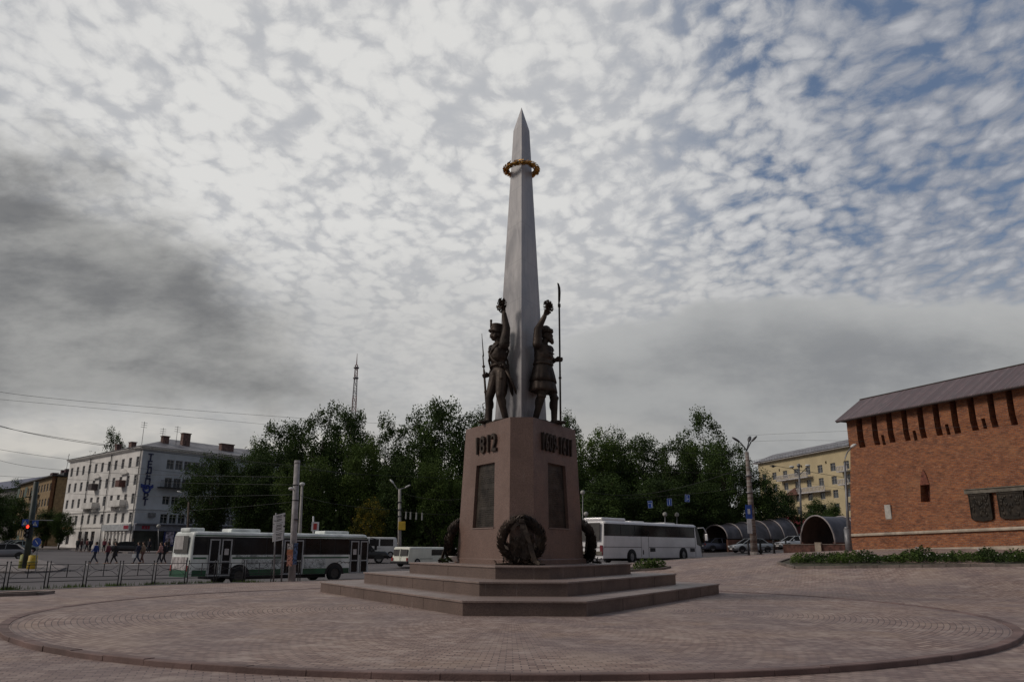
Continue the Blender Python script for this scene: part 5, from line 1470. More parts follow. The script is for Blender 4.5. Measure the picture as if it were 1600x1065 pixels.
def long_body(b, L, W, z0, z1, r=.22, slope_f=.0, slope_r=.0, mi=0):
    "rounded box along x, near side at y=0, far side y=W"
    n = 6; rings = []
    xs = [(0, .90), (.10, .985), (.3, 1.0), (L - .35, 1.0), (L - .12, .985), (L, .90)]
    for x, k in xs:
        ring = []
        for cx, cz, a0 in ((W / 2 - r, z1 - r, 0), (-(W / 2 - r), z1 - r, 90), (-(W / 2 - .06), z0 + .06, 180), (W / 2 - .06, z0 + .06, 270)):
            rr = r if cz > (z0 + z1) / 2 else .06
            for j in range(n + 1):
                a = R(a0 + 90 * j / n); y = cx + math.cos(a) * rr; z = cz + math.sin(a) * rr
                t = (z - z0) / (z1 - z0)
                xx = x
                if x > L / 2: xx = x - slope_f * max(0, t - .35) / .65 * 1.0
                else: xx = x + slope_r * max(0, t - .35) / .65
                ring.append((xx, W / 2 + y * k, z0 + (z - z0) * (1 if k == 1 else .5 + .5 * k)))
        rings.append(ring)
    b.loft(rings, mi)

def slab(b, u0, u1, z0, z1, y=-.008, th=.02, mi=0): b.box(((u0 + u1) / 2, y + th / 2, (z0 + z1) / 2), (u1 - u0, th, z1 - z0), mi)

def green_bus():
    fr = Frame(299, 44.0, 579, 52.9); L = fr.L
    T = thing('city_bus', 'long white and green city bus with graffiti advert, behind the railing', 'bus', fr.o, fr.rz)
    zt = fr.uv(330, 829.8)[1]; W = 2.5
    gz = [g(*fr.world(u, 1)[:2]) - .14 for u in (L * .25, L * .8)]
    zr0 = gz[0]; z0 = fr.uv(330, 900)[1]; z_sk = fr.uv(330, 890)[1]; z_w0 = fr.uv(330, 866.3)[1]; z_w1 = fr.uv(330, 838)[1]; zg0, zg1 = fr.uv(330, 872.6)[1], fr.uv(330, 870)[1]
    M_GR = mat('bus_green', (.012, .085, .04), .4, 0, .2, 1, coat=.2)
    z0 = max(z0, zr0 + .32)
    b = B(); long_body(b, L, W, z0, zt, .2, .22, .10); part(b, 'body', mat('bus_white', (.72, .76, .74), .4, 0, .15, .8, coat=.15), T, fr)
    U = lambda x: fr.uv(x, 870)[0]
    d1 = [(U(325.5), U(342)), (U(344.5), U(360.5))]; d2 = [(U(442), U(457)), (U(458), U(472.5))]; d3 = [(U(546.8), U(559.5)), (U(562), U(573.8))]
    b = B()
    for a, c in ((U(302), d1[0][0] - .05), (d1[1][1] + .08, d2[0][0] - .08), (d2[1][1] + .08, d3[0][0] - .05)): slab(b, a, c, z0 + .02, z_sk)
    slab(b, U(302), L - .3, zt - .25, zt - .19); 
    for a, c in ((U(302), d1[0][0] - .1), (d1[1][1] + .1, d2[0][0] - .1), (d2[1][1] + .1, d3[0][0] - .1)): slab(b, a, c, zg0, zg1, -.012)
    b.box((-.01 + .02, W / 2, z0 + .22), (.05, W - .25, .5)); part(b, 'green_stripes', M_GR, T, fr)
    # window band: separate panes
    b = B(); slab(b, U(301), L - .25, z_w0, z_w1, -.004); part(b, 'window_band', M_BLACK, T, fr)
    segs = [U(303), d1[0][0] - .12]; panes = [(segs[0], segs[1])]
    a = d1[1][1] + .15; n = 3; e = d2[0][0] - .12; panes += [(a + (e - a) * k / n + .03, a + (e - a) * (k + 1) / n - .03) for k in range(n)]
    a = d2[1][1] + .15; e = d3[0][0] - .12; n = 3; panes += [(a + (e - a) * k / n + .03, a + (e - a) * (k + 1) / n - .03) for k in range(n)]
    for a, c in panes: b = B(); slab(b, a, c, z_w0 + .05, z_w1 - .04, -.016); part(b, 'side_window', M_GLASS, T, fr)
    zd0, zd1 = z0 + .0, z_w1 - .12
    for d in d1 + d2 + d3:
        a, c = d; b = B()
        b.box(((a + c) / 2, -.02, (zd0 + zd1) / 2), (c - a, .03, zd1 - zd0), 1)
        for x in (a + .04, c - .04): b.box((x, -.035, (zd0 + zd1) / 2), (.075, .05, zd1 - zd0))
        for z in (zd0 + .05, zd0 + .80, zd1 - .04): b.box(((a + c) / 2, -.035, z), (c - a, .046, .075))
        part(b, 'door', [mat('door_frame_grey', (.36, .37, .38), .5), M_GLASS], T, fr)
    for d in (d1[1], d3[0]): b = B(); b.box(((d[0] + d[1]) / 2, -.05, zd1 - .7), (.26, .012, .34)); part(b, 'door_notice', mat('notice_white', (.5, .48, .47), .7), T, fr)
    # graffiti-like advert film
    m, N, bs, tc = shader('graffiti_film'); x, y, z = N.sep(tc)
    v = N.n('ShaderNodeTexVoronoi', feature='DISTANCE_TO_EDGE'); N.put(v.inputs['Vector'], N.comb(N.m('MULTIPLY', x, 2.6), 0, N.m('MULTIPLY', z, 3.4))); 
    wv = N.noise(tc, 5, 4, .7); e = N.m('ADD', v.outputs['Distance'], N.m('MULTIPLY', N.m('SUBTRACT', wv, .5), .30))
    c = N.mix(N.step(e, .02, .07), (.02, .025, .025), (.66, .70, .70)); c = N.mix(N.step(N.noise(tc, 1.2, 3, .5), .5, .62, 0, .75), c, (.13, .15, .145))
    N.put(bs.inputs['Base Color'], c); bs.inputs['Roughness'].default_value = .5
    b = B(); slab(b, d1[1][1] + .7, d2[0][0] - .05, z_sk + .01, zg0 - .02, -.014); slab(b, d1[1][1] + .3, d2[0][0] - .1, zg1 + .01, z_w0 - .01, -.014); part(b, 'advert_film', m, T, fr)
    b = B(); slab(b, d2[1][1] + .15, U(509), z_sk + .01, zg0 - .02, -.014); part(b, 'advert_film', m, T, fr)
    # little scrawled flourish ahead of the front wheel
    b = B(); u = U(527); 
    for k in range(5): b.tube([(u + k * .28, -.012, zg0 - .28 - .04 * (k % 2)), (u + .22 + k * .28, -.012, zg0 - .16 - .05 * (k % 3)), (u + .4 + k * .28, -.012, zg0 - .30)], .015, 4)
    part(b, 'flourish', M_BLACK, T, fr)
    for i, px in enumerate((375, 523.5)):
        u = U(px); zr = gz[i]; r = .50
        b = B(); b.prism([(u + math.cos(t) * .70, zr + .46 + math.sin(t) * .70) for t in [PI * k / 14 for k in range(15)]] + [(u - .70, z0 - .02), (u + .70, z0 - .02)], -.018, .02); part(b, 'wheel_arch', M_BLACK, T, fr)
        for side, y in ((-1, .10), (1, W - .10)):
            wheel(T, u, y - .06 if side < 0 else y, r, .30, side, dz=zr, hub=mat('dirty_hub', (.055, .05, .045), .6))
    b = B(); b.box((U(337), .6, z0 - .02), (.8, 1.0, .25)); b.box((L * .5, 1.2, z0 - .1), (L * .5, 1.4, .25)); part(b, 'underbody', M_BLACK, T, fr)
    # rear face on the left
    b = B(); b.box((-.005, W / 2, (z_w0 + z_w1) / 2 + .06), (.03, 1.7, .95)); part(b, 'rear_window', mat('rear_glass', (.07, .065, .06), .3), T, fr)
    b = B(); b.box((-.02, W / 2 + .25, (z_w0 + z_w1) / 2 + .16), (.03, 1.1, .72)); part(b, 'rear_poster', mat('poster_pale', (.44, .42, .41), .6), T, fr)
    b = B(); b.box((0, W / 2, z_sk + .35), (.06, 1.9, .7)); part(b, 'engine_grille', mat('engine_panel', (.40, .37, .37), .7, 0, .3, 4), T, fr)
    for y in (.25, W - .25): b = B(); b.box((-.01, y, z_sk + .1), (.04, .16, .30)); part(b, 'tail_light', M_RED, T, fr)
    b = B(); b.box((L + .0, W / 2, z_w1 - .8), (.04, W - .4, 1.3)); part(b, 'windscreen', M_GLASS, T, fr)
    for u, w in ((U(300), .9), (U(366), 1.9), (U(514), 1.9)):
        b = B(); b.box((u + w / 2, W / 2, zt + .08), (w, 1.2, .24), 0, bev=.07); part(b, 'roof_unit', MATS['bus_white'], T, fr)
    b = B(); b.tube([(L - .1, -.05, z_w1 + .1), (L + .25, -.25, z_w1 + .0), (L + .25, -.25, z_w1 - .3)], .03, 5); b.box((L + .25, -.25, z_w1 - .5), (.07, .2, .42)); part(b, 'mirror', M_BLACK, T, fr)
green_bus()

def coach():
    fr = Frame(943, 61.7, 1098, 72.6); L = fr.L
    T = thing('coach', 'long white tourist coach with dark windows, parked behind the right side of the steps', 'coach', fr.o, fr.rz)
    W = 2.5; zt = fr.uv(1010, 815.5)[1]; z_w1, z_w0 = fr.uv(1020, 820.5)[1], fr.uv(1020, 838.2)[1]; zl = fr.uv(1020, 854.5)[1]
    gz = [g(*fr.world(u, 1)[:2]) - .14 for u in (fr.uv(986.6, 870)[0], fr.uv(1067, 870)[0])]
    z0 = min(fr.uv(1020, 873)[1], min(gz) + .9); z0 = max(z0, max(gz) + .22)
    M_C = mat('coach_white', (.78, .77, .78), .35, 0, .06, .6, coat=.3)
    b = B(); long_body(b, L, W, z0, zt, .28, .9, .25); part(b, 'body', M_C, T, fr)
    U = lambda x: fr.uv(x, 850)[0]
    b = B(); slab(b, U(944.5), U(1086), z_w0, z_w1, -.005); part(b, 'window_band', M_BLACK, T, fr)
    e = [U(x) for x in (945, 970, 992, 1013.5, 1040, 1062, 1085)]
    for a, c in zip(e, e[1:]): b = B(); slab(b, a + .04, c - .04, z_w0 + .05, z_w1 - .05, -.016); part(b, 'side_window', mat('coach_glass', (.022, .016, .014), .12, 0, .7, .5, spec=.3), T, fr)
    b = B()
    for a, c in ((U(944), U(1002)), (U(1014), U(1086))): slab(b, a, c, zl - .02, zl + .02, -.010)
    for x in (1002, 1013.5, 1086.5): slab(b, U(x) - .015, U(x) + .015, z0 + .1, z_w0, -.010)
    slab(b, U(1097) - .03, U(1097) - .01, z0 + .1, z_w0 - .2, -.010); part(b, 'panel_gap', M_BLACK, T, fr)
    for x in (1019.5, 1081.5): b = B(); b.box((U(x), -.012, zl - .2), (.75, .03, .3)); part(b, 'grille', M_BLACK, T, fr)
    b = B(); b.box((U(1004.5), -.03, zl - .4), (.07, .04, .35)); part(b, 'door_handle', M_BLACK, T, fr)
    b = B(); a = U(1087); b.prism([(a, z_w1 + .05), (L - .95, z_w1 + .05), (L - .12, z_w0 - .75), (a + .25, z_w0 - .6)], -.02, .02); part(b, 'front_door_glass', M_GLASS, T, fr)
    b = B(); b.loft([[(L - .06 + .02, .15, z_w0 - .8), (L - .06 + .02, W - .15, z_w0 - .8), (L - .1, W - .15, z_w0 - .8), (L - .1, .15, z_w0 - .8)], [(L - .78, .2, zt - .35), (L - .78, W - .2, zt - .35), (L - .9, W - .2, zt - .35), (L - .9, .2, zt - .35)]], smooth=False); part(b, 'windscreen', M_GLASS, T, fr)
    for i, px in enumerate((986.6, 1067)):
        u = U(px); zr = gz[i]
        b = B(); b.prism([(u + math.cos(t) * .66, zr + .50 + math.sin(t) * .62) for t in [PI * k / 14 for k in range(15)]] + [(u - .66, z0 - .02), (u + .66, z0 - .02)], -.014, .02); part(b, 'wheel_arch', M_BLACK, T, fr)
        for side, y in ((-1, .06), (1, W - .06)):
            wheel(T, u, y, .50, .30, side, dz=zr)
    b = B(); b.box((L * .5, W / 2, z0 - .05), (L * .6, 1.7, .3)); part(b, 'underbody', M_BLACK, T, fr)
    b = B(); b.box((.05, W / 2 + .1, z_w1 - .62), (.08, 1.95, 1.35), rot=Matrix.Rotation(R(4), 4, 'Y')); part(b, 'rear_window', mat('rear_glass', (.07, .065, .06), .3), T, fr)
    for y in (.22, W - .22): b = B(); b.box((-.0, y, zl - .25), (.06, .26, .75)); part(b, 'tail_light', mat('lamp_red', (.16, .02, .03), .35), T, fr)
    b = B(); b.box((0, W / 2, zl), (.03, 2.2, .04)); b.box((-.02, W / 2, z0 + .4), (.05, 2.2, .3)); part(b, 'rear_bumper', MATS['grey_stone'] if 'grey_stone' in MATS else M_GREY, T, fr)
    for u, w, h in ((.3, 3.2, .28), (4.2, 2.0, .12), (L * .62, 1.7, .12)): b = B(); b.box((u + w / 2, W / 2, zt + h / 2 - .04), (w, 1.9, h), 0, bev=.09); part(b, 'roof_unit', M_C, T, fr)
    b = B(); b.tube([(L - .7, .0, zt - .3), (L + .1, -.1, zt - .25), (L + .5, -.12, zt - .6), (L + .52, -.12, zt - .8)], .05, 6); b.box((L + .52, -.12, zt - 1.1), (.12, .26, .6), 0, bev=.03); part(b, 'mirror', M_C, T, fr)
    b = B(); b.box((L - .02, .4, z0 + .5), (.06, .4, .22)); part(b, 'headlight', M_CHROME, T, fr)
coach()

def van(name, label, cat, fr, zt_px, zb_off, colr, W=1.8, kind='van', winset=()):
    L = fr.L; T = thing(name, label, cat, fr.o, fr.rz); gz0 = g(*fr.world(L / 2, W / 2)[:2]) - .14
    zt = fr.uv(*zt_px)[1]; H = zt - gz0; z0 = gz0 + .28; zb = gz0 + H * .56
    M_V = mat('paint_' + name, colr, .38, 0, .06, 1, coat=.25)
    b = B(); long_body(b, L, W, z0, zt, .16, .75 if kind == 'van' else .2, .22); part(b, 'body', M_V, T, fr)
    zw0, zw1 = zb + .02, zt - .20
    for a, c in winset: b = B(); slab(b, L * a, L * c, zw0, zw1, -.006); part(b, 'side_window', M_GLASS, T, fr)
    b = B(); b.box((.10, W / 2, (zw0 + zw1) / 2), (.10, W - .35, (zw1 - zw0)), rot=Matrix.Rotation(R(8), 4, 'Y')); part(b, 'rear_window', MATS['rear_glass'], T, fr)
    b = B(); b.box((.09, W / 2, (zw0 + zw1) / 2), (.14, .05, (zw1 - zw0) + .1), rot=Matrix.Rotation(R(8), 4, 'Y')); b.box((-.01, W / 2, (zb + z0) / 2 + .1), (.03, .03, zb - z0 - .2)); part(b, 'rear_pillar', M_V, T, fr)
    b = B(); b.box((-.03, W / 2, z0 + .08), (.14, W + .04, .2), 0, bev=.04); part(b, 'bumper', M_BLACK, T, fr)
    for y in (.12, W - .12): b = B(); b.box((-.005, y, zb - .35), (.05, .14, .4)); part(b, 'tail_light', M_RED, T, fr)
    b = B(); b.box((-.02, W / 2 - .1, zb - .45), (.03, .5, .12)); part(b, 'number_plate', MATS['notice_white'] if 'notice_white' in MATS else M_WHITE, T, fr)
    b = B(); slab(b, L * .25, L * .55, zb - .25, zb - .22, -.012); b.box((L * .5, W / 2, z0 - .03), (L * .7, W - .3, .15)); part(b, 'side_rail', M_BLACK, T, fr)
    b = B(); b.box((L - .36, W / 2, (zw0 + zw1) / 2), (.08, W - .3, (zw1 - zw0)), rot=Matrix.Rotation(R(-32), 4, 'Y')); part(b, 'windscreen', M_GLASS, T, fr)
    for u in (L * .2, L * .8):
        for side, y in ((-1, .05), (1, W - .05)): wheel(T, u, y, .33, .22, side, dz=gz0)
    return T
van('cargo_van', 'cream and white panel van seen from behind, left of the steps', 'van', Frame(638.6, 62, 706, 66.2), (650, 853.8), 0, (.76, .77, .67), 1.85, 'van', ((.52, .80), (.84, .93)))
van('minibus', 'small white bus with flourish on its side, behind the green bus', 'minibus', Frame(560, 80, 623, 82), (600, 838.6), 0, (.72, .72, .70), 2.2, 'bus', ((.05, .24), (.27, .50), (.53, .86)))

def car(label, px, Y, rz, col, name='parked_car', kind='sedan', group=None, sc=1.0):
    p = on_ground(px, Y); gz = g(p.x, p.y) - .14
    T = thing(name, label, 'car', (p.x, p.y, gz), rz, group); T.scale = (sc,) * 3
    key = 'paint_%.2f_%.2f_%.2f' % col; M_P = mat(key, col, .3, .25, .05, 1, coat=.5)
    L, W = (4.3, 1.70) if kind != 'suv' else (4.5, 1.85)
    if kind == 'sedan': st = [(-2.15, .42, .72, .70), (-2.10, .30, .88, .80), (-1.5, .24, .94, .85), (-.6, .22, .93, .85), (.6, .22, .92, .85), (1.1, .22, .88, .85), (1.85, .26, .76, .80), (2.12, .34, .66, .70), (2.15, .42, .58, .62)]; roof = [(-1.55, .93), (-.95, 1.38), (-.2, 1.43), (.35, 1.38), (1.15, .90)]
    elif kind == 'hatch': st = [(-1.95, .40, .80, .70), (-1.92, .28, .92, .80), (-1.2, .24, .95, .85), (0, .22, .93, .85), (.9, .22, .90, .85), (1.6, .26, .80, .80), (1.9, .36, .68, .70), (1.93, .44, .6, .62)]; roof = [(-1.88, .93), (-1.6, 1.38), (-.6, 1.46), (.15, 1.42), (1.0, .92)]
    elif kind == 'minivan': st = [(-2.2, .40, .95, .75), (-2.17, .28, 1.02, .86), (-1.2, .24, 1.02, .9), (.9, .22, 1.0, .9), (1.8, .26, .86, .85), (2.15, .36, .72, .72), (2.2, .44, .6, .62)]; roof = [(-2.15, 1.0), (-2.0, 1.66), (-.6, 1.72), (.5, 1.66), (1.55, .96)]
    else: st = [(-2.2, .5, 1.0, .78), (-2.17, .42, 1.08, .88), (-1.2, .38, 1.08, .92), (1.0, .38, 1.05, .92), (1.9, .42, 1.0, .88), (2.2, .5, .85, .8)]; roof = [(-2.15, 1.05), (-2.05, 1.72), (-.4, 1.80), (.4, 1.76), (1.0, 1.05)]
    b = B(); rings = []
    for x, z0, z1, hw in st:
        r = min(.12, (z1 - z0) * .3); rings.append([(x, -hw, z0 + r), (x, -hw * 1.0, (z0 + z1) * .5), (x, -hw * .97, z1 - r), (x, -hw * .86, z1), (x, 0, z1 + .03), (x, hw * .86, z1), (x, hw * .97, z1 - r), (x, hw, (z0 + z1) * .5), (x, hw, z0 + r), (x, hw * .8, z0), (x, -hw * .8, z0)])
    b.loft(rings); b.obj('body', M_P, T)
    # glasshouse: dark glass prism with painted roof and pillars
    hw0, hw1 = (.74, .58) if kind in ('sedan', 'hatch') else (.82, .70)
    b = B(); zb = roof[0][1]; zmax = max(z for x, z in roof)
    def wy(z): return hw0 + (hw1 - hw0) * (z - zb) / (zmax - zb)
    A = [(x, -wy(z), z) for x, z in roof]; C = [(x, wy(z), z) for x, z in roof]
    b.face(A); b.face(C[::-1])
    for i in range(len(A) - 1): b.face([A[i], A[i + 1], C[i + 1], C[i]])
    b.obj('glasshouse', M_GLASS, T)
    b = B()
    for i in range(1, len(roof) - 2):
        (xa, za), (xc, zc) = roof[i], roof[i + 1]; b.loft([[(xa, -wy(za) - .012, za - .03), (xa, -wy(za), za + .014), (xa, wy(za), za + .014), (xa, wy(za) + .012, za - .03)], [(xc, -wy(zc) - .012, zc - .03), (xc, -wy(zc), zc + .014), (xc, wy(zc), zc + .014), (xc, wy(zc) + .012, zc - .03)]], smooth=False)
    for s in (-1, 1):
        for (xa, za), (xc, zc) in ((roof[0], roof[1]), (roof[-1], roof[-2])): b.cyl((xa, s * (wy(za) + .005), za), (xc, s * (wy(zc) + .005), zc), .045, .035, 6)
        b.cyl((-.15, s * (hw0 + .0), zb), (-.15, s * (hw1 + .005), zmax - .02), .035, n=5)
    b.obj('roof', M_P, T)
    fx = st[-1][0]; rx = st[0][0]; r = .31 if kind in ('sedan', 'hatch') else .36
    for s in (-1, 1):
        h = B(); h.box((fx - .05, s * .56, .63 if kind == 'sedan' else .68), (.14, .32, .14), 0, bev=.03); h.obj('headlight', mat('lamp_clear', (.55, .56, .58), .15), T)
        h = B(); h.box((rx + .05, s * .60, .78), (.10, .26, .16), 0, bev=.02); h.obj('tail_light', M_RED, T)
        for x in (rx + .78, fx - .80): 
            wheel(T, x, s * (W / 2 - .10), r, .19, s)
            a = B(); a.prism([(x + math.cos(t) * (r + .07), r + math.sin(t) * (r + .07)) for t in [PI * k / 12 for k in range(13)]], min(s * (W / 2 - .05), s * (W / 2 + .012)), max(s * (W / 2 - .05), s * (W / 2 + .012))); a.obj('wheel_arch', M_BLACK, T)
        m_ = B(); m_.box((.75, s * (W / 2 + .08), zb + .05), (.12, .18, .12), 0, bev=.03); m_.obj('mirror', M_P, T)
    h = B(); h.box((fx - .02, 0, .42), (.08, 1.3, .14), 0, bev=.02); h.box((fx - .01, 0, .60), (.05, .6, .08)); h.obj('grille', M_BLACK, T)
    h = B(); h.box((rx - .01, 0, .62), (.03, .5, .12)); h.box((fx + .03, 0, .38), (.02, .5, .11)); h.obj('number_plate', mat('notice_white', (.5, .48, .47), .7), T)
    return T
CG = 'cars at the kerb on the right'
car('dark grey-blue sedan parked just right of the white coach', 1127, 86, R(12), (.075, .085, .125), group=CG)
car('silver sedan parked behind the three-armed street lamp', 1174, 80, R(190), (.36, .39, .42), group=CG)
car('white sedan parked between the two arched canopies', 1243, 84, R(196), (.55, .57, .60), group=CG)
car('pale minivan standing behind the white sedan by the canopies', 1238, 98, R(185), (.32, .35, .34), 'parked_minivan', 'minivan')
car('dark blue car seen through the mouth of the short arched canopy', 1294, 90, R(184), (.03, .035, .14), kind='hatch')
car('black off-road vehicle with bright wheels, right behind the green bus', 566, 70, R(12), (.012, .012, .014), 'off_road_vehicle', 'suv')
car('dark red hatchback partly hidden behind the black off-road vehicle', 611, 84, R(72), (.07, .02, .02), kind='hatch')
car('dark silver sedan at the far left edge, nearest of the left cars', 6, 74, R(-160), (.20, .20, .22))
car('pale green sedan waiting behind the dark silver one at far left', 27, 98, R(-125), (.30, .36, .34), kind='sedan')
car('white car farthest back in the street at far left', 14, 112, R(-125), (.45, .46, .46), kind='hatch')
car('black car parked before the entrance of the white building', 199, 103, R(30), (.02, .018, .022), kind='sedan')

# ================================================================== STREET FURNITURE
def post(b, base, px_top=None, top=None, r0=.1, r1=.07, n=10): b.cyl(base, top, r0, r1, n)
def lamp_head(b, p, d, L=.75, w=.15, mi=0):
    d = Vector(d).normalized(); q = d.to_track_quat('X', 'Z').to_matrix().to_4x4()
    b.sph(Vector(p) + d * L * .5, (L * .5, w, w * .55), mi, 10, 8, rot=q)
def street_lamps():
    M_PC = None
    m, N, bs, tc = shader('patched_pole'); x, y, z = N.sep(tc)
    bd = N.noise(N.comb(0, 0, N.m('MULTIPLY', z, 2.2)), 1.0, 3, .7); pa = N.noise(tc, 2.5, 4, .6)
    c = N.mix(N.step(pa, .35, .65), (.16, .145, .135), (.36, .33, .31)); c = N.mix(N.step(bd, .45, .55, 0, .75), c, (.12, .075, .06)); c = N.mix(N.step(bd, .62, .66, 0, .6), c, (.42, .37, .35))
    N.put(bs.inputs['Base Color'], c); bs.inputs['Roughness'].default_value = .85
    b0 = on_ground(1179, 64); t0 = at(1167, 706, 64)
    T = thing('street_lamp', 'tall patched concrete lamp post with three dark arms, right of the coach', 'street lamp', b0)
    d = t0 - b0; b = B(); b.cyl((0, 0, -.3), d, .30, .15, 14); b.cyl((0, 0, -.3), (0, 0, .25), .36, .33, 14); b.obj('pole', m, T)
    heads = [(1146, 684, 1157, 691), (1171.5, 683, 1170, 690), (1181, 682.5, 1173.5, 690)]
    for (x0, y0, x1, y1), dy in zip(heads, (0, 1.2, -.3)):
        a = at(x1, y1, 64 + dy * .8) - b0; c = at(x0, y0, 64 + dy) - b0
        k = B(); k.tube([d - Vector((0, 0, .3)), d + Vector((0, 0, .15)), a], .05, 6); o = k.obj('lamp_arm', M_BLACK, T)
        k = B(); lamp_head(k, a, c - a, (c - a).length + .15, .17); k.obj('lamp_head', mat('dark_lamp', (.05, .05, .055), .5), o)
    sg = at(1170, 799, 63.4) - b0; k = B(); k.box(sg, (.50, .06, 1.1)); o = k.obj('blue_sign_plate', M_BLUE, T)
    k = B(); k.box(sg + Vector((0, -.04, 0.02)), (.2, .02, .4)); k.obj('sign_symbol', mat('sign_white', (.5, .52, .55), .6), o)
    k = B(); k.box(at(1171, 818, 63.4) - b0, (.36, .05, 1.5)); k.obj('white_notice', mat('sign_white', (.5, .52, .55), .6), T)
    k = B()
    for y in (828, 770, 744): q = at(1174.5 - (828 - y) * .05, y, 64) - b0; k.cyl(q, q + Vector((0, 0, .12)), .29, .29, 12)
    k.obj('clamp_band', M_GREY, T)
    # slim lamp in front of the wall corner
    b0 = on_ground(1327, 56); t0 = at(1320, 722, 56); hp = at(1331, 698, 56)
    T = thing('street_lamp', 'slim grey lamp post with white head at the corner of the brick wall', 'street lamp', b0); b = B(); b.cyl((0, 0, -.3), t0 - b0, .13, .07, 10); b.cyl((0, 0, -.3), (0, 0, 1.5), .24, .22, 12); b.cyl((0, 0, 1.5), (0, 0, 1.65), .22, .13, 12); b.obj('pole', M_GREY, T)
    k = B(); k.tube([t0 - b0, at(1320.5, 715, 56) - b0, at(1324, 706, 56) - b0, hp - b0], .045, 6); o = k.obj('lamp_arm', M_GREY, T); k = B(); lamp_head(k, hp - b0 - Vector((.1, 0, .02)), Vector((1, -.2, .5)), .5, .22); k.obj('lamp_head', mat('lamp_white', (.6, .6, .58), .4), o)
    # thin dark post before the yellow building
    b0 = on_ground(1254, 100); t0 = at(1248, 727, 100); T = thing('street_lamp', 'thin dark lamp post with two white heads before the yellow building', 'street lamp', b0)
    b = B(); b.cyl((0, 0, -.3), t0 - b0, .16, .12, 8); b.sph(t0 - b0, .26, seg=8, rings=6); b.obj('pole', M_GREY, T)
    for x, y in ((1237, 729), (1262, 727)):
        k = B(); k.tube([at(1249, 742, 100) - b0, at((1249 + x) / 2, 735, 100) - b0, at(x, y + 1, 100) - b0], .05, 5); o = k.obj('lamp_arm', M_GREY, T)
        k = B(); k.sph(at(x, y, 100) - b0, (.35, .25, .16)); k.obj('lamp_head', MATS['lamp_white'], o)
    # lamp between the trees, two heads
    b0 = on_ground(624.5, 74); t0 = at(624.5, 764, 74); T = thing('street_lamp', 'light concrete lamp post with two arms and a yellow box, before the park', 'street lamp', b0)
    b = B(); b.cyl((0, 0, -.3), t0 - b0, .19, .13, 10); b.obj('pole', M_CONC, T)
    for x0, y0, x1, y1 in ((632, 762, 640.5, 757.5), (616, 756, 612, 751.5)):
        k = B(); k.tube([t0 - b0, at((x0 + 624.5) / 2, 763, 74) - b0, at(x0, y0, 74) - b0], .045, 5); o = k.obj('lamp_arm', M_GREY, T); k = B(); lamp_head(k, at(x0, y0, 74) - b0, at(x1, y1, 74) - at(x0, y0, 74), .65, .15); k.obj('lamp_head', MATS['lamp_white'], o)
    k = B(); k.box(at(628, 821, 73.7) - b0, (.65, .3, .78), 0, bev=.03); k.obj('yellow_box', M_YEL, T)
    k = B()
    for y in (784, 796, 806): 
        q = at(624.5, y, 74) - b0; k.box(q, (.5, .3, .10))
    k.obj('clamp_band', M_BLACK, T)
    # big concrete pole by the bus with notices
    b0 = on_ground(456, 44.3); t0 = at(464.5, 719, 44.3); T = thing('utility_pole', 'thick pale concrete pole with pasted adverts in front of the green bus', 'pole', b0)
    d = t0 - b0; b = B(); b.cyl((0, 0, -.3), d, .20, .155, 14); b.cyl(d * .972, d * .985, .17, .17, 14); b.obj('pole', mat('pale_pole', (.34, .325, .33), .85, 0, .2, 2, .4, 20), T)
    n = 0
    for (xa, xb, ya, yb), m_, nm in (((449, 457.5, 849, 858), mat('advert_grey', (.30, .28, .28), .7, 0, .6, 14), 'advert'), ((448.5, 457.5, 858, 866), mat('advert_orange', (.36, .14, .07), .7, 0, .3, 12), 'advert'), ((448.5, 457, 866.5, 883), mat('advert_red', (.42, .20, .15), .7, 0, .7, 14), 'advert'), ((458.5, 464.5, 849, 880), mat('advert_blue', (.06, .10, .20), .7, 0, .7, 9), 'advert')):
        c = at((xa + xb) / 2, (ya + yb) / 2, 44.05 - .02 * n) - b0; w = (xb - xa) / F * 44; h = (yb - ya) / F * 44; k = B(); k.box(c, (w, .02, h), rz=R(-8 + 5 * n)); k.obj(nm, m_, T); n += 1
    q = at(455, 763, 44) - b0; k = B(); k.tube([at(462, 766, 44.3) - b0, at(458.5, 764, 44.2) - b0, q], .03, 5); o = k.obj('lamp_arm', M_GREY, T); k = B(); k.sph(q, (.16, .12, .09)); k.obj('lamp_head', MATS['lamp_white'], o)
    k = B()
    for y in (782, 758, 812): q = at(462, y, 44.3) - b0; k.cyl(q, q + Vector((0, 0, .05)), .19, n=12)
    k.obj('clamp_band', M_BLACK, T)
    b0 = on_ground(466, 60); t0 = at(472, 758, 60); T = thing('utility_pole', 'thinner grey pole standing behind the thick concrete pole', 'pole', b0); b = B(); b.cyl((0, 0, -.3), t0 - b0, .15, .09, 10); b.obj('pole', M_CONC, T)
    k = B(); k.sph(t0 - b0 + Vector((0, 0, .1)), (.22, .18, .14)); k.obj('pole_cap', MATS['lamp_white'], T)
    b0 = on_ground(292.5, 92); t0 = at(295, 784, 92); T = thing('street_lamp', 'dark lamp post beside the street tree at the white building', 'street lamp', b0); b = B(); b.cyl((0, 0, -.3), t0 - b0, .18, .12, 8); b.obj('pole', mat('brown_post', (.10, .075, .06), .8), T)
    k = B(); k.tube([t0 - b0, at(290, 776, 92) - b0, at(284, 769, 92) - b0], .05, 5); o = k.obj('lamp_arm', M_GREY, T); k = B(); lamp_head(k, at(285, 769.5, 92) - b0, Vector((-1, 0, .3)), .7, .17); k.obj('lamp_head', MATS['lamp_white'], o)
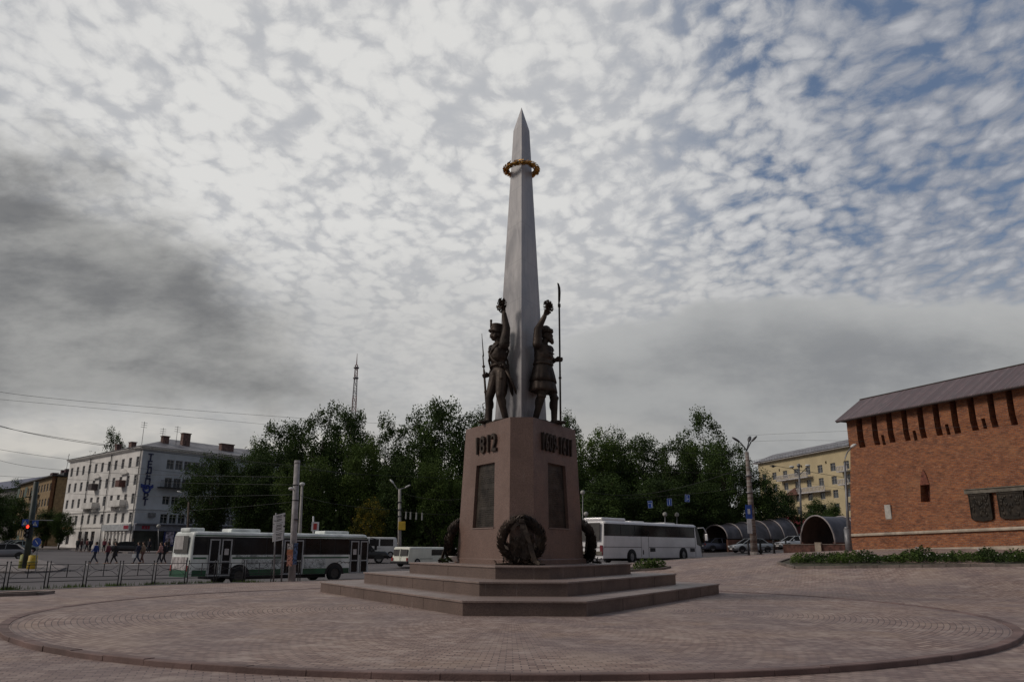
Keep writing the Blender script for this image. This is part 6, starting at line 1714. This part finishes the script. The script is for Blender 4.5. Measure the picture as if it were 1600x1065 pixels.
    for px, py, Y, lb in ((248, 821.5, 98, 'thin post with a white globe before the dark shop front'), (1039, 803, 84, 'park lamp globe left of a pair above the coach roof'), (1057.5, 803.5, 84, 'park lamp globe right of a pair above the coach roof'), (915.5, 802.5, 84, 'lone park lamp globe beside the right edge of the pedestal'), (910.5, 769, 84, 'higher lamp head beside the right edge of the pedestal')):
        b0 = on_ground(px, Y); q = at(px, py, Y) - b0; T = thing('globe_lamp', lb, 'park lamp', b0); b = B(); b.cyl((0, 0, -.3), q - Vector((0, 0, .2)), .07, .05, 8); b.obj('pole', M_GREY, T); b = B(); b.sph(q, (.26, .26, .24)); b.obj('globe', mat('globe_milk', (.42, .41, .38), .5), T)
street_lamps()

def bollards():
    for i, (px, Y, h) in enumerate(((1170, 62, 1.0), (1189, 64, 1.05), (1210, 67, 1.05), (1229, 70, 1.05))):
        p = on_ground(px, Y); T = thing('bollard', ['black post at the foot of the three-armed street lamp', 'black post just right of the three-armed street lamp', 'black post midway between the street lamp and the low brick wall', 'black post against the end of the low brick wall'][i], 'bollard', p, 0, 'black posts at the plaza edge')
        b = B(); b.cyl((0, 0, -.2), (0, 0, h), .09, .08, 10); b.sph((0, 0, h), (.1, .1, .07)); b.obj('shaft', M_BLACK, T); b = B(); b.cyl((0, 0, 0), (0, 0, .06), .15, .13, 10); b.obj('foot', M_BLACK, T)
    # thin rail behind
    a, c = on_ground(1189, 64), on_ground(1229, 70); T = thing('chain_rail', 'thin dark rail joining the black posts', 'rail', a); b = B(); b.cyl((0, 0, .55), c - a + Vector((0, 0, .55)), .025, n=5); b.cyl((0, 0, .85), c - a + Vector((0, 0, .85)), .02, n=5); b.obj('rail', M_BLACK, T)
bollards()

def canopies():
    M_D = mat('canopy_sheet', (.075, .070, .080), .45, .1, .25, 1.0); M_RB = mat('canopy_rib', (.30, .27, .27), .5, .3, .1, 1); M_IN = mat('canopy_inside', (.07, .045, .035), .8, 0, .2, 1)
    def vault(T, A, D, L, profs, base, nr, W):
        "A start, D unit direction, profs (radius, height) at start and end"
        S = Vector((-D.y, D.x, 0)); 
        def arc(t, rr=0, dz=0):
            r = profs[0][0] + (profs[1][0] - profs[0][0]) * t; h = profs[0][1] + (profs[1][1] - profs[0][1]) * t
            return [D * (L * t) + S * (math.cos(a) * (r + rr)) + Vector((0, 0, base + (math.sin(a) ** .9) * (h - base + rr))) for a in [PI * k / 18 for k in range(19)]]
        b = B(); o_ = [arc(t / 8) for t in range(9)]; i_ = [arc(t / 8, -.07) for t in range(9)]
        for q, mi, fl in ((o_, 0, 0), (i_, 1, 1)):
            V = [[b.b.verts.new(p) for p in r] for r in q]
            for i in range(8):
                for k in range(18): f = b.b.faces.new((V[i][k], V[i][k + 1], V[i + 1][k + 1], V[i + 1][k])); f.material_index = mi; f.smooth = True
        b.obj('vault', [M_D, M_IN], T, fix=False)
        for j in range(nr):
            b = B(); b.tube(arc(j / (nr - 1), .05), .075, 6); b.obj('rib', M_RB, T)
    # long one
    A = on_ground(1119, 86); C = on_ground(1224, 91); D = (C - A); L = D.length; D.z = 0; D.normalize()
    T = thing('arched_canopy', 'long low arched canopy with pale ribs behind the parked cars', 'canopy', (A.x, A.y, min(A.z, C.z) - .1))
    vault(T, A, D, L, ((1.8, 2.75), (2.2, 3.7)), 1.35, 6, 3)
    S = Vector((-D.y, D.x, 0))
    for s in (-1, 1):
        b = B(); c = D * L / 2 + S * s * 1.75 + Vector((0, 0, .6)); b.box(c, (L, .25, 1.3), rz=math.atan2(D.y, D.x)); b.obj('side_wall', mat('brown_wall', (.13, .060, .040), .85, 0, .3, 1), T)
    # short, nearer one
    A = on_ground(1279, 70); D = Vector((.86, .51, 0)).normalized(); S = Vector((-D.y, D.x, 0))
    T = thing('arched_canopy', 'near arched canopy with a wide dark mouth beside the brick wall', 'canopy', (A.x, A.y, A.z - .05))
    vault(T, A, D, 7.0, ((1.75, 3.05), (1.85, 3.1)), .55, 3, 3)
    for s in (-1, 1): b = B(); b.box(D * 3.5 + S * s * 1.72 + Vector((0, 0, .35)), (7.0, .3, .9), rz=math.atan2(D.y, D.x)); b.obj('side_wall', mat('red_plinth_brick', (.10, .045, .034), .85, 0, .3, 3), T)
    # low wall in front of it
    p, q = on_ground(1226, 67.5), on_ground(1322, 64)
    T = thing('low_brick_wall', 'low red brick wall in front of the near arched canopy', 'wall', p); d = q - p; ang = math.atan2(d.y, d.x); L = math.hypot(d.x, d.y)
    b = B(); b.box((d.x * .5, d.y * .5, d.z * .5 + .2), (L, .4, .75), rz=ang); b.obj('brickwork', MATS['red_plinth_brick'], T)
    b = B(); b.box((d.x * .5, d.y * .5, d.z * .5 + .60), (L + .1, .5, .06), rz=ang); b.obj('coping', M_CONCD, T)
    b = B(); b.box((d.x * .55, d.y * .55 - .3, d.z * .5 + .25), (.5, .3, 1.0), rz=ang); b.obj('pier', MATS['pale_stone'], T)
    # red market tent roofs far behind
    for i, (px, w) in enumerate(((1232, 2.4), (1247, 2.2))):
        c = on_ground(px, 112); T = thing('market_tent', ['red market tent roof behind the parked cars, left one', 'red market tent roof behind the parked cars, right one beside the canopy'][i], 'tent', c, 0, 'red tents behind the cars'); b = B(); b.loft([[(-w, -w, 3.1), (w, -w, 3.1), (w, w, 3.1), (-w, w, 3.1)], [(-.1, -.1, 4.3), (.1, -.1, 4.3), (.1, .1, 4.3), (-.1, .1, 4.3)]], smooth=False); b.obj('roof', mat('tent_red', (.25, .025, .03), .7), T)
        b = B(); b.box((0, 0, 1.4), (w * 1.6, w * 1.6, 3.2)); b.obj('sides', mat('tent_side', (.13, .03, .03), .8), T)
        for sx in (-1, 1): b = B(); b.cyl((sx * w * .95, -w * .95, -.3), (sx * w * .95, -w * .95, 3.1), .05, n=6); b.obj('leg', M_GREY, T)
canopies()

def direction_sign():
    b0 = on_ground(434.5, 43.4); T = thing('direction_sign', 'tall white three-part direction board on two posts beside the concrete pole', 'sign', b0)
    fr_ = lambda x, y: at(x, y, 43.4 + (x - 436) * .035) - b0
    for x0, x1 in ((431.5, 427.5), (444, 440)): b = B(); b.cyl(fr_(x0, 801), on_ground(x1, 43.4) - b0 - Vector((0, 0, .3)), .045, n=8); b.obj('post', M_GREY, T)
    tl, tr, bl, br = fr_(427, 805), fr_(445.5, 800.5), fr_(425.5, 846), fr_(443.5, 842.5)
    M_SB = mat('sign_board', (.68, .68, .66), .6, 0, .05); rg = random.Random(1)
    for k, (a, c) in enumerate(((0, .33), (.345, .66), (.675, 1.0))):
        q = [tl.lerp(bl, a), tr.lerp(br, a), tr.lerp(br, c), tl.lerp(bl, c)]; dy = Vector((.03, -.07, 0)); b = B(); vs = [b.b.verts.new(p + dy) for p in q] + [b.b.verts.new(p + dy * .3) for p in q]
        for ix in ((0, 1, 2, 3), (4, 7, 6, 5), (0, 4, 5, 1), (1, 5, 6, 2), (2, 6, 7, 3), (3, 7, 4, 0)): b.b.faces.new([vs[i] for i in ix])
        o = b.obj('board', M_SB, T)
        b = B(); ux = (q[1] - q[0]); uz = (q[0] - q[3])
        def bar(u0, u1, v, h): 
            c_ = q[3] + ux * ((u0 + u1) / 2) + uz * v + dy * 1.12; b.box(c_, (ux.length * (u1 - u0), .008, h), rz=math.atan2(ux.y, ux.x))
        for v in (.78, .62, .38, .22):
            u = .25 + rg.uniform(0, .08)
            while u < .72: w = rg.uniform(.05, .12); bar(u, min(.74, u + w), v, .035); u += w + .03
        def arrow(u, v, s):
            c_ = q[3] + ux * u + uz * v + dy * 1.12; b.box(c_, (.14, .008, .035)); b.prism([(s * .04 + c_.x, c_.z + .07), (s * .14 + c_.x, c_.z), (s * .04 + c_.x, c_.z - .07)], c_.y - .004, c_.y + .004)
        if k == 0: arrow(.86, .7, 1); arrow(.10, .35, -1)
        if k == 1: arrow(.86, .5, 1)
        b.obj('lettering', M_BLACK, o)
direction_sign()

def small_signs():
    b0 = on_ground(491, 66); T = thing('road_sign', 'small red and white sign on a white post above the green bus roof', 'sign', b0); b = B(); b.cyl((0, 0, -.3), at(489.5, 806, 66) - b0, .07, n=8); b.obj('post', M_WHITE, T)
    c = at(492.5, 822, 65.8) - b0; b = B(); b.box(c, (.62, .05, .75)); o = b.obj('plate', M_WHITE, T); b = B(); b.box(c + Vector((0, -.035, 0)), (.3, .02, .5)); b.obj('red_bar', M_RED, o)
    # three hanging lane signs
    arrows = [(1016, 787.5), (1046, 784), (1074, 778)]
    for i, (px, py) in enumerate(arrows):
        c = at(px, py, 74); T = thing('lane_sign', ['blue lane sign with turning arrow, leftmost of three hanging on the wire', 'blue lane sign with straight arrow, middle of three hanging on the wire', 'blue lane sign with branching arrow, rightmost of three hanging on the wire'][i], 'sign', c, 0, 'blue lane signs hanging over the street')
        T.rotation_euler = (0, R(-4 + 4 * i), 0)
        b = B(); b.box((0, 0, 0), (.46, .04, .68), 0, bev=.01); b.obj('plate', M_BLUE, T)
        b = B(); W_ = mat('sign_white_mark', (.45, .52, .65), .5)
        for z in (-.32, .32): b.box((0, -.024, z), (.42, .006, .02))
        for x in (-.205, .205): b.box((x, -.024, 0), (.02, .006, .64))
        b.obj('border', W_, T)
        b = B()
        if i == 0: b.box((.11, -.026, -.07), (.055, .008, .40)); b.box((.0, -.026, .12), (.24, .008, .055)); b.prism([(-.12, .20), (-.12, .04), (-.19, .12)], -.03, -.022)
        if i == 1: b.box((0, -.026, -.04), (.055, .008, .40)); b.prism([(-.08, .12), (.08, .12), (0, .24)], -.03, -.022)
        if i == 2: b.box((-.04, -.026, -.02), (.055, .008, .42)); b.prism([(-.11, .16), (.03, .16), (-.04, .27)], -.03, -.022); b.box((.04, -.026, -.06), (.13, .008, .055)); b.prism([(.08, .01), (.08, -.13), (.16, -.06)], -.03, -.022)
        b.obj('arrow', W_, T)
        b = B()
        for x in (-.15, .15): b.cyl((x, 0, .33), (x, 0, .62), .012, n=4)
        b.obj('hanger', M_BLACK, T)
    # pale insulator strips hanging in a row
    for i, x in enumerate((634.5, 641.5, 650.5, 659.5)):
        c = at(x, 804 + i * .6, 72); T = thing('wire_insulator', 'pale hanging strip on the trolley wire, %s of four beside the two-armed lamp' % words[i], 'insulator', c, 0, 'insulator strips on the wire before the park'); b = B(); b.cyl((0, 0, -.36), (0, 0, .30), .075, .06, 6); b.obj('strip', mat('insulator', (.30, .30, .29), .6), T); b = B(); b.cyl((0, 0, .3), (0, 0, .6), .015, n=4); b.obj('hook', M_BLACK, T)
small_signs()

def traffic_island():
    b0 = on_ground(40, 58); t0 = at(57, 752, 58); T = thing('traffic_light_pole', 'thick dark green leaning pole with crossing signs and lit red traffic light', 'traffic light', b0)
    d = t0 - b0; b = B(); b.cyl((0, 0, -.3), d, .24, .17, 12); b.obj('pole', mat('dark_green_pole', (.035, .048, .042), .6, 0, .3, 2), T)
    c = at(44.8, 829, 57.5) - b0; b = B(); b.box(c, (.36, .26, 1.0), 0, bev=.03)
    for k in range(3): b.cyl(c + Vector((0, -.13, .30 - .3 * k)), c + Vector((0, -.26, .30 - .3 * k)), .14, .14, 12, caps=False)
    o = b.obj('signal_housing', M_BLACK, T)
    b = B(); b.sph(c + Vector((0, -.14, .30)), (.13, .05, .13)); b.obj('red_lamp', mat('lit_red', (.6, .02, .01), .4, emit=((1, .04, .02), 2.5)), o)
    for k in (1, 2): b = B(); b.sph(c + Vector((0, -.12, .30 - .3 * k)), (.12, .04, .12)); b.obj('dark_lamp', M_GREY, o)
    for px, py in ((39.5, 816), (55, 817.5)):
        c = at(px, py, 57.6) - b0; b = B(); b.box(c, (.46, .04, .46)); o = b.obj('crossing_sign', M_BLUE, T); b = B(); b.prism([(c.x - .17, c.z - .15), (c.x + .17, c.z - .15), (c.x, c.z + .16)], c.y - .03, c.y - .022); q = b.obj('triangle', MATS['sign_white'], o)
        b = B(); b.cyl(c + Vector((0, -.035, .06)), c + Vector((0, -.04, .06)), .03, n=6); b.box(c + Vector((0, -.037, -.03)), (.03, .008, .12)); b.box(c + Vector((.03, -.037, -.10)), (.03, .008, .08)); b.obj('walking_figure', M_BLACK, o)
    b = B(); b.cyl(at(46, 812, 57.8) - b0, at(83, 812.5, 57.8) - b0, .03, n=5); b.obj('bracket_arm', M_GREY, T)
    for i, (px, w) in enumerate(((35.5, .62), (49, .66))):
        p = on_ground(px, 58.2 - i * .8); T = thing('traffic_barrel', ['yellow-green barrel left of the foot of the signal pole', 'bright yellow barrel at the foot of the signal pole'][i], 'barrel', p); b = B(); b.cyl((0, 0, -.2), (0, 0, .9), w * .5, w * .44, 16); b.obj('drum', [mat('barrel_green', (.22, .24, .05), .6), M_YEL][i], T); b = B(); b.cyl((0, 0, .4), (0, 0, .52), w * .505, w * .495, 16); b.cyl((0, 0, .9), (0, 0, .95), w * .40, w * .30, 16); b.obj('band', mat('barrel_band', (.30, .26, .06), .6), T)
    p = on_ground(56, 54.5); T = thing('road_sign', 'round blue arrow sign on a thin post beside the yellow barrel', 'sign', p); c = at(58, 846.5, 54.5) - p; b = B(); b.cyl((0, 0, -.2), c + Vector((0, 0, .3)), .03, n=6); b.obj('post', M_GREY, T); b = B(); b.cyl(c + Vector((0, -.03, 0)), c + Vector((0, -.05, 0)), .30, n=20); o = b.obj('disc', M_BLUE, T)
    b = B(); b.box(c + Vector((0, -.06, .0)), (.05, .01, .34), rot=Matrix.Rotation(R(-40), 4, 'Y')); b.obj('arrow', MATS['sign_white'], o)
    # kerbed refuge and the far pavement
    def sheet(name, pix, m, lift, h=.14):
        pts = [on_ground(px, Y) for px, Y in pix]; b = B(); n = len(pts) // 2; A = pts[:n]; C = pts[n:][::-1]; V = []
        for i in range(n - 1):
            for s in range(8):
                t = s / 8; a = A[i].lerp(A[i + 1], t); c = C[i].lerp(C[i + 1], t); V.append([a.lerp(c, k / 8) for k in range(9)])
        V.append([A[-1].lerp(C[-1], k / 8) for k in range(9)]); Q = [[b.b.verts.new((p.x, p.y, g(p.x, p.y) - .14 + lift)) for p in r] for r in V]
        for i in range(len(Q) - 1):
            for k in range(8): b.b.faces.new((Q[i][k], Q[i + 1][k], Q[i + 1][k + 1], Q[i][k + 1]))
        r = bmesh.ops.extrude_face_region(b.b, geom=list(b.b.faces)); 
        for v in [e for e in r['geom'] if isinstance(e, bmesh.types.BMVert)]: v.co.z -= h
        return struct(b.obj(name, m))
    M_PL = mat('pale_paving', (.20, .175, .17), .85, 0, .15, .6, .3, 20)
    sheet('traffic_refuge', [(-80, 55), (40, 54.5), (92, 56.5), (104, 60), (60, 72), (-80, 74)], M_PL, .12)
    sheet('far_pavement', [(-40, 128), (95, 124), (200, 100), (420, 108), (420, 118), (216, 113), (95, 140), (-40, 146)], M_PL, .12)
    sheet('crossing_line', [(100, 64), (190, 64.4), (290, 64.8), (290, 65.7), (190, 65.3), (100, 64.9)], mat('road_white', (.42, .40, .39), .8, 0, .2, .5), .03, .02)
    for i in range(7):
        x0 = 640 + i * 42; sheet('lane_line', [(x0, 69.0), (x0 + 22, 69.3), (x0 + 22, 69.55), (x0, 69.25)], MATS['road_white'], .03, .02)
traffic_island()

def fence():
    fr = Frame(0, 33.2, 466, 45.2, 900); T = thing('railing', 'black iron railing with curled panels between the plaza and the road', 'fence', fr.world(0, 0, g(fr.o.x, fr.o.y)), fr.rz)
    z_off = T.location.z
    px = [-50, 10, 73, 132.5, 187, 240, 290.5, 336, 381, 425, 467]; us = [fr.uv(x, 905)[0] for x in px]; rg = random.Random(2)
    def G(u): p = fr.world(u, 0); return g(p.x, p.y) - z_off
    M_I = mat('railing_iron', (.030, .030, .034), .55, .3)
    for i, u in enumerate(us):
        for s in (-1, 1):
            b = B(); b.cyl((u + s * .07, 0, G(u) - .2), (u + s * .07, 0, G(u) + 1.10), .028, .026, 8); b.sph((u + s * .07, 0, G(u) + 1.12), .036, seg=8, rings=6); b.obj('post', M_I, T)
    for a, c in zip(us, us[1:]):
        a += .07; c -= .07; ga, gc = G(a), G(c); b = B()
        P = lambda t, z: (a + (c - a) * t, 0, ga + (gc - ga) * t + z)
        for z, r in ((1.0, .018), (.46, .016), (.30, .016)): b.cyl(P(0, z), P(1, z), r, n=6)
        b.cyl(P(.5, .46), P(.5, 1.0), .022, n=6)
        for s in (0, 1):
            def q(t, z): return P(t if s == 0 else 1 - t, z)
            b.tube([q(.04, .97), q(.12, .88), q(.22, .78), q(.36, .74), q(.5, .73)], .009, 5); b.tube([q(.04, .49), q(.12, .58), q(.22, .68), q(.36, .72), q(.5, .73)], .009, 5)
            b.tube([q(.04 + .035 * math.sin(t), .73 + .05 * math.cos(t)) for t in [PI * 1.6 * k / 9 for k in range(10)]], .009, 5)
            b.tube([q(.42 + .02 * math.sin(t), .73 + .04 * math.cos(t)) for t in [2 * PI * k / 9 for k in range(9)]], .008, 5)
        b.obj('panel', M_I, T)
fence()

def mast():
    Y = 300; b0 = on_ground(535.5, Y); T = thing('television_mast', 'red and white lattice television mast behind the park trees', 'mast', b0)
    zs = [at(538, y, Y).z - b0.z for y in (850, 645, 620, 600, 582, 570)]; ztip = at(541.5, 552, Y).z - b0.z; xt = at(541.5, 570, Y).x - at(535.5, 850, Y).x
    def c(z): return Vector((xt * z / ztip * .0, 0, z))
    M_MR = mat('mast_red', (.20, .05, .045), .6); M_MW = mat('mast_white', (.30, .29, .29), .6)
    w = lambda z: 2.9 * (1 - z / (zs[-1] * 1.25)) + .35
    n = 22; z0 = zs[0]; seg = [z0 + (zs[-1] - z0) * k / n for k in range(n + 1)]
    for m, par, nm in ((M_MR, 0, 'red_section'), (M_MW, 1, 'white_section')):
        b = B()
        for k in range(n):
            if (k // 2) % 2 != par: continue
            za, zc = seg[k], seg[k + 1]
            for i in range(4):
                s0 = [(-1, -1), (1, -1), (1, 1), (-1, 1)][i]; s1 = [(-1, -1), (1, -1), (1, 1), (-1, 1)][(i + 1) % 4]
                A = Vector((s0[0] * w(za) / 2, s0[1] * w(za) / 2, za)); C = Vector((s0[0] * w(zc) / 2, s0[1] * w(zc) / 2, zc)); D_ = Vector((s1[0] * w(zc) / 2, s1[1] * w(zc) / 2, zc)); E_ = Vector((s1[0] * w(za) / 2, s1[1] * w(za) / 2, za))
                b.cyl(A, C, .09, n=4); b.cyl(A, D_, .06, n=4); b.cyl(E_, C, .06, n=4); b.cyl(C, D_, .06, n=4)
        b.obj(nm, m, T)
    b = B(); b.cyl((0, 0, zs[-1]), (0, 0, ztip), .22, .06, 6)
    b.obj('tip', M_MR, T)
    for z in (zs[-1] * .92, zs[-1] * .98): b = B(); b.cyl((0, 0, z), (0, 0, z + .5), 1.1, n=8); b.obj('platform', M_GREY, T)
    T.location.x += at(540, 600, Y).x - at(535.5, 600, Y).x
mast()

def wires():
    M_WI = mat('wire_black', (.02, .02, .022), .6)
    L = [((-20, 655, 50), (150, 692, 60), (560, 742, 78), .9, .015, 'thick pair of cables crossing the sky at upper left, upper one'),
         ((-20, 658, 49), (150, 694, 60), (470, 728, 60), 1.2, .018, 'cable just under the upper one at left, ending at the pole'),
         ((-20, 697, 52), (97, 716, 58), (340, 745, 70), .6, .012, 'cable crossing the front of the white building'),
         ((-20, 606, 45), (240, 636, 60), (760, 672, 80), 1.2, .012, 'thin high cable across the left sky, upper of two'),
         ((-20, 622, 46), (240, 646, 60), (700, 690, 78), 1.0, .010, 'thin high cable across the left sky, lower of two'),
         ((-20, 712, 55), (110, 735, 60), (464, 745, 45), .6, .012, 'thin cable from the far left to the concrete pole'),
         ((-20, 742, 55), (200, 752, 60), (464, 757, 45), .5, .010, 'cable level with the third floor of the white building'),
         ((98, 770, 62), (250, 775, 60), (463, 772, 45), .4, .010, 'cable level with the second floor of the white building'),
         ((98, 797, 62), (250, 799, 60), (463, 783, 45), .4, .009, 'lowest cable crossing the white building'),
         ((465, 722, 45), (560, 740, 60), (760, 748, 70), .5, .010, 'cable from the top of the concrete pole towards the pedestal'),
         ((463, 772, 45), (545, 790, 60), (624, 796, 74), .4, .010, 'cable between the concrete pole and the two-armed lamp'),
         ((624, 768, 74), (680, 780, 72), (740, 776, 70), .4, .010, 'cable from the two-armed lamp to behind the pedestal'),
         ((624, 798, 74), (680, 803, 72), (740, 803, 72), .2, .010, 'wire carrying the pale insulator strips'),
         ((900, 762, 70), (1010, 771, 74), (1168, 728, 64), 1.0, .016, 'sagging cable above the blue lane signs'),
         ((905, 704, 70), (1010, 705, 72), (1167, 712, 64), .2, .009, 'straight thin wire across the park treetops'),
         ((905, 780, 74), (1046, 774, 74), (1170, 759, 64), .2, .010, 'wire the blue lane signs hang from'),
         ((905, 738, 72), (1040, 737, 74), (1168, 742, 64), .2, .008, 'thin wire across the middle of the park trees'),
         ((1168, 716, 64), (1210, 727, 70), (1340, 749, 75), .4, .022, 'thick cable from the three-armed lamp past the yellow building'),
         ((1168, 738, 64), (1248, 752, 100), (1335, 766, 80), .3, .012, 'thin cable crossing the middle of the yellow building'),
         ((1167, 680, 64), (1300, 674, 60), (1640, 662, 40), .3, .008, 'thin wire from the lamp head across the brick wall top'),
         ((1170, 690, 64), (1300, 688, 60), (1640, 702, 40), .3, .008, 'second thin wire across the slits of the brick wall')]
    for a, m, c, sag, r, lb in L:
        A, Mi, C = at(*a), at(*m), at(*c); b = B(); pts = []
        for k in range(25):
            t = k / 24; p = A * ((1 - t) * (1 - 2 * t)) + Mi * (4 * t * (1 - t)) + C * (t * (2 * t - 1)); pts.append(p)
        b.tube([p - A for p in pts], r, 5); o = b.obj('overhead_wire', M_WI); o.location = A; tag(o, lb, 'wire', 'overhead wires')
    # float on the thick cable
    p = at(1208, 728, 69); T = thing('wire_clamp', 'small dark clamp on the thick cable left of the yellow building', 'clamp', p); b = B(); b.sph((0, 0, 0), (.16, .1, .12)); b.obj('block', M_BLACK, T); b = B(); b.cyl((-.3, 0, .0), (.3, 0, 0), .035, n=6); b.obj('sleeve', M_GREY, T)
wires()

# ================================================================== PEOPLE
def person(px, Y, rz, label, top, legs, hair=M_HAIR, stride=.30, bag=None, H=1.0, skirt=False, group='pedestrians crossing the road', hw=0.0):
    p = on_ground(px, Y); T = thing('person', label, 'person', (p.x, p.y, g(p.x, p.y) - .13), rz, group); T.scale = (H,) * 3
    s = stride
    kF, aF = (-.09, -s * .6, .50), (-.09, -s, .10); kB, aB = (.09, -.02 + s * .25, .50), (.09, s * .95, .14)
    def body(b):
        for h, k, a in (((-.09, 0, .93), kF, aF), ((.09, 0, .93), kB, aB)):
            cap(b, h, k, .082, .056); cap(b, k, a, .055, .038); foot(b, a, 0, .95)
        b.sph((0, 0, .98), (.15, .11, .12)); b.sph((0, 0, 1.15), (.135, .10, .14)); b.sph((0, 0, 1.33), (.17, .11, .14)); cap(b, (0, 0, 1.44), (0, -.01, 1.55), .055, .05)
        for sd, sw in ((-1, s * .6), (1, -s * .6)):
            S, E_, W_ = (sd * .18, 0, 1.42), (sd * .22, sw * .4 + .03, 1.15), (sd * .21, sw * .9 - .05, .93); cap(b, S, E_, .055, .042); cap(b, E_, W_, .041, .028); hand(b, W_, Vector(W_) - Vector(E_), (0, -1, 0), (-sd, 0, 0), .4, .95)
        head(b, (0, -.02, 1.65))
    fused('body', body, M_SKIN, T, .017, 1)
    def shirt(b):
        b.sph((0, 0, 1.0), (.172, .13, .10)); b.sph((0, 0, 1.15), (.158, .122, .16)); b.sph((0, 0, 1.33), (.19, .128, .15)); b.cyl((0, 0, .98), (0, 0, 1.3), .15, .16, 14)
        for sd, sw in ((-1, s * .6), (1, -s * .6)):
            S, E_, W_ = (sd * .18, 0, 1.42), (sd * .22, sw * .4 + .03, 1.15), (sd * .212, sw * .8 - .04, .98); cap(b, S, E_, .07, .055); cap(b, E_, W_, .055, .045)
    fused('jacket', shirt, mat('cloth_%.2f%.2f%.2f' % top, top, .85, 0, .2, 6), T, .02, 1)
    def pants(b):
        b.sph((0, 0, .95), (.165, .125, .12))
        for h, k, a in (((-.09, 0, .93), kF, aF), ((.09, 0, .93), kB, aB)):
            cap(b, h, k, .098, .070); cap(b, k, Vector(k).lerp(Vector(a), .88), .07, .055)
        if skirt: b.cyl((0, 0, .62), (0, 0, 1.0), .22, .15, 16)
    fused('skirt' if skirt else 'trousers', pants, mat('cloth_%.2f%.2f%.2f' % legs, legs, .85, 0, .2, 6), T, .02, 1)
    b = B(); b.sph((0, .015, 1.70), (.092, .108, .092)); b.sph((0, .055, 1.64), (.085, .075, .10)); b.obj('hair', hair, T)
    if bag:
        q = thing('handbag', bag[0], 'bag', T.location + Matrix.Rotation(rz, 3, 'Z') @ Vector((.27, -s * .5, .62))); b = B(); b.box((0, 0, 0), (.12, .32, .28), 0, rz=rz, bev=.03); b.obj('pouch', bag[1], q); b = B(); b.tube([(0, -.1, .13), (0, -.07, .28), (0, .07, .28), (0, .1, .13)], .012, 5); b.obj('strap', bag[1], q)
    return T
LFT, RGT = R(-90), R(90)
person(147, 66, LFT, 'man in blue jacket and dark trousers striding left across the road', (.02, .05, .22), (.025, .03, .05), stride=.36)
person(166.5, 65.5, LFT, 'person in dark red top walking left, just left of a dark-coated walker', (.14, .03, .045), (.02, .02, .03), stride=.16)
person(178, 66, LFT, 'person in dark coat with bare legs walking right behind the red top', (.02, .018, .02), (.02, .018, .02), stride=.32, skirt=True)
person(214, 66, LFT, 'person in dark blue with long stride, left one of a pair mid-road', (.02, .022, .05), (.02, .03, .06), stride=.34, bag=('pale bag carried by the dark blue walker mid-road', M_WHITE))
person(221.5, 66.3, LFT, 'person in tan jacket, right one of a pair mid-road', (.24, .17, .12), (.14, .07, .06), stride=.18)
person(249, 65, LFT, 'person in pale pink top with dark trousers near the bus rear', (.42, .22, .20), (.02, .02, .025), stride=.26)
person(255.5, 65.4, LFT, 'person in black walking close behind the pale pink top', (.015, .015, .02), (.018, .018, .022), stride=.24)
person(271, 64.5, R(70), 'person in black with light hair right beside the bus rear', (.02, .02, .02), (.02, .02, .02), hair=mat('blond_hair', (.42, .36, .26), .8), stride=.12, bag=('white shopping bag beside the person at the bus rear', M_WHITE))
for i, (px, c, lb) in enumerate(((120, (.03, .04, .035), 'tall dark-clad person on the far pavement, leftmost of the group'), (126, (.10, .05, .05), 'person in brown on the far pavement beside the tall dark one'), (134.5, (.16, .05, .05), 'person in red top on the far pavement before the middle shop'), (140, (.03, .03, .04), 'dark-clad person on the far pavement left of the entrance'), (161.5, (.20, .04, .06), 'person in bright red by the entrance of the white building'), (169, (.30, .22, .24), 'person in pale pink by the entrance of the white building'), (177.5, (.10, .09, .07), 'person in olive left of the black car'), (206, (.02, .02, .02), 'person in black right of the black car'), (232, (.04, .04, .05), 'dark-clad person before the dark shop front'), (262, (.05, .05, .05), 'dark-clad person under the shop poster'))):
    person(px, 106 if px < 215 else 101, R(20 + 70 * (i % 4)), lb, c, (.02, .02, .03), stride=.08 + .08 * (i % 3), H=1.0, group='people on the far pavement')
